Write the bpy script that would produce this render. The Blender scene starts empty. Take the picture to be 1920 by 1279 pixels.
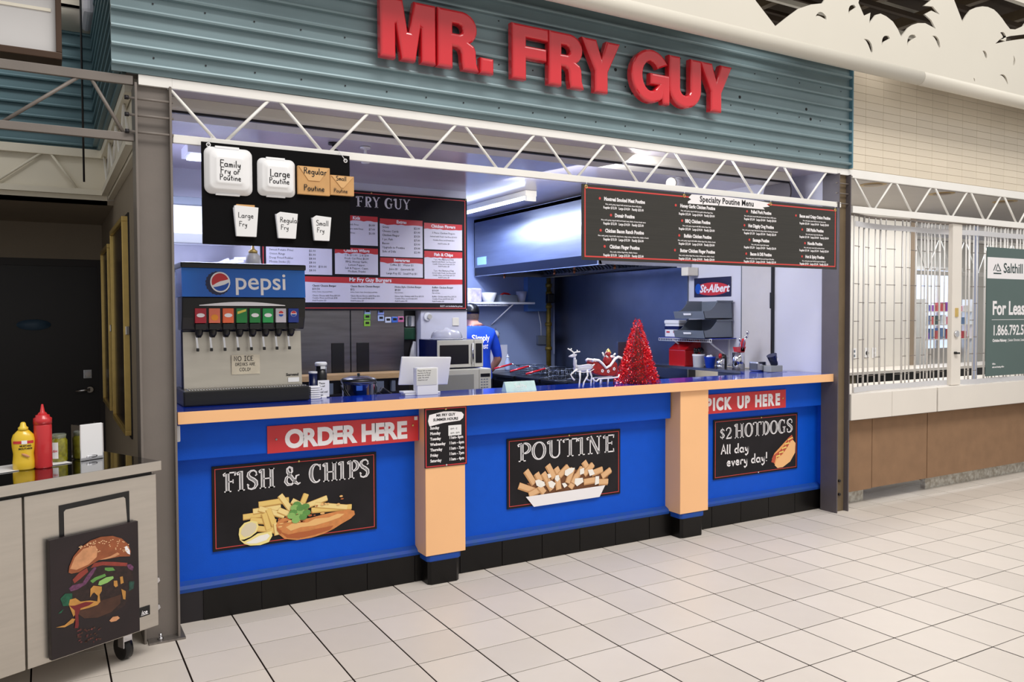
import bpy, bmesh, math, random
from mathutils import Vector, Matrix, Euler
random.seed(7)
scene = bpy.context.scene
COL = scene.collection
PI = math.pi

# ---------------------------------------------------------------- camera
cam_d = bpy.data.cameras.new('camera')
cam = bpy.data.objects.new('camera', cam_d); COL.objects.link(cam)
CAM = Vector((-0.84257, -4.31923, 1.6))
cam_r = Vector((0.86519197, -0.50142522, -0.00395)); cam_u = Vector((0.01874086, 0.0244629, 0.99952506)); cam_f = Vector((0.50109044, 0.86485509, -0.03056224))
M3 = Matrix((cam_r, cam_u, -cam_f)).transposed()
cam.matrix_world = Matrix.Translation(CAM) @ M3.to_4x4()
cam_d.sensor_width = 36.0; cam_d.lens = 1512.417 / 1920 * 36.0
cam_d.clip_start = 0.05; cam_d.clip_end = 200
scene.camera = cam

# ---------------------------------------------------------------- world, exposure, large lights
scene.view_settings.view_transform = 'Standard'
scene.view_settings.look = 'None'
scene.view_settings.gamma = 1.0
scene.view_settings.use_curve_mapping = False
scene.view_settings.exposure = 0.0
w = bpy.data.worlds.new('mall_ambient'); scene.world = w; w.use_nodes = True
w.node_tree.nodes['Background'].inputs[0].default_value = (1.0, 0.97, 0.93, 1)
w.node_tree.nodes['Background'].inputs[1].default_value = 0.62

def area_light(name, loc, aim, sx, sy, power, color, spread=PI):
    d = bpy.data.lights.new(name, 'AREA'); d.shape = 'RECTANGLE'; d.size = sx; d.size_y = sy
    d.energy = power; d.color = color; d.spread = spread
    o = bpy.data.objects.new(name, d); COL.objects.link(o); o.location = loc
    o.rotation_euler = (Vector(aim) - Vector(loc)).to_track_quat('-Z', 'Y').to_euler()
    return o
area_light('mall_skylight', (2.2, -6.5, 10.5), (2.4, -0.2, 1.0), 6.0, 3.0, 720, (1.0, 0.965, 0.92))
area_light('mall_downlight', (8.0, -5.5, 10.0), (7.0, 0.0, 1.0), 4.0, 3.0, 150, (1.0, 0.96, 0.91))
area_light('unit_light', (7.4, 0.9, 2.80), (7.4, 1.1, 0), 3.0, 0.5, 46, (1.0, 0.97, 0.94))
area_light('unit_rear_light', (11.0, 2.9, 2.80), (11.0, 3.2, 0), 2.5, 0.5, 40, (0.92, 0.96, 1.0))
area_light('kitchen_tube_light', (3.10, 2.85, 2.62), (3.10, 2.85, 0), 0.14, 1.4, 44, (0.80, 0.86, 1.0))
area_light('serving_light_left', (0.15, 1.55, 2.62), (0.15, 1.55, 0), 1.0, 0.3, 34, (0.66, 0.72, 1.0))
area_light('kitchen_back_fill', (2.9, 3.9, 2.60), (3.0, 3.9, 0), 1.0, 0.3, 22, (0.50, 0.62, 1.0))  # added lamp without a fixture, tints the rear kitchen blue
area_light('serving_fill_right', (2.6, 0.9, 2.66), (4.0, 1.2, 0.9), 1.6, 0.3, 44, (0.90, 0.92, 1.0))  # added fill without a fixture, brightens the right interior wall

# ---------------------------------------------------------------- materials
MATS = {}
def srgb(c):
    def f(v):
        v = v / 255.0
        return v / 12.92 if v <= 0.04045 else ((v + 0.055) / 1.055) ** 2.4
    return (f(c[0]), f(c[1]), f(c[2]), 1.0)
def mat(name, rgb, rough=0.5, metal=0.0, noise=0.0, scale=8.0, bump=0.0, bscale=60.0, emit=0.0, coat=0.0, trans=0.0, alpha=1.0, obj_rand=0.0, stretch=None, spec=0.5, col2=None, rvar=0.0):
    if name in MATS: return MATS[name]
    m = bpy.data.materials.new(name); m.use_nodes = True; MATS[name] = m
    nt = m.node_tree; N = nt.nodes; L = nt.links; b = N['Principled BSDF']
    c = srgb(rgb)
    b.inputs['Base Color'].default_value = c
    b.inputs['Roughness'].default_value = rough; b.inputs['Metallic'].default_value = metal
    b.inputs['Coat Weight'].default_value = coat; b.inputs['Coat Roughness'].default_value = 0.06
    b.inputs['Transmission Weight'].default_value = trans
    b.inputs['Alpha'].default_value = alpha
    b.inputs['Specular IOR Level'].default_value = spec
    if emit > 0:
        b.inputs['Emission Color'].default_value = c; b.inputs['Emission Strength'].default_value = emit
    tc = N.new('ShaderNodeTexCoord')
    mp = N.new('ShaderNodeMapping'); L.new(tc.outputs['Object'], mp.inputs['Vector'])
    if stretch: mp.inputs['Scale'].default_value = stretch
    out = None
    if noise > 0 or col2:
        nz = N.new('ShaderNodeTexNoise'); nz.inputs['Scale'].default_value = scale; nz.inputs['Detail'].default_value = 4
        L.new(mp.outputs[0], nz.inputs['Vector'])
        rp = N.new('ShaderNodeValToRGB'); L.new(nz.outputs['Fac'], rp.inputs['Fac'])
        rp.color_ramp.elements[0].position = 0.3; rp.color_ramp.elements[1].position = 0.7
        k0, k1 = 1 - noise, 1 + noise
        if col2:
            rp.color_ramp.elements[0].color = srgb(col2); rp.color_ramp.elements[1].color = c
        else:
            rp.color_ramp.elements[0].color = (c[0]*k0, c[1]*k0, c[2]*k0, 1); rp.color_ramp.elements[1].color = (min(1, c[0]*k1), min(1, c[1]*k1), min(1, c[2]*k1), 1)
        out = rp.outputs[0]
        if rvar > 0:
            mr = N.new('ShaderNodeMapRange'); L.new(nz.outputs['Fac'], mr.inputs[0])
            mr.inputs[3].default_value = rough - rvar; mr.inputs[4].default_value = rough + rvar
            L.new(mr.outputs[0], b.inputs['Roughness'])
    if obj_rand > 0:
        oi = N.new('ShaderNodeObjectInfo'); hs = N.new('ShaderNodeHueSaturation')
        mr = N.new('ShaderNodeMapRange'); L.new(oi.outputs['Random'], mr.inputs[0])
        mr.inputs[3].default_value = 1 - obj_rand; mr.inputs[4].default_value = 1 + obj_rand
        L.new(mr.outputs[0], hs.inputs['Value'])
        if out: L.new(out, hs.inputs['Color'])
        else: hs.inputs['Color'].default_value = c
        out = hs.outputs[0]
    if out: L.new(out, b.inputs['Base Color'])
    if bump > 0:
        n2 = N.new('ShaderNodeTexNoise'); n2.inputs['Scale'].default_value = bscale; L.new(mp.outputs[0], n2.inputs['Vector'])
        bp = N.new('ShaderNodeBump'); bp.inputs['Strength'].default_value = bump; bp.inputs['Distance'].default_value = 0.002
        L.new(n2.outputs['Fac'], bp.inputs['Height']); L.new(bp.outputs[0], b.inputs['Normal'])
    return m

m_tile = mat('floor_ceramic', (226, 217, 207), 0.42, noise=0.03, scale=3, obj_rand=0.05, bump=0.12, bscale=90, rvar=0.08)
m_grout = mat('dark_grout', (30, 20, 18), 0.95, spec=.1)
m_blue = mat('cobalt_blue_paint', (2, 84, 208), 0.55, spec=.25, noise=0.03, scale=14, bump=0.35, bscale=320)
m_bluetrim = mat('worn_blue_trim', (6, 66, 166), 0.6, noise=0.0, scale=26, col2=(14, 74, 150), bump=0.2, bscale=60)
m_peach = mat('peach_laminate', (252, 196, 142), 0.38, noise=0.02, scale=3)
m_ctop = mat('blue_laminate_top', (14, 52, 170), 0.12, noise=0.03, scale=6, coat=0.4)
m_black_tile = mat('black_ceramic', (10, 8, 7), 0.35, noise=0.2, scale=12, spec=.3)
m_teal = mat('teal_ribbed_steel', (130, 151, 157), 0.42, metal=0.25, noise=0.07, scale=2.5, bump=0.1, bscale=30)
m_teal_shade = mat('teal_ribbed_steel_shade', (96, 126, 136), 0.45, metal=0.25, noise=0.06, scale=2.5)  # darker copy of the teal steel, shade of the recess put into the colour
m_red = mat('glossy_red_plastic', (212, 38, 50), 0.16, coat=0.8, noise=0.02, scale=5)
m_white = mat('white_paint', (244, 242, 238), 0.45, noise=0.02, scale=5)
m_steel_grey = mat('grey_painted_steel', (122, 114, 108), 0.45, noise=0.05, scale=7, bump=0.15, bscale=80)
m_steel_dark = mat('dark_grey_painted_steel', (92, 86, 90), 0.45, noise=0.06, scale=7, bump=0.15, bscale=80)
m_brown_steel = mat('weathered_tan_steel', (112, 96, 74), 0.55, noise=0.12, scale=5)
m_cream = mat('cream_paint', (236, 230, 214), 0.6, noise=0.02, scale=2)
m_creamtile = mat('cream_glazed_tile', (226, 214, 194), 0.25, obj_rand=0.025)
m_tilegrout = mat('tan_grout', (190, 176, 154), 0.8)
m_taupe = mat('taupe_wall_paint', (150, 138, 122), 0.7, noise=0.03, scale=4)
m_dark = mat('near_black_paint', (22, 18, 24), 0.45, noise=0.1, scale=6)
m_darkceil = mat('dark_ceiling', (70, 56, 42), 0.8, noise=0.15, scale=3)
m_intwall = mat('kitchen_wall_paint', (214, 214, 226), 0.5, noise=0.02, scale=3)
m_intceil = mat('kitchen_ceiling_gloss', (204, 196, 206), 0.2, noise=0.04, scale=2, bump=0.25, bscale=14)
m_backwall = mat('kitchen_back_wall', (136, 150, 186), 0.5, noise=0.05, scale=3)
m_stainless = mat('brushed_stainless', (176, 178, 184), 0.26, metal=1.0, noise=0.10, scale=4, stretch=(1, 1, 12), bump=0.05, bscale=20)
m_stainless_d = mat('dull_stainless', (120, 126, 140), 0.34, metal=1.0, noise=0.12, scale=2.2, bump=0.12, bscale=3)
m_cartsteel = mat('cart_stainless', (196, 190, 182), 0.32, metal=0.85, noise=0.04, scale=5, stretch=(1, 1, 10))
m_polished = mat('polished_steel_top', (150, 150, 152), 0.07, metal=1.0, noise=0.04, scale=3)
m_chrome = mat('chrome', (215, 215, 220), 0.12, metal=1.0)
m_black = mat('black_plastic', (14, 14, 17), 0.3)
m_blackm = mat('matt_black_board', (9, 8, 10), 0.85, spec=.15, noise=0.05, scale=6)
m_fridge = mat('dark_stainless', (118, 116, 120), 0.3, metal=1.0, noise=0.15, scale=3, stretch=(1, 1, 10))
m_hoodm = mat('hood_stainless', (150, 154, 164), 0.3, metal=1.0, noise=0.14, scale=2, stretch=(1, .6, 5))
m_grey = mat('grey_plastic', (112, 120, 132), 0.4)
m_gold = mat('brass_frame', (222, 192, 118), 0.35, metal=0.6, noise=0.06, scale=20)
m_brass = mat('weathered_brass_pipe', (150, 124, 50), 0.45, metal=0.6, noise=0.3, scale=30)
m_wood = mat('pale_wood', (206, 168, 118), 0.5, noise=0.1, scale=12, stretch=(1, 6, 6))
m_ink = mat('black_ink', (18, 16, 20), 0.6)
m_paper = mat('white_paper', (238, 238, 240), 0.7, noise=0.01)
m_whitep = mat('white_plastic', (238, 238, 240), 0.3)
m_foam = mat('white_foam', (244, 244, 246), 0.5, bump=0.05)
m_kraft = mat('kraft_card', (208, 160, 104), 0.7, noise=0.05, scale=18)
m_signwhite = mat('sign_white', (245, 242, 245), 0.5)
m_signred = mat('sign_red', (206, 50, 56), 0.4, noise=0.03, scale=4)
m_thinred = mat('sign_thin_red', (214, 70, 66), 0.5)
m_chalkboard = mat('chalkboard_print', (40, 37, 41), 0.6, noise=0.0, scale=2.2, col2=(20, 18, 21), spec=.25)
m_chalk = mat('chalk_hatch', (176, 176, 178), 0.7, noise=0.0, scale=60, col2=(86, 84, 88), stretch=(3, 1, 0.35))

# ---------------------------------------------------------------- mesh helpers
class MB:
    """collects geometry in one mesh; at = offset subtracted so that world coordinates can be used"""
    def __init__(s, at=(0, 0, 0)):
        s.v = []; s.f = []; s.fm = []; s.sm = []; s.at = Vector(at); s.cur = 0; s.smooth = False; s.M = None
    def addv(s, p):
        p = Vector(p)
        if s.M is not None: p = s.M @ p
        s.v.append(p - s.at); return len(s.v) - 1
    def face(s, idx):
        s.f.append(tuple(idx)); s.fm.append(s.cur); s.sm.append(s.smooth)
    def poly(s, pts):
        s.face([s.addv(p) for p in pts])
    def box(s, x0, x1, y0, y1, z0, z1):
        a = [s.addv(p) for p in ((x0,y0,z0),(x1,y0,z0),(x1,y1,z0),(x0,y1,z0),(x0,y0,z1),(x1,y0,z1),(x1,y1,z1),(x0,y1,z1))]
        for q in ((0,3,2,1),(4,5,6,7),(0,1,5,4),(1,2,6,5),(2,3,7,6),(3,0,4,7)): s.face([a[i] for i in q])
        return s
    def bbox(s, x0, x1, y0, y1, z0, z1, b=0.004):
        """box with chamfered edges"""
        bm = bmesh.new(); bmesh.ops.create_cube(bm, size=1)
        bmesh.ops.scale(bm, vec=(x1-x0, y1-y0, z1-z0), verts=bm.verts)
        bmesh.ops.translate(bm, vec=((x0+x1)/2, (y0+y1)/2, (z0+z1)/2), verts=bm.verts)
        bmesh.ops.bevel(bm, geom=list(bm.edges), offset=b, segments=2, affect='EDGES', profile=0.6)
        s.add_bm(bm); bm.free(); return s
    def add_bm(s, bm, keepmat=False):
        base = len(s.v)
        bm.verts.index_update()
        for v in bm.verts: s.addv(v.co)
        for f in bm.faces:
            s.f.append(tuple(base + v.index for v in f.verts)); s.fm.append(f.material_index if keepmat else s.cur); s.sm.append(s.smooth)
    def extr(s, pts, d, axis='y', y=0.0):
        """closed 2d outline pts (x,z) extruded from y to y+d (axis y) ; axis x: pts (y,z) ; axis z: pts (x,y)"""
        def P(p, t):
            return {'y': (p[0], t, p[1]), 'x': (t, p[0], p[1]), 'z': (p[0], p[1], t)}[axis]
        n = len(pts)
        a = [s.addv(P(p, y)) for p in pts]; b = [s.addv(P(p, y + d)) for p in pts]
        s.face(a[::-1] if True else a); s.face(b)
        for i in range(n): s.face((a[i], a[(i+1) % n], b[(i+1) % n], b[i]))
        return s
    def tube(s, p0, p1, r0, r1=None, n=10, cap=True):
        r1 = r0 if r1 is None else r1
        p0 = Vector(p0); p1 = Vector(p1); d = (p1 - p0).normalized()
        u = d.orthogonal().normalized(); w_ = d.cross(u)
        A = []; B = []
        for i in range(n):
            a = 2*PI*i/n; e = u*math.cos(a) + w_*math.sin(a)
            A.append(s.addv(p0 + e*r0)); B.append(s.addv(p1 + e*r1))
        sm = s.smooth
        s.smooth = True
        for i in range(n): s.face((A[i], A[(i+1) % n], B[(i+1) % n], B[i]))
        s.smooth = sm
        if cap: s.face(A[::-1]); s.face(B)
        return s
    def path(s, pts, r, n=8, closed=False):
        """swept tube along a polyline"""
        pts = [Vector(p) for p in pts]; rings = []; N_ = len(pts)
        up = None
        for i, p in enumerate(pts):
            if closed: d = (pts[(i+1) % N_] - pts[i-1])
            else: d = pts[min(i+1, N_-1)] - pts[max(i-1, 0)]
            if d.length < 1e-9: d = Vector((0, 0, 1))
            d.normalize()
            if up is None: up = d.orthogonal().normalized()
            up = (up - d*up.dot(d))
            if up.length < 1e-6: up = d.orthogonal()
            up.normalize(); w_ = d.cross(up)
            rr = r[i] if isinstance(r, (list, tuple)) else r
            rings.append([s.addv(p + (up*math.cos(2*PI*k/n) + w_*math.sin(2*PI*k/n))*rr) for k in range(n)])
        sm = s.smooth; s.smooth = True
        for i in range(N_ if closed else N_-1):
            A = rings[i]; B = rings[(i+1) % N_]
            for k in range(n): s.face((A[k], A[(k+1) % n], B[(k+1) % n], B[k]))
        s.smooth = sm
        if not closed: s.face(rings[0][::-1]); s.face(rings[-1])
        return s
    def lathe(s, prof, c=(0, 0, 0), n=24, sx=1.0, sy=1.0, cap=True):
        """profile of (r, z) about a vertical axis through c"""
        rings = []
        for r, z in prof:
            rings.append([s.addv((c[0] + r*sx*math.cos(2*PI*k/n), c[1] + r*sy*math.sin(2*PI*k/n), c[2] + z)) for k in range(n)])
        sm = s.smooth; s.smooth = True
        for A, B in zip(rings, rings[1:]):
            for k in range(n): s.face((A[k], A[(k+1) % n], B[(k+1) % n], B[k]))
        s.smooth = sm
        if cap:
            if prof[0][0] > 1e-5: s.face(rings[0][::-1])
            if prof[-1][0] > 1e-5: s.face(rings[-1])
        return s
    def ell(s, c, r, n=12, m=8):
        rings = []
        for j in range(m+1):
            t = PI*j/m
            rings.append([s.addv((c[0] + r[0]*math.sin(t)*math.cos(2*PI*k/n), c[1] + r[1]*math.sin(t)*math.sin(2*PI*k/n), c[2] - r[2]*math.cos(t))) for k in range(n)])
        sm = s.smooth; s.smooth = True
        for A, B in zip(rings, rings[1:]):
            for k in range(n): s.face((A[k], A[(k+1) % n], B[(k+1) % n], B[k]))
        s.smooth = sm
        return s
    def mesh(s, name, mats):
        me = bpy.data.meshes.new(name)
        me.from_pydata([tuple(v) for v in s.v], [], s.f); me.update()
        if not isinstance(mats, (list, tuple)): mats = [mats]
        for m in mats: me.materials.append(m)
        me.polygons.foreach_set('material_index', [min(i, len(mats)-1) for i in s.fm])
        me.polygons.foreach_set('use_smooth', s.sm)
        bm = bmesh.new(); bm.from_mesh(me); bmesh.ops.remove_doubles(bm, verts=bm.verts, dist=1e-6)
        bmesh.ops.recalc_face_normals(bm, faces=bm.faces); bm.to_mesh(me); bm.free()
        return me
    def build(s, name, mats, parent=None, **kw):
        o = bpy.data.objects.new(name, s.mesh(name, mats)); COL.objects.link(o)
        if parent is not None: o.parent = parent
        for k, v in kw.items(): o[k] = v
        return o

def tag(o, label=None, cat=None, group=None, kind=None):
    if label: o['label'] = label
    if cat: o['category'] = cat
    if group: o['group'] = group
    if kind: o['kind'] = kind
    return o
def thing(name, label, cat, loc=(0, 0, 0), rz=0.0, group=None, kind=None):
    o = bpy.data.objects.new(name, None); COL.objects.link(o); o.location = loc; o.rotation_euler = (0, 0, rz)
    o.empty_display_size = 0.05
    return tag(o, label, cat, group, kind)
def copy_tree(o, parent=None):
    c = o.copy(); COL.objects.link(c); c.parent = parent
    for ch in list(o.children): copy_tree(ch, c)
    return c
def bevel(o, width, seg=2):
    md = o.modifiers.new('bevel', 'BEVEL'); md.width = width; md.segments = seg; md.limit_method = 'ANGLE'; md.angle_limit = 0.7
    return o
def arc(cx, cz, rx, rz, a0, a1, n=10):
    return [(cx + rx*math.cos(math.radians(a0 + (a1-a0)*i/n)), cz + rz*math.sin(math.radians(a0 + (a1-a0)*i/n))) for i in range(n+1)]

# curve outlines (with holes) -> mesh standing in the x-z plane, facing -y
def outline_mesh(name, loops, m, depth=0.0, bev=0.0, bres=3, y=0.0, off=0.0):
    cu = bpy.data.curves.new(name, 'CURVE'); cu.dimensions = '2D'; cu.fill_mode = 'BOTH'
    for lp in loops:
        sp = cu.splines.new('POLY'); sp.points.add(len(lp)-1)
        for i, p in enumerate(lp): sp.points[i].co = (p[0], p[1], 0, 1)
        sp.use_cyclic_u = True
    cu.extrude = depth/2; cu.bevel_depth = bev; cu.bevel_resolution = bres; cu.offset = off
    o = bpy.data.objects.new(name, cu); COL.objects.link(o)
    dg = bpy.context.evaluated_depsgraph_get()
    me = bpy.data.meshes.new_from_object(o.evaluated_get(dg))
    bpy.data.objects.remove(o); bpy.data.curves.remove(cu)
    me.transform(Matrix.Translation((0, y, 0)) @ Matrix.Rotation(PI/2, 4, 'X'))
    me.name = name; me.materials.clear(); me.materials.append(m)
    return me
# printed words from the built-in face, as thin geometry in the x-z plane
def words(mb, txt, x, z, size, y=0.0, bold=0.0, align='LEFT', sx=1.0, shear=0.0, space=1.0, lead=1.0, rot=0.0, thick=0.0006, res=2):
    cu = bpy.data.curves.new('words', 'FONT'); cu.body = txt; cu.size = size; cu.align_x = align
    cu.offset = bold; cu.extrude = thick/2; cu.resolution_u = res; cu.shear = shear; cu.space_character = space; cu.space_line = lead
    o = bpy.data.objects.new('words', cu); COL.objects.link(o)
    dg = bpy.context.evaluated_depsgraph_get()
    me = bpy.data.meshes.new_from_object(o.evaluated_get(dg))
    bpy.data.objects.remove(o); bpy.data.curves.remove(cu)
    T = Matrix.Translation((x, y, z)) @ Matrix.Rotation(rot, 4, 'Y') @ Matrix.Diagonal((sx, 1, 1, 1)) @ Matrix.Rotation(PI/2, 4, 'X')
    me.transform(T)
    base = len(mb.v)
    for v in me.vertices: mb.addv(v.co)
    for p in me.polygons:
        mb.f.append(tuple(base + i for i in p.vertices)); mb.fm.append(mb.cur); mb.sm.append(False)
    bpy.data.meshes.remove(me)
# ================================================================ the setting
T = 0.308
# ---- floor: every tile near the camera is a piece of its own
fb = MB(); fb.box(-4, 16, -7, 4.4, -0.06, -0.0022)
floor = fb.build('floor', m_grout, kind='structure')
tb = MB(); tb.bbox(0.0038, T-0.0038, 0.0030, T-0.0030, -0.03, 0, 0.0010)
tile_me = tb.mesh('floor_tile', m_tile)
cells = []
for c in range(-6, 40):
    for r in range(-22, 13):
        x = c*T; y = r*T
        if y > 0.16 and x > -0.5: continue
        if x > 7.9 or y > 0.2 and x > -0.6: continue
        p = Vector((x + T/2, y + T/2, 0)) - CAM
        zc = p.dot(cam_f)
        if zc < 0.6: continue
        uu = 960 + 1512.4*p.dot(cam_r)/zc; vv = 639.5 - 1512.4*p.dot(cam_u)/zc
        cells.append((p.length if (-160 < uu < 2080 and vv < 1420) else 100 + p.length, x, y))
cells.sort()
for i, (d, x, y) in enumerate(cells[:300]):
    o = bpy.data.objects.new('tile', tile_me); COL.objects.link(o); o.parent = floor
    o.location = (x, y, random.uniform(-0.0006, 0.0004))
sb = MB()
for d, x, y in cells[300:]: sb.box(x+0.003, x+T-0.002, y+0.0015, y+T-0.0015, -0.03, 0)
for c in range(40, 50):
    for r in range(-22, 1): sb.box(c*T+0.003, c*T+T-0.002, r*T+0.0015, r*T+T-0.0015, -0.03, 0)
sb.build('tile_field', m_tile, floor, kind='stuff')

# ---- counter wall of the food stand (built as one counter)
cnt = thing('service_counter', 'long cobalt blue food stand counter with peach edge and two peach pillars', 'counter', (2.2, 0.1, 0))
A = (2.2, 0.1, 0)
b = MB(A); b.extr([(-0.272, 0.012), (4.665, 0.012), (4.665, 0.05), (4.698, 0.126), (4.698, 0.66), (4.30, 0.66), (4.05, 0.37), (0.56, 0.37), (0.56, 0.96), (-0.272, 0.96)], 0.054, 'z', 1.070); b.build('countertop', m_ctop, cnt)
b = MB(A); b.bbox(-0.274, 4.667, 0.0, 0.012, 1.064, 1.1255, 0.002); b.build('edge_band', m_peach, cnt, label='peach front edge of the countertop')
def panel(x0, x1, name, y0, y1, z0, z1, m, **kw):
    q = MB(A); q.box(x0, x1, y0, y1, z0, z1); return q.build(name, m, cnt, **kw)
for x0, x1 in ((-0.275, 1.10), (1.34, 3.06), (3.31, 4.70)):
    panel(x0, x1, 'front_panel', 0.19, 0.24, 0.20, 0.90, m_blue)
    q = panel(x0, x1 if x1 > 4.5 else x1-0.012, 'upper_panel', 0.12, 0.24, 0.861, 1.064, m_blue); bevel(q, 0.004)
    # slanting worn trim between panel and tiles
    q = MB(A); q.extr([(0.19, 0.212), (0.158, 0.196), (0.146, 0.180), (0.150, 0.160), (0.19, 0.160)], x1-x0, 'x', x0); q.build('trim', m_bluetrim, cnt, label='worn blue trim above the black tiles')
for x0 in (1.084, 3.060):
    x1 = x0 + 0.262 if x0 < 2 else x0 + 0.268
    q = MB(A); q.box(x0, x1, 0.03, 0.24, 0.180, 1.064); bevel(q.build('pillar', m_peach, cnt, label='peach boxed pillar'), 0.003)
    ring = [(x0+0.012, 0.24), (x0+0.012, 0.055), (x0+0.03, 0.036), (x1-0.045, 0.036), (x1-0.022, 0.055), (x1-0.022, 0.24)]
    q = MB(A); q.extr(ring, 0.04, 'z', 0.140); bevel(q.build('pillar_trim', m_bluetrim, cnt, label='worn blue trim under the peach pillar'), 0.006)
    ring = [(x0+0.022, 0.24), (x0+0.022, 0.060), (x0+0.040, 0.042), (x1-0.055, 0.042), (x1-0.034, 0.060), (x1-0.034, 0.24)]
    q = MB(A); q.extr(ring, 0.142, 'z', 0.0); q.build('pillar_base', m_black_tile, cnt, label='black tiled foot of the peach pillar')
# black base tiles
b = MB(A); b.box(-0.275, 4.70, 0.156, 0.24, 0, 0.162); b.build('base', m_dark, cnt)
kick = MB(); kick.bbox(0.002, 0.300, 0.148, 0.157, 0.001, 0.162, 0.0015)
kme = kick.mesh('base_tile', m_black_tile)
for k in range(17):
    x = -0.145 + 0.302*k
    if 0.98 < x < 1.1 or 2.95 < x < 3.02: pass
    o = bpy.data.objects.new('tile', kme); COL.objects.link(o); o.parent = cnt; o.location = (x - A[0], -A[1], 0)
    if x + 0.3 > 4.70: o.scale.x = (4.70-x)/0.3

# ---- side return wall, interior walls, ceiling of the stand
b = MB(); b.box(4.70, 4.80, 0.125, 4.3, 1.124, 2.85); wr = b.build('wall_right', m_intwall, kind='structure')
b = MB((4.7, 0, 0)); b.box(4.70, 4.73, 0.122, 0.30, 0.162, 1.068)
q = b.build('return_panel', m_blue, None); tag(q, 'narrow blue return panel between counter and right steel post', 'panel'); q.location = (4.7, 0, 0)
b = MB(); b.box(4.700, 4.73, 0.122, 0.155, 0.0, 0.162); tag(b.build('base_tile', m_black_tile), 'black base tile wrapping the corner beside the right steel post', 'tile')
b = MB(); b.box(-0.40, -0.28, 0.13, 3.5, 0, 2.80); b.build('wall_left', m_taupe, kind='structure')
b = MB(); b.box(-0.282, -0.276, 0.13, 2.5, 1.124, 2.77); b.build('wall_lining', m_intwall, kind='structure')
b = MB(); b.box(-0.40, 4.80, 0.13, 4.4, 2.77, 2.80); b.build('ceiling', m_intceil, kind='structure')
b = MB(); b.box(-0.28, 2.60, 2.47, 2.60, 1.66, 2.77); b.box(2.13, 2.60, 2.47, 2.60, 0, 1.66); b.box(-0.28, 0.94, 2.47, 2.60, 0, 1.66); b.build('wall_partition', m_intwall, kind='structure')
b = MB(); b.box(-0.28, 2.6, 3.40, 3.50, 0, 2.77); b.build('wall_store', m_dark, kind='structure')
b = MB(); b.box(2.50, 4.80, 4.20, 4.32, 0, 2.77); b.build('wall_back', m_backwall, kind='structure')
b = MB(); b.box(2.50, 2.60, 2.60, 4.3, 0, 2.77); b.build('wall_inner', m_backwall, kind='structure')

# ---- shutter housing behind the truss
sh = thing('shutter_housing', 'long cream roller shutter housing running behind the white truss', 'shutter', (2.1, 0.4, 2.70))
A2 = (2.1, 0.4, 2.70)
b = MB(A2); prof = [(0.30, 2.769), (0.30, 2.722)] + [(p[0], p[1]) for p in arc(0.33, 2.722, 0.03, 0.02, 180, 270, 4)] + [(0.56, 2.702), (0.56, 2.769)]
b.extr(prof, 4.50+0.274, 'x', -0.274); b.build('housing', m_cream, sh)
b = MB(A2); b.tube((4.502, 0.46, 2.62), (4.520, 0.46, 2.62), 0.145, n=28); b.tube((4.52, 0.46, 2.62), (4.60, 0.46, 2.62), 0.03, n=12); b.build('end_plate', m_steel_dark, sh, label='round dark end plate')
b = MB(A2); b.box(-0.274, 4.5, 0.32, 0.34, 2.690, 2.704); b.build('guide_slot', m_dark, sh)

# ---- teal ribbed fascia
def ribbed(name, x0, x1, z0, z1, y, m, ribs, axis='x'):
    prof = []; z = z0
    d = 0.0
    pts = [(y, z0)]
    for zr in ribs:
        if zr - 0.012 < z0 or zr + 0.014 > z1: continue
        pts += [(y, zr-0.014), (y-0.026, zr-0.011), (y-0.029, zr-0.002), (y-0.026, zr+0.006), (y, zr+0.013)]
    pts += [(y, z1), (y+0.02, z1), (y+0.02, z0)]
    return pts
ribs = [2.785, 2.815] + [2.815 + 0.0857*k for k in range(1, 14)]
fas = thing('ribbed_fascia', 'teal ribbed steel fascia above the food stand, carrying the red letters', 'fascia', (2.1, -0.02, 2.777))
AF = (2.1, -0.02, 2.777)
b = MB(AF); b.extr(ribbed('f', 0, 0, 2.777, 3.62, -0.026, m_teal, ribs), 4.79+0.545, 'x', -0.545); b.build('panel', m_teal, fas)
b = MB(AF); b.box(4.786, 4.80, -0.056, -0.0, 2.778, 3.62); b.build('end_trim', mat('teal_trim', (96, 136, 152), 0.4, 0.2), fas)
b = MB(AF); b.box(-0.50, 4.80, 0.0, 0.30, 2.79, 2.81); b.build('soffit', m_steel_grey, fas)
# screws and holes on the fascia
b = MB(AF)
for k in range(22):
    for zz in (2.86, 3.12, 3.38):
        b.tube((-0.36+0.24*k, -0.0275, zz), (-0.36+0.24*k, -0.0295, zz), 0.0045, n=8)
b.build('screw_heads', m_dark, fas, kind='stuff')
for x, z in ((0.36, 3.30), (1.40, 3.06), (1.69, 3.13), (2.44, 3.22), (3.57, 3.19), (4.28, 3.19), (4.33, 3.12)):
    b = MB(AF); b.tube((x, -0.026, z), (x, -0.0285, z), 0.011, n=10); b.build('bolt_hole', m_ink, fas)
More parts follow.
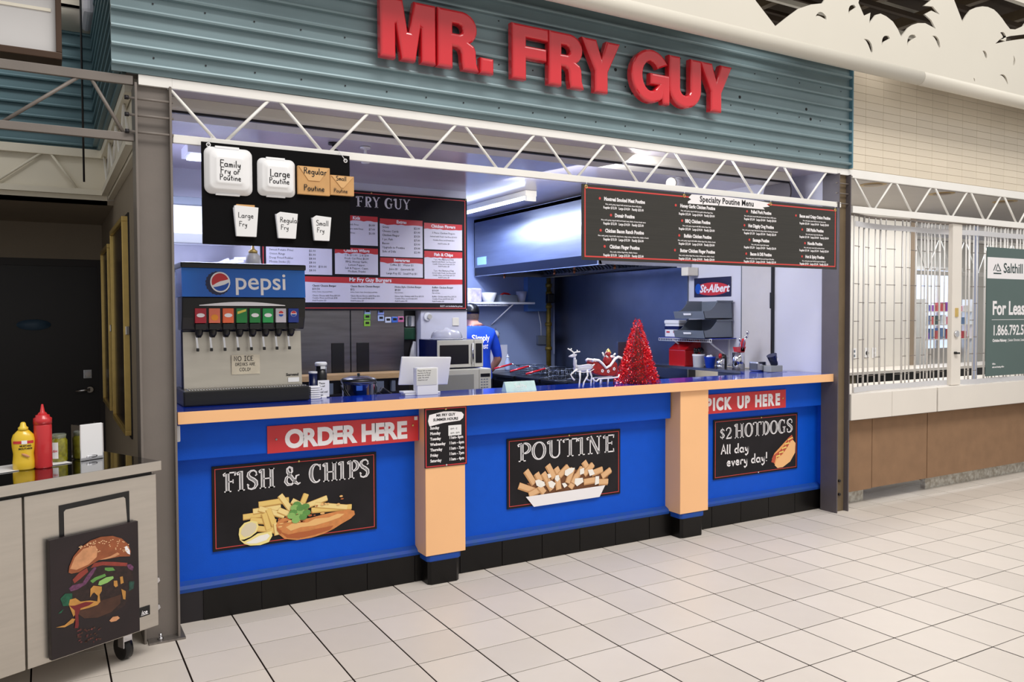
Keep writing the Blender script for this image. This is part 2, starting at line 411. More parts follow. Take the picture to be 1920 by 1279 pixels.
# ribs turning the corner, running back along the left side
sideb = MB(); 
pr = [(-0.545+(p[0]+0.026)*-1*-1, p[1]) for p in ribbed('s', 0, 0, 2.777, 3.95, -0.026, m_teal, ribs)]
sidef = thing('side_fascia', 'shaded teal ribbed fascia running back above the recess', 'fascia', (-0.54, 1.0, 2.777))
b = MB((-0.54, 1.0, 2.777)); 
pts = ribbed('s', 0, 0, 2.777, 3.95, 0, m_teal, ribs)
for p0, p1 in zip(pts, pts[1:]+pts[:1]):
    b.poly([(-0.50+p0[0], -0.02, p0[1]), (-0.50+p0[0], 2.12, p0[1]), (-0.50+p1[0], 2.12, p1[1]), (-0.50+p1[0], -0.02, p1[1])])
b.build('panel', m_teal_shade, sidef)
bf = thing('rear_fascia', 'shaded teal ribbed fascia at the back of the recess on the left', 'fascia', (-1.5, 2.1, 2.785))
b = MB((-1.5, 2.1, 2.785)); b.extr([(q_[0]+2.14, q_[1]) for q_ in ribbed('r', 0, 0, 2.785, 3.62, 0, m_teal, ribs)], 2.6, 'x', -3.1); b.build('panel', m_teal_shade, bf)

# ---- letters of the big sign
def A_(pts, x, z, s, sx=1.0): return [(x + p[0]*s*sx, z + p[1]*s) for p in pts]
GL = {
 'M': ([[(0,0),(0,1),(.385,1),(.475,.46),(.525,.46),(.615,1),(1,1),(1,0),(.75,0),(.75,.58),(.72,.60),(.62,0),(.38,0),(.28,.60),(.25,.58),(.25,0)]], 1.0),
 'R': ([[(0,0),(0,1),(.46,1)] + arc(.46,.715,.30,.285,85,-60,9) + [(.70,.42),(.735,.34),(.745,.13),(.79,0),(.50,0),(.475,.12),(.465,.27),(.44,.34),(.38,.375),(.27,.38),(.27,0)],
        [(.27,.59),(.27,.79),(.40,.79)] + arc(.40,.69,.095,.10,80,-80,6) + [(.40,.59)]], .79),
 '.': ([[(0,0),(0,.25),(.25,.25),(.25,0)]], .25),
 'F': ([[(0,0),(0,1),(.77,1),(.77,.79),(.28,.79),(.28,.615),(.73,.615),(.73,.405),(.28,.405),(.28,0)]], .77),
 'Y': ([[(0,1),(.31,1),(.445,.62),(.58,1),(.885,1),(.585,.40),(.585,0),(.30,0),(.30,.40)]], .885),
 'G': ([arc(.5,.5,.5,.53,32,306,22) + [(.80,.10),(.83,-.02),(.985,-.02),(.985,.55),(.50,.55),(.50,.35),(.735,.35)] + arc(.5,.5,.235,.315,318,36,16)], .985),
 'U': ([[(0,1),(.28,1),(.28,.36)] + arc(.435,.36,.155,.155,180,360,8) + [(.59,1),(.87,1),(.87,.36)] + arc(.435,.36,.435,.385,0,-180,14)], .87),
}
sign = thing('letter_sign', 'row of big glossy red raised letters mounted on the teal fascia', 'sign', (2.1, -0.055, 3.03))
def sign_letter(ch, x0, x1, z=3.03, h=0.322):
    loops, wd = GL[ch]; s = h
    sx = (x1-x0)/(wd*s)
    lp = [A_(l, 0, 0, s, sx) for l in loops]
    me = outline_mesh('letter', lp, m_red, depth=0.030, bev=0.017, bres=3, off=-0.012)
    for p in me.polygons: p.use_smooth = False
    o = bpy.data.objects.new('letter', me); COL.objects.link(o); o.parent = sign
    o.location = (x0 - 2.1, -0.088 + 0.055, z - 3.03)
for ch, x0, x1 in (('M', .776, 1.100), ('R', 1.119, 1.374), ('.', 1.393, 1.473), ('F', 1.607, 1.857), ('R', 1.867, 2.122), ('Y', 2.119, 2.407), ('G', 2.508, 2.826), ('U', 2.830, 3.110), ('Y', 3.110, 3.398)):
    sign_letter(ch, x0, x1)
b = MB((2.1, -0.055, 3.03))
for x in (.82, 1.06, 1.16, 1.34, 1.43, 1.65, 1.91, 2.10, 2.26, 2.55, 2.78, 2.87, 3.07, 3.25):
    b.tube((x, -0.07, 3.07), (x, -0.026, 3.07), 0.006, n=6)
b.build('mounting_studs', m_dark, sign, kind='stuff')

# ---- steel posts (H section)
def post(name, x0, x1, label, mflange, mweb, z1, foot=False):
    t = thing(name, label, 'post', ((x0+x1)/2, 0.04, 0)); P_ = ((x0+x1)/2, 0.04, 0)
    for xa, xb in ((x0, x0+0.011), (x1-0.011, x1)):
        q = MB(P_); q.box(xa, xb, -0.04, 0.12, 0, z1); bevel(q.build('flange', mflange, t), 0.002)
    q = MB(P_); q.box(x0+0.011, x1-0.011, 0.004, 0.014, 0, z1); q.build('web', mweb, t)
    return t, P_
pl, PA = post('steel_post', -0.448, -0.283, 'taupe steel post left of the counter with rungs near its top', m_steel_grey, m_steel_grey, 2.73)
for z in (2.655, 2.575, 2.495):
    q = MB(PA); q.tube((-0.475, -0.030, z), (-0.276, -0.030, z), 0.0065, n=10); q.build('rung', m_steel_grey, pl)
    q = MB(PA); q.tube((-0.492, -0.030, z), (-0.474, -0.030, z), 0.010, n=6); q.build('nut', m_dark, pl)
q = MB(PA); q.box(-0.43, -0.262, -0.066, 0.12, 0, 0.010); q.build('foot_plate', mat('scuffed_steel', (140, 134, 130), 0.4, 0.7, noise=0.2, scale=30), pl, label='scuffed steel foot plate')
for x, z in ((-0.385, 0.30), (-0.385, 0.165), (-0.375, 0.035)):
    q = MB(PA)
    if z < 0.1: q.tube((x, -0.035, 0.008), (x, -0.035, 0.04), 0.008, n=6); q.tube((x, -0.035, 0.01), (x, -0.035, 0.022), 0.014, n=6)
    else: q.tube((x, 0.004, z), (x, -0.012, z), 0.016, n=6)
    q.build('bolt', m_chrome, pl)
pr_, PB = post('steel_post', 4.655, 4.803, 'dark grey steel post between the counter and the gated unit', m_steel_dark, m_brown_steel, 2.73)
for z in (2.655, 2.575, 2.495):
    q = MB(PB); q.tube((4.64, -0.020, z), (4.797, -0.020, z), 0.005, n=8); q.build('rung', m_steel_grey, pr_)
for z in (0.14, 0.25):
    q = MB(PB); q.tube((4.735, 0.004, z), (4.735, -0.010, z), 0.011, n=8); q.build('bolt', m_dark, pr_)

# ---- trusses
def truss(label, x0, x1, bots, tops, m, y=-0.02, z_top=(2.727, 2.775), z_bot=(2.462, 2.503), mweb=None, group=None, X1b=None):
    t = thing('truss', label, 'truss', ((x0+x1)/2, y, z_bot[0])); P_ = ((x0+x1)/2, y, z_bot[0])
    q = MB(P_); q.box(x0, x1, y, y+0.022, z_top[0], z_top[1]); q.box(x0, x1, y+0.022, y+0.05, z_top[1]-0.006, z_top[1]); bevel(q.build('upper_chord', m, t), 0.002)
    xb = X1b if X1b else x1
    q = MB(P_); q.box(x0 if x0 > 4 else max(x0, x0), xb, y-0.004, y+0.022, z_bot[0], z_bot[1]); bevel(q.build('lower_chord', m, t), 0.002)
    nodes = sorted([(x, 0) for x in bots] + [(x, 1) for x in tops])
    for (xa, ka), (xb_, kb) in zip(nodes, nodes[1:]):
        za = z_top[0]+0.012 if ka else z_bot[1]-0.008; zb = z_top[0]+0.012 if kb else z_bot[1]-0.008
        q = MB(P_); q.tube((xa+0.022, y+0.012, za), (xb_-0.022, y+0.012, zb), 0.0085, n=8); q.build('web_rod', mweb or m, t)
    return t
truss('white open web truss spanning the top of the counter opening', -0.278, 4.66, [-0.05+0.5435*k for k in range(9)], [-0.322+0.5435*k for k in range(10)], m_white, X1b=4.70)
b = MB((-0.3, -0.02, 2.727)); b.box(-0.428, -0.278, -0.02, 0.0, 2.727, 2.775); o = b.build('chord_stub', m_white); o.location = (-0.3, -0.02, 2.727); tag(o, 'short white beam end crossing the left post top', 'beam')
b = MB((4.75, -0.02, 2.727)); b.box(4.66, 4.845, -0.02, 0.0, 2.727, 2.775); o = b.build('chord_splice', m_white); o.location = (4.75, -0.02, 2.727); tag(o, 'short white beam piece over the right steel post', 'beam')
truss('white open web truss over the gated unit on the right', 4.845, 9.0, [5.117+0.545*k for k in range(8)], [4.85+0.545*k for k in range(8)], m_white, z_top=(2.712, 2.780), z_bot=(2.430, 2.485))
truss('taupe steel truss over the dark recess on the far left', -3.2, -0.452, [-0.47-0.545*k for k in range(5)], [-0.655-0.545*k for k in range(5)], m_steel_grey, y=-0.015, z_top=(2.722, 2.765), z_bot=(2.452, 2.490))
truss('cream truss at the back of the recess, behind the taupe one', -3.2, -0.44, [-0.60-0.55*k for k in range(5)], [-0.52-0.55*k+0.26 for k in range(1, 5)] , m_cream, y=2.06, z_top=(2.720, 2.776), z_bot=(2.46, 2.50))
# truss along the side of the recess (runs away from the camera)
st = thing('side_truss', 'cream truss running back into the recess beside the left post', 'truss', (-0.46, 1.1, 2.46)); S_ = (-0.46, 1.1, 2.46)
q = MB(S_); q.box(-0.478, -0.440, 0.13, 2.06, 2.722, 2.776); q.build('upper_chord', m_cream, st)
q = MB(S_); q.box(-0.478, -0.440, 0.13, 2.06, 2.46, 2.50); q.build('lower_chord', m_cream, st)
for k in range(7):
    y0 = 0.15 + 0.27*k
    q = MB(S_); q.tube((-0.459, y0, 2.727 if k % 2 else 2.49), (-0.459, y0+0.25, 2.49 if k % 2 else 2.727), 0.008, n=8); q.build('web_rod', m_white, st)
b = MB(); b.box(-0.435, -0.40, 0.13, 2.10, 2.44, 2.80); b.build('trim_1', m_cream, kind='structure')
b = MB(); b.box(-3.2, -0.44, 2.10, 2.13, 2.40, 2.785); b.build('trim_2', m_cream, kind='structure')

# ---- dark recess on the left
b = MB(); b.box(-3.2, -0.40, 2.10, 3.62, 2.40, 2.43); b.build('ceiling_recess', m_taupe, kind='structure')
b = MB(); b.box(-3.2, -0.385, 3.50, 3.62, 2.10, 2.40); b.build('wall_recess', m_taupe, kind='structure')
b = MB(); b.box(-3.3, -3.2, -0.05, 3.62, 0, 2.43); b.build('wall_recess_side', m_taupe, kind='structure')
dr = tag(thing('door_1', None, None, (-1.3, 3.52, 0)), kind='structure'); D_ = (-1.3, 3.52, 0)
b = MB(D_); b.box(-3.2, -0.44, 3.52, 3.56, 0, 2.04); b.build('door_leaf', m_dark, dr)
b = MB(D_); b.box(-3.2, -0.38, 3.50, 3.53, 2.04, 2.10); b.box(-0.44, -0.38, 3.50, 3.53, 0, 2.04); b.build('door_frame', mat('door_frame_dark', (34, 28, 30), 0.5), dr)
b = MB(D_); b.bbox(-0.56, -0.495, 3.512, 3.522, 1.08, 1.155, 0.004); b.build('lock_plate', m_stainless, dr)
b = MB(D_); b.tube((-0.527, 3.512, 1.118), (-0.527, 3.490, 1.118), 0.022, n=16); b.build('lock_cylinder', m_chrome, dr)
b = MB(D_); b.tube((-0.515, 3.52, 0.985), (-0.515, 3.475, 0.985), 0.032, 0.026, n=16); b.path([(-0.515, 3.468, 0.985), (-0.56, 3.463, 0.983), (-0.625, 3.466, 0.976)], [0.014, 0.011, 0.010], n=10); b.build('handle', m_chrome, dr, label='chrome lever handle')
b = MB(D_); b.lathe([(0.0, 0), (0.125, 0), (0.125, 0.006), (0, 0.006)], n=32, sy=1.0)
pl_me = b
b = MB(D_); b.M = Matrix.Translation((-0.92, 3.515, 1.545)) @ Matrix.Rotation(PI/2, 4, 'X'); b.lathe([(0.0, 0), (0.125, 0), (0.125, 0.006), (0, 0.006)], n=32, sy=0.36); b.build('oval_plate', mat('blue_grey_plate', (60, 86, 110), 0.5), dr, label='blue grey oval plate')

# ---- gated unit on the right: shell
b = MB(); b.box(4.80, 9.2, 0.0, 0.03, 2.775, 3.62); wt = b.build('wall_tiled', m_tilegrout, kind='structure')
q = MB(); q.bbox(0.0012, 0.2243, -0.008, 0.002, 0.001, 0.0615, 0.001); cme = q.mesh('cream_tile', m_creamtile)
n = 0
for r in range(13):
    for c in range(14):
        x = 4.792 + 0.2255*c; z = 2.786 + 0.0625*r
        if z > 3.56: continue
        o = bpy.data.objects.new('tile', cme); COL.objects.link(o); o.parent = wt; o.location = (x, 0, z)
q = MB()
for r in range(13):
    for c in range(14, 19):
        x = 4.792 + 0.2255*c; z = 2.786 + 0.0625*r
        if z > 3.56: continue
        q.box(x+0.0012, x+0.2243, -0.008, 0.002, z+0.001, z+0.0615)
q.build('tile_field', m_creamtile, wt, kind='stuff')
m_unitwall = mat('unit_wall', (222, 218, 210), 0.6, noise=0.02, scale=3)
b = MB(); b.box(4.80, 14, 0.13, 4.0, 2.85, 2.89); b.build('ceiling_unit', mat('unit_ceiling', (190, 184, 178), 0.6, noise=0.03, scale=3), kind='structure')
b = MB(); b.box(4.80, 9.2, 0.03, 0.06, 2.72, 2.775); b.build('trim_3', m_steel_grey, kind='structure')
b = MB(); b.box(4.80, 8.27, 1.75, 1.87, 0, 2.85); b.build('wall_unit', m_unitwall, kind='structure')
b = MB(); b.box(8.27, 8.36, 1.74, 1.95, 0, 2.85); b.build('trim_4', mat('tan_corner', (146, 130, 112), 0.5), kind='structure')
b = MB(); b.box(8.0, 16.0, 4.0, 4.1, 0, 2.89); b.build('wall_unit_back', m_unitwall, kind='structure')

# ---- white valance with round lower edge, above everything on the right
val = thing('cutout_valance', 'white valance with rounded lower edge and leaf shaped cut-outs, upper right', 'valance', (5.0, -0.34, 3.45)); V_ = (5.0, -0.34, 3.45)
m_val = mat('valance_white', (216, 211, 199), 0.5, noise=0.015, scale=1.5)
for xa, xb in ((-2.0, 5.268), (5.272, 9.4)):
    b = MB(V_); b.tube((xa, -0.303, 3.503), (xb, -0.303, 3.503), 0.057, n=40); b.build('round_edge', m_val, val)
def leaf(x0, z0, x1, z1, wd, bend=1):
    d = Vector((x1-x0, z1-z0)); n = Vector((-d.y, d.x))*bend/ d.length
    P0 = []; 
    for i in range(7):
        t = i/6; c_ = 4*t*(1-t)
        P0.append((x0 + d.x*t + n.x*c_*0.28*d.length, z0 + d.y*t + n.y*c_*0.28*d.length))
    for i in range(6, -1, -1):
        t = i/6; c_ = 4*t*(1-t)
        P0.append((x0 + d.x*t + n.x*(c_*0.20*d.length - wd*1.7*math.sin(PI*min(1, .25+.6*t))*t), z0 + d.y*t + n.y*(c_*0.20*d.length - wd*1.7*math.sin(PI*min(1, .25+.6*t))*t)))
    return P0
loops = [[(-1.0, 3.54), (9.4, 3.54), (9.4, 4.75), (-1.0, 4.75)],
 [(3.30,3.86),(3.388,3.741),(3.58,3.603),(3.70,3.69),(3.81,3.766),(3.94,3.82),(4.061,3.851),(4.10,3.90),(4.0,4.30),(3.4,4.3)],
 [(4.50,4.05),(4.46,3.93),(4.526,3.847),(4.601,3.883),(4.587,3.80),(4.663,3.878),(4.72,3.898),(4.79,3.890),(4.872,3.864),(4.93,3.82),(4.976,3.765),(5.01,3.80),(5.06,3.85),(5.12,3.885),(5.183,3.908),(5.28,3.925),(5.42,3.905),(5.359,3.963),(5.27,3.994),(5.358,4.038),(5.47,4.028),(5.377,4.075),(5.259,4.059),(5.35,4.12),(5.20,4.10),(5.3,4.3),(4.55,4.3)],
 [(5.62,4.35),(5.65,4.20),(5.786,4.025),(5.84,4.09),(5.90,4.145),(5.98,4.18),(6.07,4.205),(6.15,4.215),(6.24,4.21),(6.30,4.19),(6.364,4.160),(6.43,4.12),(6.494,4.088),(6.58,4.10),(6.70,4.15),(6.9,4.35)]]
for a in ((3.99,3.745,4.103,3.765,.03,1),(4.351,3.824,4.414,3.906,.028,1),(4.525,3.674,4.632,3.600,.03,1),(4.74,3.660,4.819,3.747,.03,1),(5.053,3.705,5.146,3.81,.03,1),(5.372,3.84,5.484,3.775,.03,1),(6.078,3.834,6.15,3.795,.03,1),(6.55,3.872,6.565,3.786,.02,1),(6.342,3.667,6.472,3.615,.016,1),(5.951,3.589,5.975,3.565,.012,1),(6.34,4.03,6.437,4.0,.04,1)):
    loops.append(leaf(*a))
loops.append([(6.27,3.925),(6.40,3.965),(6.62,4.02),(6.75,4.05),(6.80,4.10),(6.50,4.03),(6.34,3.975)])
loops = [[(p[0]-V_[0], p[1]-V_[2]) for p in l] for l in loops]
me = outline_mesh('cutout_panel', loops, m_val, depth=0.012, y=0.0)
o = bpy.data.objects.new('cutout_panel', me); COL.objects.link(o); o.parent = val
# roof deck and open joists seen through the cut-outs
b = MB(); b.box(-6, 20, -0.2, 9, 6.6, 6.7); b.build('ceiling_mall', m_darkceil, kind='structure')
b = MB(); b.box(-6, 20, 9.0, 9.1, 2.9, 6.7); b.build('wall_mall', m_darkceil, kind='structure')
b = MB(); b.box(20, 20.1, -0.2, 9.1, 2.9, 6.7); b.build('wall_mall_side', m_darkceil, kind='structure')
js = thing('roof_joists', 'open steel roof joists in the dark seen through the white valance', 'roof', (6, 3, 6.0))
for k in range(14):
    b = MB((6, 3, 6.0)); y = 0.4 + 0.55*k
    b.box(-5, 17, y, y+0.06, 6.0, 6.07); b.box(-5, 17, y, y+0.06, 6.4, 6.45); b.build('joist', m_cream if k % 3 == 0 else m_darkceil, js)
for k in range(10):
    b = MB((6, 3, 6.0)); x = 2 + 1.3*k
    b.box(x, x+0.12, 0, 9, 6.2, 6.35); b.build('purlin', m_brown_steel, js)
# hanging light box on the far left and cream vault behind
lb = thing('light_box', 'white hanging sign box with dark brown frame, top left corner', 'sign', (-1.0, 0.05, 2.80)); L_ = (-1.0, 0.05, 2.80)
b = MB(L_); b.box(-1.9, -0.772, 0.03, 0.07, 2.832, 3.6); b.build('face', mat('lightbox_white', (206, 204, 204), 0.5, noise=0.03, scale=3), lb)
m_bf = mat('bronze_frame', (70, 50, 36), 0.4, 0.3)
b = MB(L_); b.box(-1.9, -0.748, 0.0, 0.20, 2.800, 2.832); bevel(b.build('frame', m_bf, lb), 0.003)
b = MB(L_); b.box(-0.772, -0.748, 0.0, 0.20, 2.832, 3.6); bevel(b.build('frame', m_bf, lb), 0.003)
for z in (3.02, 3.20): 
    b = MB(L_); b.box(-1.9, -0.79, 0.024, 0.03, z, z+0.014); b.build('seam', m_cream, lb)
vv = thing('curved_bulkhead', 'cream curved bulkhead above the rear teal fascia, top left', 'bulkhead', (-0.9, 2.0, 3.6))
b = MB((-0.9, 2.0, 3.6)); b.smooth = True
b.extr([(1.95, 3.70)] + arc(2.35, 3.72, 0.40, 0.16, 180, 270, 8) + [(2.6, 3.56), (2.6, 4.9), (1.95, 4.9)], 0.85, 'x', -1.35); b.build('panel', m_cream, vv)
b = MB((-0.9, 2.0, 3.6)); b.box(-0.59, -0.515, 1.70, 2.6, 3.60, 4.9); bevel(b.build('side_panel', m_intwall, vv), 0.03)
rod = tag(MB((-0.62, 1.2, 2.42)).tube((-0.62, 1.2, 2.42), (-0.62, 1.2, 4.2), 0.006, n=6).build('hanging_cable', m_dark), 'thin dark cable hanging in the recess behind the taupe truss', 'cable'); rod.location = (-0.62, 1.2, 2.42)
# ================================================================ lettering helpers
def ribbon(mb, pts, wd, y=0.0):
    n = len(pts); L_ = []; R_ = []
    for i, p in enumerate(pts):
        a = pts[max(i-1, 0)]; c = pts[min(i+1, n-1)]
        d = Vector((c[0]-a[0], c[1]-a[1]))
        if d.length < 1e-9: d = Vector((1, 0))
        d.normalize(); nn = Vector((-d.y, d.x)); k = 1.0
        if 0 < i < n-1:
            e = Vector((p[0]-a[0], p[1]-a[1]))
            if e.length > 1e-9:
                e.normalize(); k = min(1.6, 1/max(0.3, abs(d.dot(e))))
        wv = (wd[i] if isinstance(wd, (list, tuple)) else wd)/2*k
        L_.append(mb.addv((p[0]+nn.x*wv, y, p[1]+nn.y*wv))); R_.append(mb.addv((p[0]-nn.x*wv, y, p[1]-nn.y*wv)))
    for i in range(n-1): mb.face((L_[i], L_[i+1], R_[i+1], R_[i]))
def poly(mb, pts, y=0.0): mb.poly([(p[0], y, p[1]) for p in pts])
def disc(mb, x, z, r, y=0.0, rz=None, n=14): mb.poly([(x + r*math.cos(2*PI*k/n), y, z + (rz or r)*math.sin(2*PI*k/n)) for k in range(n)])
def ell_pts(cx, cz, rx, rz, a0, a1, n=12): return arc(cx, cz, rx, rz, a0, a1, n)
# display alphabet: slab letters with curls; (points, width or widths), cap height 1
def _o(cx, cz, rx, rz, a0=0, a1=360, n=20, tn=.07, tk=.19):
    p = arc(cx, cz, rx, rz, a0, a1, n); return (p, [tn + (tk-tn)*abs(math.cos(math.radians(a0+(a1-a0)*i/n)))**1.5 for i in range(n+1)])
def _curl(x): return ([(x, .94), (x-.13, .955), (x-.20, .90), (x-.17, .83), (x-.11, .85)], [.05, .06, .06, .06, .08])
SLAB = {
 'F': ([([(.30,0),(.30,1)],.19), ([(.22,.965),(.74,.965)],.07), ([(.74,1),(.70,.80)],.07), ([(.3,.52),(.60,.52)],.06), ([(.60,.62),(.60,.42)],.05), ([(.12,.03),(.50,.03)],.06), _curl(.28)], .80),
 'I': ([([(.24,0),(.24,1)],.19), ([(.06,.03),(.44,.03)],.06), _curl(.22)], .52),
 'S': ([([(.58,.74),(.56,.88),(.44,.97),(.28,.96),(.14,.86),(.12,.72),(.22,.60),(.40,.50),(.54,.38),(.56,.24),(.46,.08),(.28,.03),(.12,.08),(.08,.24)], [.05,.07,.08,.09,.13,.17,.20,.21,.20,.17,.12,.08,.07,.05]), ([(.05,.30),(.15,.22)],.07), ([(.5,.70),(.62,.76)],.06)], .68),
 'H': ([([(.24,0),(.24,1)],.19), ([(.74,0),(.74,1)],.19), ([(.24,.50),(.74,.50)],.06), ([(.06,.03),(.42,.03)],.06), ([(.56,.03),(.92,.03)],.06), ([(.60,.97),(.90,.97)],.06), _curl(.24)], .98),
 '&': ([([(.92,.52),(.74,.48),(.66,.22),(.46,.05),(.24,.06),(.12,.22),(.16,.40),(.34,.56),(.50,.72),(.48,.90),(.34,.97),(.22,.88),(.24,.72),(.44,.44),(.66,.16),(.84,.04),(.98,.10)], [.05,.07,.08,.10,.14,.17,.15,.10,.09,.11,.09,.10,.16,.20,.18,.10,.05])], 1.05),
 'C': ([(arc(.42,.5,.32,.47,48,312,18), [.05+.15*max(0, -math.cos(math.radians(48+264*i/18)))+.03 for i in range(19)]), ([(.66,.97),(.66,.66)],.06)], .78),
 'P': ([([(.28,0),(.28,1)],.19), (arc(.38,.70,.32,.27,90,-90,12), [.07+.12*abs(math.cos(math.radians(90-15*i))) for i in range(13)]), ([(.28,.97),(.4,.97)],.06), ([(.28,.43),(.4,.43)],.06), ([(.10,.03),(.48,.03)],.06), _curl(.26)], .78),
 'O': ([_o(.42,.5,.32,.46)], .84),
 'U': ([([(.24,1),(.24,.3)] + arc(.48,.30,.24,.27,180,360,8) + [(.72,.3),(.72,1)], [.19,.19,.18,.15,.12,.09,.08,.08,.08,.09,.10,.09,.08]), ([(.58,.97),(.86,.97)],.06), _curl(.24)], .92),
 'T': ([([(.42,0),(.42,1)],.19), ([(.10,.965),(.78,.965)],.07), ([(.80,1),(.77,.78)],.07), ([(.24,.03),(.60,.03)],.06), _curl(.20)], .82),
 'N': ([([(.24,0),(.24,1)],.07), ([(.24,1),(.74,0)],.19), ([(.76,0),(.76,1)],.08), ([(.10,.03),(.38,.03)],.06), ([(.62,.97),(.90,.97)],.06), _curl(.24)], .98),
 'E': ([([(.26,0),(.26,1)],.19), ([(.12,.965),(.68,.965)],.07), ([(.68,1),(.66,.80)],.06), ([(.26,.52),(.56,.52)],.06), ([(.56,.62),(.56,.42)],.05), ([(.12,.03),(.68,.03)],.07), ([(.68,0),(.66,.2)],.06), _curl(.24)], .78),
 'D': ([([(.26,0),(.26,1)],.19), (arc(.30,.5,.42,.465,90,-90,14), [.07+.13*abs(math.cos(math.radians(90-180*i/14))) for i in range(15)]), ([(.08,.965),(.32,.965)],.06), ([(.08,.03),(.32,.03)],.06)], .82),
 'G': ([(arc(.42,.5,.32,.47,48,330,18), [.05+.15*max(0, -math.cos(math.radians(48+282*i/18)))+.03 for i in range(19)]), ([(.66,.97),(.66,.70)],.06), ([(.64,.45),(.64,.06)],.15), ([(.48,.45),(.78,.45)],.06)], .86),
 '2': ([([(.10,.72),(.16,.90),(.32,.97),(.50,.90),(.54,.72),(.46,.50),(.26,.26),(.12,.06)], [.10,.09,.08,.12,.17,.16,.11,.07]), ([(.08,.05),(.58,.05)],.11), ([(.58,.0),(.60,.2)],.06)], .66),
 '$': ([([(.46,.70),(.42,.82),(.30,.87),(.16,.82),(.12,.68),(.22,.56),(.38,.46),(.46,.32),(.40,.18),(.26,.13),(.12,.18),(.09,.30)], [.05,.07,.08,.10,.12,.13,.13,.12,.10,.08,.07,.05]), ([(.28,1.0),(.28,0)],.045)], .56),
 'M': ([([(.22,0),(.22,1)],.07), ([(.22,1),(.50,.2)],.17), ([(.50,.2),(.80,1)],.06), ([(.82,0),(.82,1)],.18), ([(.1,.03),(.34,.03)],.06), ([(.68,.03),(.96,.03)],.06)], 1.05),
 'R': ([([(.28,0),(.28,1)],.19), (arc(.38,.73,.28,.24,90,-90,10), [.07+.11*abs(math.cos(math.radians(90-18*i))) for i in range(11)]), ([(.28,.97),(.4,.97)],.06), ([(.28,.49),(.4,.49)],.06), ([(.42,.48),(.62,.05),(.74,.03)],[.1,.17,.06]), ([(.10,.03),(.46,.03)],.06)], .82),
 'Y': ([([(.40,0),(.40,.5)],.18), ([(.14,1),(.40,.5)],.16), ([(.40,.5),(.64,1)],.06), ([(.24,.03),(.58,.03)],.06), ([(.04,.97),(.26,.97)],.06), ([(.54,.97),(.76,.97)],.06)], .76),
 '.': ([([(.1,0),(.1,.14)],.14)], .3),
}
def slab_word(parent, origin, txt, x, z, h, y, rise=0.0, hatch=True, width=None):
    tot = sum(SLAB[c][1] if c != ' ' else .45 for c in txt)
    sx = (width/(tot*h)) if width else 1.0
    cx = x; 
    for i, c in enumerate(txt):
        if c == ' ': cx += .45*h*sx; continue
        g, adv = SLAB[c]; mb = MB(origin)
        zz = z + rise*(cx-x)
        for pts, wd in g: ribbon(mb, [(cx+p[0]*h*sx, zz+p[1]*h) for p in pts], [q*h for q in wd] if isinstance(wd, (list, tuple)) else wd*h, y)
        o = mb.build('letter', m_signwhite, parent)
        if hatch:
            mb = MB(origin)
            for pts, wd in g:
                ws = list(wd) if isinstance(wd, (list, tuple)) else [wd]*len(pts)
                if max(ws) > .12:
                    pp = [(cx+p[0]*h*sx, zz+p[1]*h) for p in pts]
                    if len(pp) == 2:
                        a, b_ = pp; pp = [(a[0]+(b_[0]-a[0])*.06, a[1]+(b_[1]-a[1])*.06), (a[0]+(b_[0]-a[0])*.94, a[1]+(b_[1]-a[1])*.94)]
                    ribbon(mb, pp, [max(.004, q-.095)*h for q in ws], y-0.0007)
            if mb.v: mb.build('hatching', m_chalk, o, kind='stuff')
        cx += adv*h*sx
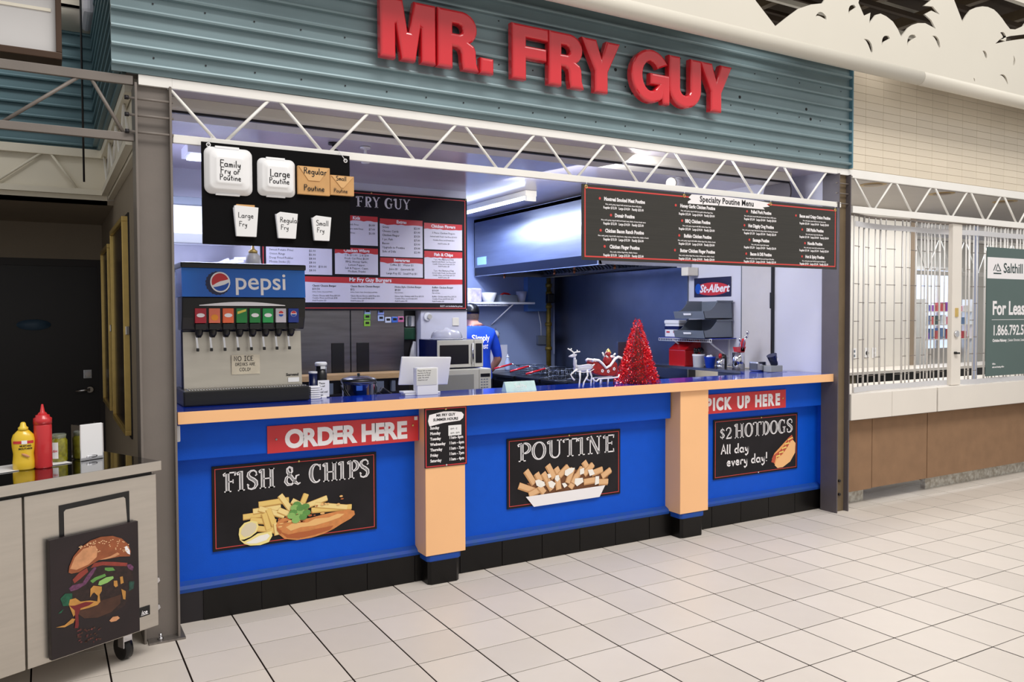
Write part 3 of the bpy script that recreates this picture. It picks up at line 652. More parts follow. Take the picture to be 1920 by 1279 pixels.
# marker-pen hand, x-height .55, cap height 1
PEN = {
 'F': ([[(.1,0),(.12,1)],[(.1,1),(.6,.97)],[(.12,.55),(.5,.56)]], .62), 'a': ([arc(.25,.25,.2,.24,30,340,9),[(.46,.5),(.44,.05),(.55,.0)]], .62),
 'm': ([[(.08,0),(.1,.5)],[(.1,.35),(.2,.5),(.3,.42),(.3,0)],[(.3,.35),(.42,.5),(.52,.42),(.54,0)]], .68), 'i': ([[(.12,0),(.12,.48)],[(.12,.66),(.14,.70)]], .28),
 'l': ([[(.12,1.0),(.1,.05),(.2,0)]], .28), 'y': ([[(.08,.5),(.14,.15),(.3,.08),(.42,.5)],[(.42,.5),(.36,-.2),(.16,-.36),(.06,-.22)]], .54),
 'r': ([[(.1,0),(.1,.5)],[(.1,.34),(.22,.48),(.38,.46)]], .44), 'o': ([arc(.26,.25,.2,.24,0,360,10)], .56),
 'P': ([[(.12,0),(.12,1),(.42,.95),(.52,.76),(.4,.56),(.12,.52)]], .62), 'u': ([[(.08,.5),(.1,.12),(.24,.02),(.4,.14),(.42,.5)],[(.42,.5),(.44,.02)]], .56),
 't': ([[(.2,.85),(.2,.08),(.32,.02)],[(.04,.52),(.38,.54)]], .42), 'n': ([[(.1,0),(.1,.5)],[(.1,.32),(.26,.5),(.4,.38),(.4,0)]], .54),
 'e': ([[(.08,.26),(.42,.28),(.36,.46),(.2,.5),(.08,.3),(.12,.08),(.28,.0),(.44,.08)]], .54), 'L': ([[(.12,1),(.1,.03),(.55,.03)]], .6),
 'g': ([arc(.25,.26,.19,.22,30,360,9),[(.45,.5),(.44,-.2),(.28,-.36),(.1,-.26)]], .58), 'R': ([[(.1,0),(.12,1),(.42,.92),(.48,.72),(.36,.54),(.12,.5)],[(.3,.52),(.56,.02)]], .64),
 'S': ([[(.5,.86),(.36,1),(.14,.94),(.1,.72),(.3,.54),(.5,.36),(.46,.08),(.24,0),(.06,.12)]], .62), 'N': ([[(.1,0),(.1,1),(.52,0),(.52,1)]], .68),
 'O': ([arc(.34,.5,.28,.5,0,360,12)], .74), 'I': ([[(.22,0),(.22,1)],[(.04,1),(.4,1)],[(.04,0),(.4,0)]], .5), 'C': ([arc(.36,.5,.28,.5,50,310,10)], .64),
 'E': ([[(.5,1),(.1,1),(.1,0),(.52,0)],[(.1,.52),(.42,.52)]], .6), 'D': ([[(.1,0),(.1,1),(.36,.95),(.54,.7),(.54,.3),(.36,.04),(.1,0)]], .66),
 'K': ([[(.1,0),(.1,1)],[(.5,1),(.12,.5),(.52,0)]], .6), 'A': ([[(.04,0),(.3,1),(.56,0)],[(.14,.38),(.46,.38)]], .64), '!': ([[(.12,1),(.12,.3)],[(.12,.08),(.12,.0)]], .3),
 'v': ([[(.06,.5),(.22,0),(.4,.5)]], .48), 'd': ([arc(.24,.24,.19,.23,20,340,9),[(.44,1),(.42,.04),(.52,0)]], .6), 's': ([[(.36,.44),(.2,.5),(.1,.38),(.3,.22),(.34,.08),(.18,0),(.06,.06)]], .46),
 'p': ([[(.1,.5),(.1,-.36)],[(.1,.42),(.28,.5),(.44,.3),(.34,.04),(.1,.04)]], .54), 'b': ([[(.1,1),(.1,0)],[(.1,.4),(.28,.5),(.44,.28),(.34,.02),(.1,.04)]], .54),
 '2': ([[(.08,.8),(.24,1),(.46,.9),(.44,.66),(.1,.04),(.54,.04)]], .62), 'h': ([[(.1,1),(.1,0)],[(.1,.34),(.26,.5),(.4,.38),(.4,0)]], .54), 'c': ([arc(.26,.25,.19,.24,50,310,8)], .46), '.': ([[(.1,.05),(.14,.0)]], .25), ' ': ([], .38),
}
def pen(mb, txt, x, z, h, y, wd=0.1, sx=1.0, rise=0.0, wob=0.0):
    cx = x; rr = random.Random(len(txt)*7 + int(h*1000))
    for c in txt:
        g, adv = PEN.get(c, PEN['o']); dz = rr.uniform(-wob, wob)*h
        for pts in g: ribbon(mb, [(cx+p[0]*h*sx, z+dz+p[1]*h+rise*(cx-x)) for p in pts], wd*h, y)
        cx += adv*h*sx
    return cx - x
def line_frame(mb, x0, x1, z0, z1, t, y):
    for a, b_, c, d in ((x0, x1, z0, z0+t), (x0, x1, z1-t, z1), (x0, x0+t, z0+t, z1-t), (x1-t, x1, z0+t, z1-t)):
        mb.poly([(a, y, c), (b_, y, c), (b_, y, d), (a, y, d)])
def sign_board(name, label, cat, x0, x1, z0, z1, y, m, d=0.006, group=None, frame=None, inset=0.012, ft=0.004, screws=(), skew=0.0, frame_mat=None, bev=0.0008):
    """flat printed board standing in a wall-parallel plane; returns (thing, origin)"""
    o = ((x0+x1)/2, y, z0); t = thing(name, label, cat, o, group=group)
    q = MB(o); q.box(x0, x1, y, y+d, z0, z1); bevel(q.build('board', m, t), bev)
    if frame is not None:
        q = MB(o); line_frame(q, x0+inset, x1-inset, z0+inset, z1-inset, ft, y-0.0007); q.build('border_line', frame, t)
    for sx_, sz_ in screws:
        q = MB(o); q.tube((sx_, y, sz_), (sx_, y-0.006, sz_), 0.007, 0.005, n=12); q.build('screw', m_gold if sz_ > (z0+z1)/2 else m_chrome, t)
    return t, o

# ================================================================ boards and signs on the counter front
FC_FRIES = [[(0.157,0.167),(0.341,0.171)],[(0.21,0.191),(0.361,0.196)],[(0.241,0.226),(0.406,0.233)],[(0.357,0.265),(0.418,0.175)],[(0.504,0.255),(0.47,0.176)],[(0.623,0.219),(0.484,0.181)],[(0.767,0.15),(0.532,0.158)],[(0.74,0.15),(0.554,0.187)],[(0.195,0.146),(0.333,0.118)],[(0.242,0.204),(0.381,0.146)],[(0.291,0.195),(0.326,0.098)],[(0.347,0.184),(0.428,0.14)],[(0.221,0.099),(0.346,0.068)],[(0.332,0.111),(0.34,0.045)],[(0.268,0.174),(0.293,0.082)],[(0.422,0.227),(0.498,0.179)],[(0.436,0.201),(0.428,0.14)]]
FC_FISH = [[(0.333,0.101),(0.347,0.13),(0.387,0.138),(0.435,0.111),(0.532,0.119),(0.602,0.128),(0.681,0.136),(0.747,0.138),(0.783,0.126),(0.787,0.104),(0.761,0.083),(0.709,0.061),(0.658,0.036),(0.601,0.016),(0.53,0.004),(0.447,0.002),(0.379,0.019),(0.349,0.047)],[(0.387,0.083),(0.428,0.102),(0.51,0.094),(0.553,0.11),(0.631,0.107),(0.681,0.121),(0.725,0.116),(0.695,0.098),(0.637,0.085),(0.552,0.071),(0.469,0.072),(0.414,0.059)],[(0.359,0.06),(0.4,0.04),(0.461,0.045),(0.517,0.045),(0.552,0.05),(0.609,0.053),(0.659,0.057),(0.637,0.035),(0.552,0.019),(0.461,0.011),(0.393,0.024)],[(0.336,0.09),(0.363,0.066),(0.359,0.049),(0.339,0.069)]]
FC_PARSLEY = [[(0.45,0.203),(-0.201,0.521)],[(0.436,0.187),(-0.201,0.521)],[(0.498,0.186),(-0.201,0.521)],[(0.47,0.162),(-0.201,0.521)],[(0.428,0.16),(-0.201,0.521)],[(0.418,0.144),(-0.201,0.521)],[(0.504,0.151),(-0.201,0.521)],[(0.456,0.129),(-0.201,0.521)],[(0.483,0.129),(-0.201,0.521)],[(0.442,0.117),(-0.201,0.521)],[(0.47,0.183),(-0.201,0.521)]]
FC_LEMON = [[(0.133,0.078),(0.137,0.11),(0.163,0.137),(0.202,0.145),(0.231,0.135),(0.239,0.11),(0.227,0.078),(0.194,0.056),(0.162,0.047),(0.139,0.047)],[(0.144,0.081),(0.149,0.105),(0.17,0.129),(0.202,0.137),(0.224,0.125),(0.229,0.108),(0.219,0.082),(0.191,0.063),(0.162,0.06)],[(0.136,0.05),(0.161,0.037),(0.194,0.049),(0.233,0.07),(0.279,0.071),(0.309,0.073),(0.312,0.046),(0.292,0.014),(0.246,0.004),(0.193,0.009),(0.161,0.023)],[(0.168,0.029),(0.2,0.038),(0.24,0.056),(0.286,0.062),(0.299,0.048),(0.279,0.027),(0.226,0.017),(0.187,0.02)]]
PT_FRIES = [[(0.137,0.239),(0.202,0.145)],[(0.083,0.146),(0.233,0.085)],[(0.217,0.214),(0.249,0.154)],[(0.269,0.211),(0.316,0.138)],[(0.305,0.26),(0.358,0.167)],[(0.369,0.235),(0.403,0.176)],[(0.468,0.235),(0.395,0.177)],[(0.596,0.256),(0.636,0.196)],[(0.674,0.229),(0.598,0.166)],[(0.505,0.219),(0.464,0.122)],[(0.584,0.216),(0.483,0.086)],[(0.754,0.187),(0.663,0.167)],[(0.824,0.177),(0.748,0.136)],[(0.8,0.096),(0.723,0.102)],[(0.596,0.115),(0.723,0.121)],[(0.158,0.075),(0.235,0.101)],[(0.302,0.149),(0.339,0.092)],[(0.381,0.159),(0.392,0.087)],[(0.233,0.128),(0.277,0.076)],[(0.539,0.172),(0.504,0.117)]]
PT_GRAVY = [[(0.145,0.156),(0.233,0.156),(0.322,0.194),(0.412,0.185),(0.505,0.204),(0.575,0.207),(0.669,0.188),(0.741,0.151),(0.815,0.144),(0.778,0.088),(0.693,0.058),(0.551,0.064),(0.458,0.055),(0.233,0.062),(0.189,0.114)]]
PT_CURDS = [[(0.205,0.168),(0.233,0.173),(0.277,0.151),(0.283,0.127),(0.249,0.117),(0.216,0.134)],[(0.3,0.201),(0.322,0.202),(0.333,0.179),(0.309,0.172)],[(0.367,0.185),(0.39,0.187),(0.399,0.158),(0.378,0.141),(0.358,0.162)],[(0.441,0.211),(0.476,0.225),(0.522,0.222),(0.505,0.195),(0.458,0.171),(0.438,0.182)],[(0.563,0.208),(0.598,0.215),(0.598,0.176),(0.563,0.169)],[(0.628,0.197),(0.669,0.198),(0.687,0.162),(0.645,0.153)],[(0.522,0.149),(0.586,0.148),(0.592,0.118),(0.539,0.094),(0.518,0.116)],[(0.693,0.146),(0.723,0.145),(0.723,0.094),(0.687,0.086)],[(0.305,0.148),(0.333,0.155),(0.367,0.132),(0.344,0.101),(0.316,0.114)],[(0.415,0.127),(0.441,0.129),(0.46,0.108),(0.435,0.094)],[(0.233,0.147),(0.255,0.149),(0.266,0.129),(0.244,0.125)]]
PT_TRAY = [[(0.132,0.069),(0.775,0.076),(0.727,0.0),(0.194,-0.004)],[(0.132,0.069),(0.775,0.076),(0.773,0.067),(0.134,0.058)]]
HD = [[(0.826,0.265),(0.764,0.224),(0.654,0.148),(0.627,0.108),(0.655,0.063),(0.7,0.058),(0.781,0.142),(0.863,0.228),(0.863,0.262)],[(0.866,0.239),(0.896,0.211),(0.891,0.133),(0.835,0.066),(0.749,0.028),(0.689,0.027),(0.656,0.053),(0.675,0.095),(0.748,0.134),(0.81,0.195),(0.838,0.232)]]
HD_SAUSAGE = [[(0.863,0.265),(0.821,0.242),(0.789,0.193),(0.724,0.147),(0.651,0.114),(0.638,0.075)]]
HD_MUSTARD = [[(0.863,0.26),(0.805,0.244),(0.822,0.219),(0.772,0.212),(0.789,0.188),(0.74,0.18),(0.756,0.154),(0.707,0.149),(0.716,0.125),(0.675,0.123),(0.675,0.1)]]
m_fry1 = mat('print_fry_yellow', (240, 205, 120), 0.6); m_fry2 = mat('print_fry_shadow', (206, 160, 84), 0.6); m_fry3 = mat('print_fry_light', (248, 222, 150), 0.6)
m_fish1 = mat('print_batter', (214, 138, 78), 0.6, noise=0.12, scale=30); m_fish2 = mat('print_batter_light', (242, 190, 122), 0.6); m_fish3 = mat('print_batter_dark', (182, 98, 52), 0.6)
m_green = mat('print_parsley', (96, 150, 74), 0.6, noise=0.15, scale=40); m_green2 = mat('print_parsley_light', (142, 188, 104), 0.6)
m_lemon = mat('print_lemon', (250, 232, 150), 0.6); m_lemon2 = mat('print_lemon_flesh', (226, 214, 184), 0.6)
m_curd = mat('print_curd', (250, 246, 238), 0.6); m_gravy = mat('print_gravy', (120, 74, 42), 0.6); m_pf1 = mat('print_poutine_fry', (232, 186, 138), 0.6); m_pf2 = mat('print_poutine_fry_shade', (200, 148, 98), 0.6)
m_bun = mat('print_bun', (238, 166, 100), 0.6); m_bun2 = mat('print_bun_light', (248, 192, 132), 0.6); m_saus = mat('print_sausage', (190, 84, 60), 0.6); m_must = mat('print_mustard', (250, 216, 120), 0.6)
def off(pts, o): return [(p[0]+o[0], p[1]+o[1]) for p in pts]
# --- fish and chips
t, o = sign_board('food_poster', 'chalkboard poster reading FISH & CHIPS on the left blue counter panel', 'sign', -0.087, 0.836, 0.347, 0.805, 0.180, m_chalkboard, frame=m_thinred, screws=((0.378, 0.792), (0.380, 0.362)), inset=0.014)
slab_word(t, o, 'FISH & CHIPS', -0.036, 0.660, 0.108, 0.1788, width=0.83)
O2 = (-0.087, 0.347)
q = MB(o)
for i, f in enumerate(FC_FRIES): ribbon(q, off(f, O2), 0.034, 0.1788 - 0.0002*i)
q.build('fries_outline', m_fry2, t, kind='stuff')
q = MB(o)
for i, f in enumerate(FC_FRIES): q.cur = i % 2; ribbon(q, off([(f[0][0]+.002, f[0][1]+.002), (f[1][0]+.001, f[1][1]+.002)], O2), 0.026, 0.1787 - 0.0002*i)
q.build('fries', [m_fry1, m_fry3], t, kind='stuff')
q = MB(o)
for i, (pp, c) in enumerate(zip(FC_FISH, (0, 1, 2, 2))): q.cur = c; poly(q, off(pp, O2), 0.1750 - 0.0006*i)
rr = random.Random(5)
for i in range(26):
    tt = rr.random(); q.cur = 2 if rr.random() < .6 else 1
    disc(q, O2[0]+0.36+0.36*tt+rr.uniform(-.02, .02), O2[1]+0.105+0.09*tt+rr.uniform(-.035, .03), rr.uniform(.006, .014), 0.1728, rr.uniform(.003, .007), n=9)
q.build('battered_fish', [m_fish1, m_fish2, m_fish3], t, kind='stuff')
q = MB(o)
for i, pp in enumerate(FC_PARSLEY): q.cur = i % 2; disc(q, pp[0][0]+O2[0], pp[0][1]+O2[1], 0.024, 0.1722-0.0001*i, 0.018, n=9)
q.build('parsley', [m_green, m_green2], t, kind='stuff')
q = MB(o)
for i, (pp, c) in enumerate(zip(FC_LEMON, (0, 1, 0, 2))): q.cur = c; poly(q, off(pp, O2), 0.1738 - 0.0006*i)
q.build('lemon', [m_lemon, m_lemon2, m_curd], t, kind='stuff')
# --- poutine
t, o = sign_board('food_poster', 'chalkboard poster reading POUTINE on the middle blue counter panel', 'sign', 1.724, 2.640, 0.351, 0.808, 0.180, m_chalkboard, frame=m_thinred, screws=((2.205, 0.795), (2.205, 0.392)), inset=0.014)
slab_word(t, o, 'POUTINE', 1.796, 0.652, 0.122, 0.1788, width=0.80)
O2 = (1.726, 0.351)
q = MB(o); poly(q, off(PT_GRAVY[0], O2), 0.1786); q.build('gravy', m_gravy, t)
q = MB(o)
for i, f in enumerate(PT_FRIES): q.cur = 1; ribbon(q, off(f, O2), 0.046, 0.1778 - 0.0003*i); q.cur = 0; ribbon(q, off([(f[0][0]+.004, f[0][1]+.003), (f[1][0]+.003, f[1][1]+.003)], O2), 0.034, 0.1776 - 0.0003*i)
q.build('fries', [m_pf1, m_pf2], t, kind='stuff')
q = MB(o)
for i, pp in enumerate(PT_CURDS): poly(q, off(pp, O2), 0.1712 - 0.0001*i)
q.build('cheese_curds', m_curd, t, kind='stuff')
q = MB(o); poly(q, off(PT_TRAY[0], O2), 0.1698); q.build('paper_tray', m_signwhite, t)
# --- hot dogs
t, o = sign_board('food_poster', 'chalkboard poster reading $2 HOTDOGS All day every day! on the right blue counter panel', 'sign', 3.527, 4.450, 0.352, 0.808, 0.180, m_chalkboard, frame=m_thinred, screws=((4.03, 0.795), (4.00, 0.365)), inset=0.014)
slab_word(t, o, '$2', 3.585, 0.655, 0.088, 0.1788, width=0.13)
slab_word(t, o, 'HOTDOGS', 3.738, 0.652, 0.112, 0.1788, width=0.655)
q = MB(o); pen(q, 'All day', 3.600, 0.540, 0.072, 0.1788, wd=.16, sx=1.25); pen(q, 'every day!', 3.660, 0.445, 0.072, 0.1788, wd=.16, sx=1.25)
q.build('chalk_writing', m_signwhite, t, kind='stuff')
O2 = (3.527, 0.350)
q = MB(o); poly(q, off(HD[0], O2), 0.1786); q.build('bun_back', m_bun, t)
q = MB(o); ribbon(q, off(HD_SAUSAGE[0], O2), 0.040, 0.1780); q.build('sausage', m_saus, t)
q = MB(o); ribbon(q, off(HD_MUSTARD[0], O2), 0.010, 0.1764); q.build('mustard', m_must, t)
q = MB(o); poly(q, off(HD[1], O2), 0.1772); q.build('bun_front', m_bun2, t)
# --- red banners
def sans_letters(t, o, txt, x0, x1, z, size, y, bold, m=m_signwhite, sx=1.0, space=1.0):
    """one mesh per printed letter, spread so that the word fills x0..x1"""
    cu = []
    for c in txt:
        if c == ' ': cu.append((None, size*.26)); continue
        mb = MB(); words(mb, c, 0, 0, size, bold=bold, sx=sx, res=5)
        xs = [v.x for v in mb.v]; cu.append((mb, max(xs)-min(xs), min(xs)))
    tot = sum(c[1] for c in cu); n_ = len(txt)-1; gap = (x1-x0-tot)/n_
    x = x0
    for c in cu:
        if c[0] is not None:
            for i, v in enumerate(c[0].v): c[0].v[i] = Vector((v.x - c[2] + x, v.y + y, v.z + z)) - Vector(o)
            c[0].build('letter', m, t)
        x += c[1] + gap
t, o = sign_board('banner_sign', 'red sign reading ORDER HERE below the countertop', 'sign', 0.190, 1.078, 0.860, 1.010, 0.112, m_signred, screws=((0.238, 0.935), (1.040, 0.955)))
sans_letters(t, o, 'ORDER HERE', 0.285, 1.005, 0.886, 0.134, 0.1112, 0.0066, sx=.95)
q = MB(o); q.box(1.050, 1.070, 0.109, 0.112, 0.985, 1.006); q.build('clip', m_whitep, t)
t, o = sign_board('banner_sign', 'red sign reading PICK UP HERE below the countertop at the right', 'sign', 3.34, 4.232, 0.869, 1.013, 0.112, m_signred, screws=((4.195, 0.945),))
sans_letters(t, o, 'PICK UP HERE', 3.385, 4.165, 0.897, 0.122, 0.1112, 0.0068, sx=.82)
# --- opening hours
t, o = sign_board('hours_sign', 'small black opening hours board on the left peach pillar', 'sign', 1.078, 1.357, 0.706, 1.062, 0.024, m_chalkboard, frame=m_signred, inset=0.005, ft=0.006, screws=((1.215, 1.050), (1.217, 0.716)))
q = MB(o); poly(q, [(1.105,.965),(1.10,.985),(1.108,1.02),(1.14,1.026),(1.20,1.036),(1.26,1.034),(1.32,1.026),(1.335,1.01),(1.33,.99),(1.31,.975),(1.2,.968),(1.11,.953)], 0.0232); q.build('brush_stroke', m_signwhite, t)
q = MB(o); words(q, 'MR FRY GUY', 1.215, 1.008, 0.022, y=0.0224, bold=.0006, align='CENTER'); words(q, 'SUMMER HOURS', 1.215, 0.982, 0.022, y=0.0224, bold=.0006, align='CENTER'); q.build('heading', m_ink, t, kind='stuff')
q = MB(o); q.box(1.232, 1.318, 0.0226, 0.0236, 0.888, 0.950); q.build('taped_note', m_paper, t, label='white paper note taped over the first hours')
q = MB(o); pen(q, 'on c', 1.245, 0.925, 0.016, 0.0218, wd=.12, sx=1.5); pen(q, 'on on', 1.245, 0.899, 0.016, 0.0218, wd=.12, sx=1.5); q.build('note_writing', m_ink, t, kind='stuff')
q = MB(o)
for i, (a, b_) in enumerate((('Sunday', ''), ('Monday', ''), ('Tuesday', '11am- 6pm'), ('Wednesday', '11am - 6pm'), ('Thursday', '11am - 7pm'), ('Friday', '11am - 7pm'), ('Saturday', '11am - 4pm'))):
    z = 0.934 - 0.0325*i
    words(q, a, 1.113, z, 0.024, y=0.0232, bold=.0008, sx=.86)
    if b_: words(q, b_, 1.236, z, 0.024, y=0.0232, bold=.0008, sx=.86)
q.build('lettering', m_signwhite, t, kind='stuff')

# ================================================================ hanging boards
# black board with sample containers
bb, o = sign_board('display_board', 'black board hung from the truss with food containers fixed to it', 'display', -0.152, 0.612, 1.968, 2.476, -0.052, m_blackm, d=0.008)
for x, z in ((-0.118, 2.462), (0.588, 2.448)):
    q = MB(o); q.path([(x+.009*math.cos(k*PI/5), -0.054, z+.009*math.sin(k*PI/5)) for k in range(10)], 0.003, n=6, closed=True); q.build('grommet', m_whitep, bb)
    q = MB(o); q.path([(x, -0.056, z), (x+.012, -0.05, z+.035), (x+.02, -0.03, z+.05)] if x < 0 else [(x, -0.056, z), (x-.02, -0.05, z+.03), (x-.028, -0.03, z+.05)], 0.002, n=6); q.build('cord', m_whitep, bb)
def clamshell(label, cx, cz, s, txts):
    t = thing('foam_container', label, 'container', (cx, -0.053, cz), group=None); o = (cx, -0.053, cz)
    # rounded square lid with raised centre, facing the viewer
    def rsq(h, r, n=5): 
        P = []
        for qx, qz, a0 in ((1, 1, 0), (-1, 1, 90), (-1, -1, 180), (1, -1, 270)):
            P += arc(qx*(h-r), qz*(h-r), r, r, a0, a0+90, n)
        return P
    q = MB(); q.smooth = True
    levels = [(s, .30*s, 0.0), (s, .30*s, -.004), (s*.93, .28*s, -.010), (s*.84, .26*s, -.030), (s*.76, .22*s, -.036), (s*.60, .14*s, -.036), (s*.57, .12*s, -.040), (s*.50, .10*s, -.040)]
    rings = [[q.addv((p[0], -0.0+yy, p[1])) for p in rsq(h, r)] for h, r, yy in levels]
    for A0, B0 in zip(rings, rings[1:]):
        n = len(A0)
        for k in range(n): q.face((A0[k], A0[(k+1) % n], B0[(k+1) % n], B0[k]))
    q.smooth = False; q.face(rings[-1])
    ob = q.build('lid', m_foam, t)
    for zz in (-1, 1):
        q = MB(); q.bbox(-s*.55, s*.45, -0.012, 0, zz*s*1.0-0.006, zz*s*1.0+0.006, 0.002); q.build('rim_tab', m_foam, t)
    q = MB()
    for txt, dx, dz, h in txts: pen(q, txt, dx, dz, h, -0.0412, wd=.12, sx=1.0, wob=.03)
    q.build('marker_writing', m_ink, t, kind='stuff')
clamshell('large white foam box marked Family Fry or Poutine on the hanging black board', -0.024, 2.337, 0.117, (('Family', -0.048, 0.016, .034), ('Fry or', -0.046, -0.018, .032), ('Poutine', -0.050, -0.050, .030)))
clamshell('smaller white foam box marked Large Poutine on the hanging black board', 0.215, 2.325, 0.097, (('Large', -0.042, 0.0, .038), ('Poutine', -0.046, -0.035, .030)))
def cardbox(label, x0, x1, z0, z1, txts, vee):
    o = ((x0+x1)/2, -0.053, z0); t = thing('card_box', label, 'container', o)
    q = MB(o); q.box(x0, x1, -0.075, -0.053, z0, z1); bevel(q.build('box', m_kraft, t), 0.002)
    q = MB(o); xm = (x0+x1)/2; wv = (x1-x0)/2
    fl = [(x0+.006, z1-.004), (x1-.006, z1-.004), (xm+wv*vee, z1-(z1-z0)*.50), (xm-wv*vee, z1-(z1-z0)*.50)] if vee > .1 else [(x0+.006, z1-.004), (x1-.006, z1-.004), (xm+.006, z1-(z1-z0)*.62), (xm-.006, z1-(z1-z0)*.62)]
    q.extr(fl, 0.003, 'y', -0.0785); q.build('flap', mat('kraft_card_light', (222, 176, 120), 0.7), t)
    q = MB(o)
    for txt, dx, dz, h in txts: pen(q, txt, x0+dx, z0+dz, h, -0.0795, wd=.13, wob=.03)
    q.build('marker_writing', m_ink, t, kind='stuff')
cardbox('brown card box marked Regular Poutine on the hanging black board', 0.322, 0.494, 2.248, 2.396, (('Regular', .030, .108, .034), ('Poutine', .030, .020, .032)), .35)
cardbox('small brown card box marked Small Poutine at the edge of the hanging black board', 0.496, 0.628, 2.256, 2.362, (('Small', .030, .078, .024), ('Poutine', .018, .014, .022)), 0)
def frybox(label, x0, x1, z0, z1, a, b_, open_=False):
    o = ((x0+x1)/2, -0.053, z0); t = thing('fry_carton', label, 'container', o)
    q = MB(o); w_ = x1-x0
    q.extr([(x0+.014, z0), (x1-.012, z0), (x1, z1-.006), (x0+.012 if open_ else x0+.024, z1), (x0+.004, z1-.003 if open_ else z1-.014)], 0.020, 'y', -0.075); bevel(q.build('carton', m_paper, t), 0.0015)
    q = MB(o); q.extr([(x0+.012, z0+.004), (x0+.014, z0), (x0+.004, z1-.014), (x0, z1-.012)], 0.016, 'y', -0.072); q.build('side_fold', mat('paper_shade', (214, 216, 224), 0.7), t)
    if open_:
        q = MB(o); q.box(x0+.016, x1-.018, -0.07, -0.056, z1-.006, z1+.006); q.build('inner_flap', m_kraft, t)
    q = MB(o); pen(q, a, x0+.022, z0+(z1-z0)*.60, .028, -0.0757, wd=.11); pen(q, b_, x0+.026, z0+(z1-z0)*.32, .026, -0.0757, wd=.11); q.build('marker_writing', m_ink, t, kind='stuff')
frybox('white fry carton marked Large Fry on the hanging black board', -0.006, 0.118, 2.012, 2.168, 'Large', 'Fry', True)
frybox('white fry carton marked Regular Fry, middle of the three on the black board', 0.204, 0.320, 2.012, 2.148, 'Regular', 'Fry')
frybox('white fry carton marked Small Fry, right of the three on the black board', 0.394, 0.500, 2.008, 2.140, 'Small', 'Fry')

# specialty poutine menu
m_gradboard = mat('grey_striped_board', (50, 48, 44), 0.45, noise=0.16, scale=5, stretch=(0.4, 1, 30))
sp, o = sign_board('menu_board', 'long dark menu board reading Specialty Poutine Menu hung under the truss at right', 'sign', 2.150, 4.612, 1.962, 2.448, -0.056, m_gradboard, frame=m_thinred, inset=0.018, ft=0.009, d=0.010)
for x in (2.180, 3.010, 3.86, 4.585):
    q = MB(o); q.path([(x+.010*math.cos(k*PI/5), -0.0585, 2.430+.010*math.sin(k*PI/5)) for k in range(10)], 0.003, n=6, closed=True); q.build('grommet', m_gold, sp)
    q = MB(o); q.path([(x, -0.058, 2.430), (x+.010, -0.05, 2.455), (x+.022, -0.032, 2.470)], 0.002, n=6); q.build('cord', m_whitep, sp)
q = MB(o); poly(q, [(3.045,2.395),(3.075,2.41),(3.05,2.422),(3.08,2.446),(3.4,2.452),(3.70,2.446),(3.86,2.438),(3.82,2.425),(3.85,2.41),(3.78,2.40),(3.80,2.385),(3.5,2.386),(3.2,2.382),(3.045,2.380)], -0.0575); q.build('brush_stroke', m_signwhite, sp)
q = MB(o); words(q, 'Specialty Poutine Menu', 3.42, 2.400, 0.058, y=-0.0585, bold=.0012, align='CENTER', sx=.92, space=1.05); q.build('heading', m_ink, sp, kind='stuff')
MENU = [[('Montreal Smoked Meat Poutine', 'fries, curds, gravy, topped with smoked meat, shaved dill pickles', '$12.50', '$14.50', '$25.00'), ('Donair Poutine', 'fries, curds, gravy, topped with beef donair meat, drizzle of sweet donair sauce', '$12.50', '$14.50', '$25.00'), ('Chicken Bacon Ranch Poutine', 'fries, curds, gravy, topped with crispy bacon, crispy onions, chicken bites, drizzle of ranch', '$13.50', '$15.50', '$26.00'), ('Chicken Finger Poutine', 'fries, curds, chicken finger bites, drizzle of sauce', '$13.50', '$15.50', '$25.00')],
 [('Honey Garlic Chicken Poutine', 'fries, curds, gravy, topped with honey garlic chicken finger bites', '$12.00', '$14.00', '$24.00'), ('BBQ Chicken Poutine', 'fries, curds, gravy, topped with BBQ chicken finger bites', '$12.00', '$14.00', '$24.00'), ('Buffalo Chicken Poutine', 'fries, curds, gravy, topped with buffalo chicken finger bites, drizzle of ranch', '$12.00', '$14.00', '$24.00'), ('Butter Chicken Finger Poutine', 'fries, curds, chicken finger bites, butter chicken sauce, drizzle of ranch', '$12.00', '$14.00', '$24.00')],
 [('Pulled Pork Poutine', 'fries, curds, gravy, topped with pulled pork and a drizzle of BBQ sauce', '$12.00', '$14.00', '$24.00'), ('Hot Diggity Dog Poutine', 'fries, curds, gravy, topped with sliced hotdogs, drizzle of ketchup and mustard', '$11.50', '$13.00', '$22.00'), ('Sausage Poutine', 'fries, curds, gravy, topped with sausage', '$12.50', '$14.50', '$26.00'), ('Bacon & Dill Poutine', 'fries, curds, gravy, topped with bacon and chopped dill pickles', '$12.50', '$14.00', '$25.00')],
 [('Bacon and Crispy Onion Poutine', 'fries, curds, gravy, topped with bacon and crispy onions', '$12.00', '$14.00', '$24.00'), ('Dill Pickle Poutine', 'fries, curds, gravy, topped with dill pickles', '$11.00', '$14.00', '$24.00'), ('Noodle Poutine', 'fries, curds, gravy, topped with noodles and sauce', '$11.00', '$15.00', '$25.00'), ('Hot & Spicy Poutine', 'fries, curds, gravy, topped with hot peppers and jalapenos', '$9.50', '$12.00', '$22.00')]]
qw = MB(o); qr = MB(o)
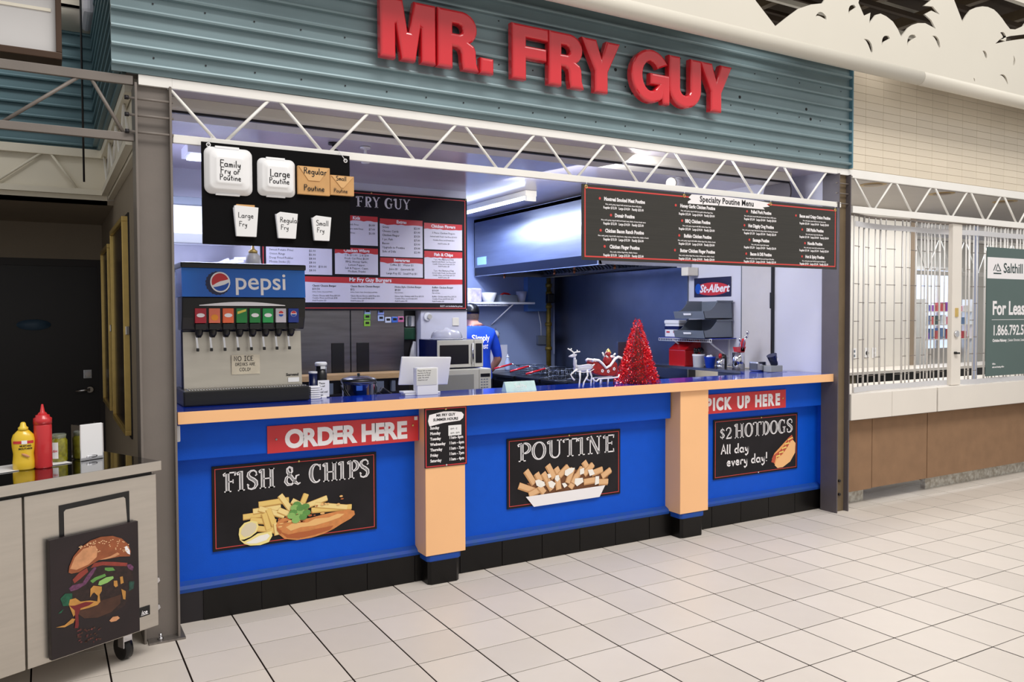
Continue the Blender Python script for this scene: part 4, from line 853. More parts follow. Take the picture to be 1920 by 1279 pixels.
for ci, (cx, colm) in enumerate(zip((2.485, 3.130, 3.755, 4.345), MENU)):
    for ri, (a, d_, p1, p2, p3) in enumerate(colm):
        z = 2.352 - 0.103*ri - (0.0 if ci == 0 else 0.002)
        wn = len(a)*0.0128
        words(qw, a, cx+.008, z, 0.033, y=-0.0572, bold=.0014, align='CENTER', sx=.80)
        words(qw, d_, cx, z-.027, 0.0145, y=-0.0572, bold=.0003, align='CENTER', sx=.80, res=1)
        words(qw, 'Regular %s   Large %s   Family %s' % (p1, p2, p3), cx, z-.052, 0.0225, y=-0.0572, bold=.0007, align='CENTER', sx=.80, res=1)
        disc(qr, cx - wn/2 - .016, z+.011, .009, -0.0572)
qw.build('lettering', m_signwhite, sp, kind='stuff'); qr.build('bullet_marks', m_thinred, sp, kind='stuff')

# main menu board on the partition
mx0, mx1, mz0, mz1, my = 0.700, 2.598, 1.656, 2.700, 2.450
mm, o = sign_board('menu_board', 'large black and red main menu board on the partition behind the counter', 'sign', mx0, mx1, mz0, mz1, my, m_chalkboard, frame=m_thinred, inset=0.018, ft=0.007, d=0.012, screws=((1.66, 2.685), (2.585, 2.688), (2.585, 1.668)))
Wd = mx1-mx0
def hx(u): return mx0 + u      # metres from the left edge
yb = my-0.0012
slab_word(mm, o, 'MR. FRY GUY', 1.26, 2.560, 0.092, yb, width=0.765, hatch=False)
m_card = mat('menu_card', (228, 224, 236), 0.5)
cards = [  # x0,x1,z0,z1,title, band height
 (0.745, 1.300, 1.96, 2.50, 'Sides', .045), (1.325, 1.715, 1.970, 2.200, 'Chicken Wings', .050), (1.325, 1.715, 2.225, 2.480, 'Kids', .045),
 (1.735, 2.145, 2.135, 2.470, 'Extras', .050), (1.735, 2.145, 1.955, 2.125, 'Beverages', .045), (2.160, 2.545, 2.215, 2.455, 'Chicken Fingers', .055), (2.160, 2.545, 1.945, 2.200, 'Fish & Chips', .060),
 (0.745, 2.545, 1.725, 1.945, 'Mr Fry Guy Burgers', .050)]
qt = MB(o)
for x0, x1, z0, z1, ti, bh in cards:
    q = MB(o); q.box(x0, x1, my-0.0008, my, z0, z1-bh*.5); q.build('menu_card', m_card, mm)
    n_ = 12; top = [(x0, z1), (x1, z1)]; rr = random.Random(int(x0*100))
    low = [(x1 - (x1-x0)*i/n_, z1-bh+rr.uniform(-.006, .006)) for i in range(n_+1)]
    q = MB(o); poly(q, top + low, yb-.0004); q.build('red_band', m_signred, mm)
    words(qt, ti, (x0+x1)/2, z1-bh*.72, 0.038 if ti[0] != 'M' else 0.048, y=yb-.0012, bold=.0014, align='CENTER')
qt.build('heading', m_signwhite, mm, kind='stuff')
q = MB(o); yk = yb-.0006
for i, (a, p) in enumerate((('Gravy', '$2.00'), ('Cheese Curds', '$3.00'), ('Chicken Finger', '$3.50'), ('1 pc. Fish', '$7.00'), ('Bacon', '$3.00'), ('Upgrade to Poutine', '$3.00'), ('Side of Dills', '$2.00'))):
    z = 2.388 - .036*i; words(q, a, 1.755, z, .027, y=yk, res=1); words(q, p, 2.120, z, .027, y=yk, align='RIGHT', res=1)
for i, a in enumerate(('Coffee $2   Water $1', 'Juice $1   Gatorade $3', 'Large Pop $2   Small Pop $1')): words(q, a, 1.94, 2.055-.038*i, .026, y=yk, align='CENTER', res=1)
for i, (a, s_) in enumerate((('3 Piece Chicken Fingers', .024), ('Served with Fresh Cut Fries $14.50', .019), ('Combo Fries and Drink $16', .019), ('Add Poutine $3', .019))): words(q, a, 2.355, 2.360-.032*i, s_, y=yk, align='CENTER', res=1)
for i, (a, s_) in enumerate((('1 pc. 4oz Battered Fish', .022), ('Served with Fresh Cut Fries $14', .018), ('Combo Fries and Drink $15.50', .018), ('Add Poutine $3', .018), ('', .01), ('2 pc. 4oz Battered Fish', .022), ('Served with Fresh Cut Fries $18', .018), ('Combo Fries and Drink $19.50', .018), ('Add Poutine $3', .018))):
    if a: words(q, a, 2.355, 2.118-.0205*i, s_, y=yk, align='CENTER', res=1)
for i, a in enumerate(('1 lb $11.00   2 lb $18', 'Fresh Cut Fries $6.00', 'BBQ, Honey Garlic,', 'Lemon Pepper,', 'Salt & Pepper, Cajun,', 'Medium, Franks')): words(q, a, 1.52, 2.128-.028*i, .025, y=yk, align='CENTER', res=1)
for i, (a, p) in enumerate((('Hamburger with Fries', '$6.00'), ('Chicken Fingers with Fries', '$7.00'), ('Hotdog with Fries', '$6.00'))): words(q, a, 1.345, 2.395-.036*i, .022, y=yk, res=1); words(q, p, 1.69, 2.395-.036*i, .026, y=yk, align='RIGHT', res=1)
for i, (a, p) in enumerate((('Fresh Cut Fries', '$5.00'), ('Sweet Potato Fries', '$6.00'), ('Onion Rings', '$6.00'), ('Deep Fried Pickles', '$8.00'), ('Mozza Sticks (5)', '$8.00'), ('Pogo', '$4.00   $10.00'), ('Jalapeno Poppers (5)', '$8.00'))): words(q, a, 0.77, 2.185-.033*i, .026, y=yk, res=1); words(q, p, 1.10, 2.185-.033*i, .026, y=yk, res=1)
for x, a, p, d_, e_ in ((1.125, 'Classic Cheese Burger', '$10.50', 'Lettuce, Tomato, Cheese and Pickles', 'Classic Cheese with Fries $15.50'), (1.46, 'Classic Bacon Cheese Burger', '$12', 'Lettuce, Tomato, Onion, Cheese, Bacon and Pickles', 'Classic Bacon Cheese with Fries $16'), (1.87, 'Home Style Chicken Burger', '$9.50', 'Mayo and Pickles', 'Home Style Chicken with Fries $15.50'), (2.235, 'Buffalo Chicken Burger', '$10.50', 'Mayo and Pickles', 'Buffalo Chicken with Fries $15.50')):
    words(q, a, x, 1.860, .024, y=yk, bold=.0003, sx=.95, res=1); words(q, p, x, 1.832, .024, y=yk, bold=.0003, res=1); words(q, d_, x, 1.812, .013, y=yk, sx=.9, res=1)
    words(q, e_, x, 1.778, .019, y=yk, sx=.95, res=1); words(q, 'Combo Fries and Drink $18', x, 1.757, .019, y=yk, res=1); words(q, 'Add Poutine $3', x, 1.735, .019, y=yk, res=1)
q.build('lettering', m_ink, mm, kind='stuff')
q = MB(o); words(q, 'H.S.T. not included in prices', 2.545, 1.690, .020, y=yk, bold=.0004, align='RIGHT', res=1); q.build('small_print', m_signwhite, mm, kind='stuff')
# ================================================================ soda fountain
sf = thing('soda_fountain', 'tall black soda fountain with glowing blue panel and eight taps on the counter', 'drink dispenser', (0.12, 0.55, 1.125)); S1 = (0.12, 0.55, 1.125)
m_pepsi = mat('pepsi_blue_panel', (30, 128, 214), 0.25, noise=0.0, scale=1.2, col2=(16, 84, 190), emit=0.0)
m_navy = mat('navy_plastic', (10, 22, 70), 0.25)
m_fount = mat('fountain_steel', (196, 190, 178), 0.34, metal=0.8, noise=0.06, scale=3, stretch=(1, 1, 6))
q = MB(S1); q.bbox(-0.192, 0.440, 0.44, 0.95, 1.126, 1.90, 0.01); q.build('cabinet', m_navy, sf)
q = MB(S1); q.bbox(-0.212, 0.464, 0.25, 0.60, 1.125, 1.208, 0.008); q.build('drip_tray', m_black, sf)
q = MB(S1)
for k in range(44): q.box(-0.180+0.0145*k, -0.173+0.0145*k, 0.275, 0.43, 1.206, 1.212)
q.build('drip_grate', m_chrome, sf, kind='stuff')
q = MB(S1); q.extr([(0.405, 1.205), (0.425, 1.52), (0.445, 1.52), (0.445, 1.205)], 0.650, 'x', -0.186); q.build('front_panel', m_fount, sf, label='worn stainless front panel')
q = MB(S1); q.extr([(0.285, 1.712), (0.300, 1.60), (0.330, 1.532), (0.46, 1.532), (0.46, 1.712)], 0.664, 'x', -0.206); bevel(q.build('valve_housing', m_black, sf), 0.006)
q = MB(S1); q.extr([(0.268, 1.712), (0.280, 1.868), (0.50, 1.868), (0.50, 1.712)], 0.660, 'x', -0.208); pn = q.build('brand_panel', m_pepsi, sf)
q = MB(S1); q.bbox(-0.214, 0.456, 0.262, 0.94, 1.866, 1.897, 0.008); q.build('top_cap', m_black, sf)
q = MB(S1); q.poly([(-0.12, 0.2835, 1.664)] + [(x, 0.2835, 1.668+0.018*math.sin(PI*(x+.12)/.46)) for x in [(-.12+.46*i/12) for i in range(13)]] + [(0.34, 0.2835, 1.664)]); 
q.M = None; q.build('arc_sheen', m_signwhite, sf)  # bright sheen of the silver arc painted in plain white
# globe mark and word
def tp(cx, cz, r, pts, ang=0.35):
    ca, sa = math.cos(ang), math.sin(ang); return [(cx + (p[0]*ca - p[1]*sa)*r, cz + (p[0]*sa + p[1]*ca)*r) for p in pts]
yp = 0.2795; slope = 0.012/0.156
def panel_y(z): return 0.268 + (z-1.712)*slope
def pp(mb, pts, d): mb.poly([(p[0], panel_y(p[1])-d, p[1]) for p in pts])
gx, gz, gr = -0.012, 1.792, 0.056
q = MB(S1); pp(q, [(gx-.012 + (gr+.006+.004*(k % 2))*math.cos(2*PI*k/40), gz-.006 + (gr+.006+.004*(k % 2))*math.sin(2*PI*k/40)) for k in range(40)], .0006); q.build('crown_edge', m_navy, sf)
q = MB(S1); pp(q, [(gx + gr*.93*math.cos(2*PI*k/30), gz + gr*math.sin(2*PI*k/30)) for k in range(30)], .0012); q.build('globe_ring', m_signwhite, sf)
r_ = gr*.86
top = [(gx + r_*.93*math.cos(math.radians(a)), gz + r_*math.sin(math.radians(a))) for a in range(20, 205, 12)]
wave = [(gx - r_*.80, gz - r_*.36), (gx - r_*.4, gz - r_*.10), (gx, gz + r_*.10), (gx + r_*.5, gz + r_*.22), (gx+r_*.86, gz+r_*.34)]
q = MB(S1); pp(q, top + wave[:-1], .0018); q.build('globe_red', m_signred, sf)
bot = [(gx + r_*.93*math.cos(math.radians(a)), gz + r_*math.sin(math.radians(a))) for a in range(215, 362, 12)]
wave2 = [(gx + r_*.5, gz - r_*.26), (gx, gz - r_*.42), (gx - r_*.4, gz - r_*.52)]
q = MB(S1); pp(q, bot + wave2, .0018); q.build('globe_blue', mat('globe_blue', (20, 80, 180), 0.4), sf)
q = MB(S1); words(q, 'pepsi', 0.062, 1.755, 0.134, y=0.2705, bold=.0012, sx=1.02, res=4); 
q.v = [Vector((v.x, v.y - 0 + (v.z + 1.125 - 1.757)*slope, v.z)) for v in q.v]; q.build('brand_word', m_signwhite, sf, kind='stuff')
# taps with flavour labels
flav = [((176, 30, 50), 'w'), ((232, 120, 90), 'o'), ((238, 108, 66), 'w'), ((30, 130, 60), 'y'), ((30, 110, 210), 'w'), ((40, 160, 84), 'w'), ((206, 200, 210), 'p'), ((22, 50, 140), 'p')]
for k, (c_, s_) in enumerate(flav):
    x = -0.142 + 0.0715*k
    q = MB(S1); q.bbox(x, x+0.058, 0.286, 0.31, 1.570, 1.650, 0.002); lb = q.build('flavour_label', mat('label_%d' % c_[0], c_, 0.3), sf)
    q = MB(S1)
    if s_ == 'w': disc(q, x+.029, 1.612, .021, .2845, .011); q.build('label_mark', m_signwhite, lb)
    elif s_ == 'o': disc(q, x+.029, 1.600, .019, .2845, .017); q.build('label_mark', mat('label_orange', (240, 150, 40), 0.4), lb)
    elif s_ == 'y': poly(q, [(x+.006, 1.618), (x+.052, 1.634), (x+.052, 1.646), (x+.006, 1.632)], .2845); q.build('label_mark', mat('label_yellow', (230, 210, 90), 0.4), lb)
    else:
        disc(q, x+.029, 1.620, .017, .2845); q.build('label_mark', m_signwhite, lb)
        q = MB(S1); poly(q, arc(x+.029, 1.622, .014, .014, 0, 180, 8), .2835); q.build('label_red', m_signred, lb)
        q = MB(S1); poly(q, arc(x+.029, 1.617, .014, .013, 180, 360, 8), .2835); q.build('label_blue', mat('globe_blue', (20, 80, 180), 0.4), lb)
    q = MB(S1); q.bbox(x+.002, x+.056, 0.292, 0.32, 1.535, 1.566, 0.003); q.build('push_button', m_black, sf)
    q = MB(S1); q.lathe([(0.010, -.030), (0.020, -.012), (0.022, .012), (0.022, .03)], (x+.030, 0.355, 1.52), n=12); q.build('nozzle', m_black, sf)
    q = MB(S1); q.extr([(x+.012, 1.520), (x+.022, 1.520), (x+.030, 1.428), (x+.020, 1.424)], 0.004, 'y', 0.372); lv = q.build('lever', m_chrome, sf)
    q = MB(S1); q.bbox(x+.016, x+.030, 0.352, 0.374, 1.414, 1.432, 0.003); q.build('lever_tip', m_black, lv)
q = MB(S1); q.box(0.066, 0.222, 0.4035, 0.4055, 1.278, 1.388); nt = q.build('paper_note', mat('yellowed_paper', (216, 206, 184), 0.7, noise=0.1, scale=12), sf, label='handwritten note taped to the steel panel')
q = MB(S1); pen(q, 'NO ICE', 0.078, 1.354, .026, 0.4027, wd=.13, sx=1.2); pen(q, 'DRINKS ARE', 0.086, 1.326, .017, 0.4027, wd=.14, sx=1.1); pen(q, 'COLD!', 0.108, 1.296, .018, 0.4027, wd=.14, sx=1.2); q.build('marker_writing', m_ink, nt, kind='stuff')
q = MB(S1); q.box(0.382, 0.446, 0.402, 0.405, 1.222, 1.248); q.build('white_sticker', m_whitep, sf); q = MB(S1); words(q, 'Servend', 0.372, 1.258, 0.022, y=0.403, bold=.0006); q.build('maker_word', m_ink, sf, kind='stuff')
bt = tag(MB((0.24, 0.62, 1.897)).lathe([(0.0, 0), (0.045, 0.0), (0.047, 0.02), (0.040, 0.07), (0.022, 0.085), (0.022, 0.09)], (0.24, 0.62, 1.897), n=18).build('squeeze_bottle', mat('milky_plastic', (206, 206, 214), 0.3), None), 'clear squeeze bottle with a brass coloured cap on top of the soda fountain', 'bottle'); bt.location = (0.24, 0.62, 1.897)
q = MB((0.24, 0.62, 1.897)); q.lathe([(0.026, 0.084), (0.026, 0.10), (0.010, 0.108), (0.006, 0.13), (0, 0.132)], (0.24, 0.62, 1.897), n=16); q.build('cap', m_gold, bt)

# ================================================================ things on the counter
def solo(name, label, cat, loc, mb, m, group=None):
    o = mb.build(name, m); o.location = loc; return tag(o, label, cat, group)
# note stand
t = thing('note_stand', 'white upright box with a taped handwritten note beside the tablet on the counter', 'sign', (1.165, 0.20, 1.124)); o = (1.165, 0.20, 1.124)
q = MB(o); q.bbox(1.098, 1.236, 0.172, 0.235, 1.124, 1.290, 0.003); q.build('box', m_whitep, t)
q = MB(o); q.box(1.092, 1.226, 0.1695, 0.171, 1.185, 1.284); n_ = q.build('note', mat('grey_paper', (214, 214, 208), 0.7), t)
q = MB(o)
for i in range(6):
    if i < 5: pen(q, ('Please lets us know', 'quarters to the go', 'boxes do not hold', 'under the metal', 'chopsticks out')[i], 1.099, 1.270-.014*i, .0085, 0.1690, wd=.14, sx=1.15)
q.build('writing', m_ink, n_, kind='stuff')
t = thing('card_reader_tablet', 'white point of sale tablet seen from behind, tilted back on its stand', 'tablet', (1.20, 0.30, 1.124)); o = (1.20, 0.30, 1.124)
q = MB(o); q.M = Matrix.Translation((1.205, 0.300, 1.262)) @ Matrix.Rotation(math.radians(14), 4, 'X') @ Matrix.Rotation(math.radians(2), 4, 'Y'); q.bbox(-0.168, 0.168, -0.007, 0.007, -0.090, 0.092, 0.006); q.build('tablet', m_whitep, t)
q = MB(o); q.M = Matrix.Translation((1.21, 0.295, 1.19)) @ Matrix.Rotation(math.radians(-25), 4, 'X'); q.bbox(-0.06, 0.06, -0.008, 0.008, -0.07, 0.06, 0.004); q.build('stand', m_whitep, t)
q = MB(o); q.bbox(1.13, 1.29, 0.255, 0.36, 1.124, 1.134, 0.003); q.build('stand_foot', m_whitep, t)
for i, (x, z_) in enumerate(((1.03, 1.124), (1.02, 1.137))):
    solo('card_terminal', ('lower' if i == 0 else 'upper') + ' small white card terminal stacked left of the note stand', 'card terminal', (x+.04, .23, z_), MB((x+.04, .23, z_)).bbox(x, x+.085, .20, .27, z_, z_+.012, .003), m_whitep)
t = thing('counter_sign', 'small pale handwritten sign standing between the soda fountain and the pot', 'sign', (0.575, 0.345, 1.124)); o = (0.575, 0.345, 1.124)
q = MB(o); q.box(0.540, 0.608, 0.342, 0.345, 1.130, 1.228); q.box(0.560, 0.590, 0.335, 0.36, 1.124, 1.131); q.build('card', m_paper, t)
q = MB(o)
for i, a in enumerate(('Please', 'do not', 'eat', 'feed and', 'cups')): pen(q, a, 0.547, 1.206-.017*i, .0115, 0.3412, wd=.15)
q.build('writing', m_ink, t, kind='stuff')
for k in range(6):
    solo('foam_plate', 'white foam lid beside the soda fountain, ' + ('lowest', 'second lowest', 'third from the bottom', 'third from the top', 'second from the top', 'topmost')[k] + ' of the stack', 'container lid', (0.515, 0.34, 1.124+.0125*k), MB((0.515, 0.34, 1.124+.0125*k)).bbox(0.485, 0.545, 0.30, 0.365, 1.1245+.0125*k, 1.1345+.0125*k, .003), m_foam, 'foam lids stacked on the counter')
# name plaque
t = thing('name_plaque', 'small pale mint tent sign standing on the counter edge in the middle', 'sign', (1.77, 0.10, 1.124)); o = (1.77, 0.10, 1.124)
q = MB(o); q.extr([(0.070, 1.124), (0.098, 1.186), (0.108, 1.186), (0.136, 1.124)], 0.222, 'x', 1.660); q.build('tent', mat('mint_board', (196, 226, 224), 0.5, noise=0.08, scale=30), t)
q = MB(o); a_ = math.atan2(.028, .062); q.M = Matrix.Translation((1.77, 0.0685, 1.124)) @ Matrix.Rotation(-a_, 4, 'X'); pen(q, 'Salty', -0.045, 0.028, .026, 0, wd=.12, sx=1.4); pen(q, 'and a little sweet', -0.07, 0.013, .009, 0, wd=.12, sx=1.2); q.build('writing', m_signwhite, t, kind='stuff')
# reindeer (clear acrylic with white outlines)
m_acr = mat('frosted_acrylic', (226, 228, 246), 0.15, trans=0.35, coat=0.5); m_snow = mat('white_glitter', (246, 246, 250), 0.4, bump=0.6, bscale=300)
t = thing('reindeer_figure', 'clear white acrylic reindeer figure with one raised foreleg on the counter', 'figurine', (2.245, 0.085, 1.124)); o = (2.245, 0.085, 1.124)
q = MB(); y = 0
def R_(x, z): return (x-2.265, 0, z-1.111)
def tb(mb, pts, r, dy=0, dy1=None):
    n = len(pts); dy1 = dy if dy1 is None else dy1
    mb.path([(R_(*p)[0], dy + (dy1-dy)*i/max(1, n-1), R_(*p)[2]) for i, p in enumerate(pts)], r, n=8)
q = MB(); tb(q, [(2.203,1.240),(2.225,1.240),(2.255,1.238),(2.295,1.240),(2.330,1.244),(2.350,1.245)], [.012,.022,.023,.021,.020,.010]); tb(q, [(2.222,1.245),(2.208,1.27),(2.207,1.295),(2.208,1.315)], [.018,.012,.009,.008]); q.build('body', m_acr, t)
q = MB(); tb(q, [(2.160,1.321),(2.176,1.323),(2.194,1.325),(2.215,1.328),(2.224,1.334)], [.004,.008,.012,.009,.003]); q.build('head', m_acr, t)
for pts, dy in (([(2.150,1.373),(2.172,1.362),(2.192,1.350),(2.200,1.335)], -.006), ([(2.256,1.350),(2.236,1.349),(2.215,1.347),(2.202,1.335)], .008), ([(2.172,1.362),(2.178,1.374)], -.006), ([(2.236,1.349),(2.232,1.362)], .008)):
    q = MB(); tb(q, pts, .0042, dy); q.build('antler', m_snow, t)
for pts, dy in (([(2.212,1.235),(2.190,1.222),(2.164,1.202),(2.176,1.182),(2.194,1.164)], -.018), ([(2.236,1.225),(2.240,1.179),(2.234,1.14),(2.232,1.113)], -.016), ([(2.296,1.23),(2.301,1.19),(2.272,1.150),(2.262,1.113)], -.016), ([(2.333,1.235),(2.358,1.180),(2.353,1.146),(2.352,1.113)], .018)):
    q = MB(); tb(q, pts, [.009]+[.005]*(len(pts)-2)+[.0058], dy); q.build('leg', m_snow, t)
q = MB(); tb(q, [(2.350,1.25),(2.369,1.264)], [.006,.003]); q.build('tail', m_snow, t)
q = MB(); tb(q, [(2.206,1.30),(2.205,1.255),(2.255,1.262),(2.30,1.266),(2.350,1.260)], .0025, -.022); tb(q, [(2.21,1.222),(2.255,1.214),(2.315,1.216),(2.349,1.232)], .0025, -.022); q.build('glitter_outline', m_snow, t)
# sleigh with a red-coated figure
m_redgl = mat('red_glitter', (150, 14, 22), 0.3, noise=0.5, scale=90, bump=0.6, bscale=300)
t = thing('sleigh_figure', 'red and white glitter sleigh carrying a small red coated figure, right of the reindeer', 'figurine', (2.49, 0.19, 1.124)); o = (2.49, 0.19, 1.124)
def Q_(x, z): return (x-2.51, z-1.106)
body = [Q_(*p) for p in ((2.402,1.272),(2.455,1.268),(2.486,1.245),(2.516,1.215),(2.556,1.232),(2.596,1.270),(2.618,1.25),(2.620,1.19),(2.59,1.165),(2.48,1.172),(2.415,1.190),(2.399,1.226))]
q = MB(); q.extr(body, 0.07, 'y', -0.035); bevel(q.build('sleigh_body', m_redgl, t), 0.006)
for dy in (-0.037, 0.037):
    q = MB(); q.path([(Q_(*p)[0], dy, Q_(*p)[1]) for p in ((2.399,1.275),(2.413,1.284),(2.455,1.278),(2.487,1.254),(2.516,1.224),(2.552,1.240),(2.591,1.283),(2.62,1.298),(2.65,1.287))], .009, n=8); q.build('white_trim', m_snow, t)
    q = MB(); q.path([(Q_(*p)[0], dy, Q_(*p)[1]) for p in ((2.406,1.160),(2.410,1.145),(2.434,1.135),(2.452,1.150),(2.50,1.153),(2.56,1.153),(2.621,1.157),(2.630,1.175))], .006, n=8); rn = q.build('runner', m_snow, t)
    for x in (2.469, 2.534, 2.585):
        q = MB(); q.tube((Q_(x, 0)[0], dy, 0.048), (Q_(x, 0)[0]-.003, dy, 0.001), .005, n=8); q.build('strut', m_redgl if x == 2.585 else m_snow, t)
q = MB(); q.ell((0.045, 0, 0.165), (0.035, 0.028, 0.040)); q.ell((0.042, -0.01, 0.21), (0.020, 0.02, 0.020)); q.build('figure_body', m_redgl, t)
q = MB(); q.ell((0.044, -.002, 0.212), (0.019, 0.019, 0.019)); q.build('figure_head', mat('figure_skin', (228, 180, 150), 0.5), t)
q = MB(); q.lathe([(0.022, 0), (0.020, .008), (0.012, .024), (0.0, .036)], (0.052, 0, 0.216), n=12); q.build('gold_bonnet', m_gold, t)
q = MB(); q.ell((0.036, -.014, 0.20), (0.015, 0.008, 0.016), 10, 6); q.tube((0.0, -.02, 0.20), (-.012, -.02, 0.225), .006, n=8); q.tube((0.08, -.02, 0.20), (0.098, -.02, 0.215), .006, n=8); q.build('white_beard', m_snow, t)
for x, z in ((2.485,1.205),(2.535,1.200),(2.585,1.215)):
    q = MB()
    for a in range(5): q.ell((Q_(x, z)[0]+.008*math.cos(a*1.257), -0.037, Q_(x, z)[1]+.008*math.sin(a*1.257)), (.005, .003, .005), 8, 5)
    q.build('white_flower', m_snow, t)
# tinsel tree
t = thing('tinsel_tree', 'red glittering tinsel cone tree on the counter right of the sleigh', 'tree', (2.795, 0.185, 1.124))
q = MB(); q.lathe([(0.075, 0), (0.075, 0.008), (0.068, 0.03), (0.008, 0.40), (0, 0.41)], n=20); q.build('cone', mat('dark_red_tinsel', (96, 8, 14), 0.5), t)
m_tin = mat('red_tinsel', (232, 20, 34), 0.25, metal=0.55); m_tin_spark = mat('tinsel_spark', (255, 150, 150), 0.15, metal=0.8)  # the paler second tinsel puts sparkle into the colour
q = MB(); rr = random.Random(3)
for i in range(8200):
    h = 1-math.sqrt(rr.random()); hh = h*0.46; r = 0.134*(1-h)**.95 + .009; a = rr.random()*2*PI
    r *= rr.uniform(.72, 1.12); c = Vector((r*math.cos(a), r*math.sin(a), hh + rr.uniform(-.004, .008)))
    d = Vector((math.cos(a)+rr.uniform(-.8, .8), math.sin(a)+rr.uniform(-.8, .8), rr.uniform(-.9, .9))).normalized()*rr.uniform(.007, .015)
    n = d.cross(Vector((rr.uniform(-1, 1), rr.uniform(-1, 1), rr.uniform(-1, 1)))).normalized()*.0019
    q.cur = 1 if rr.random() < .24 else 0
    q.poly([c-n, c+n, c+d+n, c+d-n])
q.build('tinsel', [m_tin, m_tin_spark], t, kind='stuff')
# things behind the counter edge: shelf with pot, thermos, cups
wt_ = thing('prep_table', 'low dark prep table just behind the counter carrying the pot and thermos', 'table', (1.3, 0.75, 0))
o = (1.3, 0.75, 0)
q = MB(o); q.box(0.575, 2.2, 0.385, 0.90, 0.985, 1.01); q.build('table_top', m_stainless_d, wt_)
for x in (0.60, 2.16):
    for y in (0.41, 0.86):
        q = MB(o); q.tube((x, y, 0), (x, y, 0.985), 0.018, n=10); q.build('leg', m_stainless_d, wt_)
t = thing('cooking_pot', 'large stainless pot with a dark lid rim and black bail handle behind the counter', 'pot', (0.865, 0.56, 1.01)); o = (0.865, 0.56, 1.01)
q = MB(); q.lathe([(0.0, 0), (0.098, 0), (0.104, 0.01), (0.106, 0.17), (0.110, 0.176)], n=36); q.build('body', m_chrome, t)
q = MB(); q.lathe([(0.111, 0.172), (0.111, 0.192), (0.104, 0.202), (0.06, 0.216), (0.0, 0.220)], n=36); q.build('lid', m_stainless, t)
q = MB(); q.lathe([(0.1115, 0.186), (0.1115, 0.197), (0.10, 0.205)], n=36, cap=False); q.build('rim', m_black, t)
q = MB(); q.lathe([(0.008, 0.218), (0.010, 0.232), (0.006, 0.236), (0, 0.236)], n=12); q.build('knob', m_black, t)
q = MB(); q.path([(0.114*math.cos(a), -0.114*math.sin(a)*.9, 0.165 - 0.105*math.sin(a)) for a in [PI*i/14 for i in range(15)]], .004, n=8); q.build('bail_handle', m_black, t)
q = MB(); q.bbox(-0.055, -0.015, -0.116, -0.108, 0.135, 0.165, .002); q.build('blue_tag', mat('tag_blue', (40, 90, 190), 0.4), t)
t = thing('thermos', 'dark steel thermos with a white top between the soda fountain and the pot', 'flask', (0.655, 0.66, 1.01)); 
q = MB(); q.lathe([(0.034, 0), (0.036, 0.01), (0.036, 0.20), (0.033, 0.285)], n=22); q.build('body', m_black, t)
q = MB(); q.lathe([(0.037, 0.285), (0.038, 0.30), (0.032, 0.308), (0, 0.310)], n=22); q.build('cap', m_whitep, t)
q = MB(); q.bbox(-0.014, 0.016, -0.040, -0.034, 0.265, 0.283, .002); q.build('sticker', m_paper, t)
t = thing('blue_tumbler', 'dark blue tumbler with a white lid left of the thermos', 'cup', (0.592, 0.62, 1.01))
q = MB(); q.lathe([(0.022, 0), (0.026, 0.24)], n=18); q.build('body', m_navy, t)
q = MB(); q.lathe([(0.027, 0.24), (0.027, 0.252), (0, 0.254)], n=18); q.build('lid', m_whitep, t)
t = thing('price_gun', 'black scanner gun lying tilted on the prep table right of the pot', 'tool', (1.06, 0.60, 1.01))
q = MB(); q.M = Matrix.Rotation(math.radians(35), 4, 'Y'); q.bbox(-0.10, 0.045, -.02, .02, 0.06, 0.10, .008); q.build('barrel', m_black, t)
q = MB(); q.bbox(0.0, 0.15, -.02, .02, 0.0, 0.05, .008); q.build('grip', m_black, t)
q = MB(); q.bbox(0.10, 0.135, -.022, .022, 0.045, 0.075, .004); q.build('red_button', m_red, t)

# ================================================================ fridge, ledge, microwaves
t = thing('fridge', 'tall two door stainless fridge standing under the main menu board', 'fridge', (1.468, 2.9, 0)); o = (1.468, 2.9, 0)
q = MB(o); q.box(0.965, 1.972, 2.505, 3.25, 0.1, 1.98); q.build('cabinet', m_stainless_d, t)
for x0, x1, hx0 in ((0.968, 1.464, 1.295), (1.472, 1.970, 1.522)):
    q = MB(o); q.bbox(x0, x1, 2.48, 2.506, 0.16, 1.97, 0.004); d_ = q.build('door', m_fridge, t)
    q = MB(o); q.bbox(hx0, hx0+.112, 2.470, 2.482, 0.80, 1.375, 0.003); q.build('handle_recess', m_black, d_)
q = MB(o); q.box(0.97, 1.97, 2.50, 2.52, 0.0, 0.15); q.build('plinth', m_black, t)
for x, z, c_, lb in ((1.622, 1.649, (170, 200, 240), 'topmost of the left column'), (1.619, 1.600, (124, 196, 70), 'upper green one'), (1.618, 1.543, (150, 210, 70), 'lower green one'), (1.747, 1.645, (150, 170, 240), 'top of the second column'), (1.747, 1.588, (190, 210, 250), 'under the top one in the second column'), (1.814, 1.572, (220, 230, 250), 'white one left of the blue one'), (1.877, 1.574, (70, 120, 220), 'blue one between white and pink'), (1.936, 1.578, (220, 120, 170), 'pink one at the end of the row')):
    t = thing('kitchen_timer', 'small kitchen timer on the fridge door, ' + lb, 'timer', (x, 2.474, z), group='timers on the fridge door')
    q = MB(); q.bbox(-.029, .029, -.006, .005, -.026, .026, .005); q.build('case', mat('timer_%d_%d' % (c_[0], c_[2]), c_, 0.35), t)
    q = MB(); q.box(-.017, .017, -.008, -.005, -.006, .014); q.build('display', m_black, t)
t = thing('back_ledge', 'pale wood edged ledge in front of the fridge', 'shelf', (1.45, 2.2, 0)); o = (1.45, 2.2, 0)
q = MB(o); q.box(0.55, 1.90, 2.20, 2.44, 1.072, 1.118); bevel(q.build('board', m_wood, t), .002)
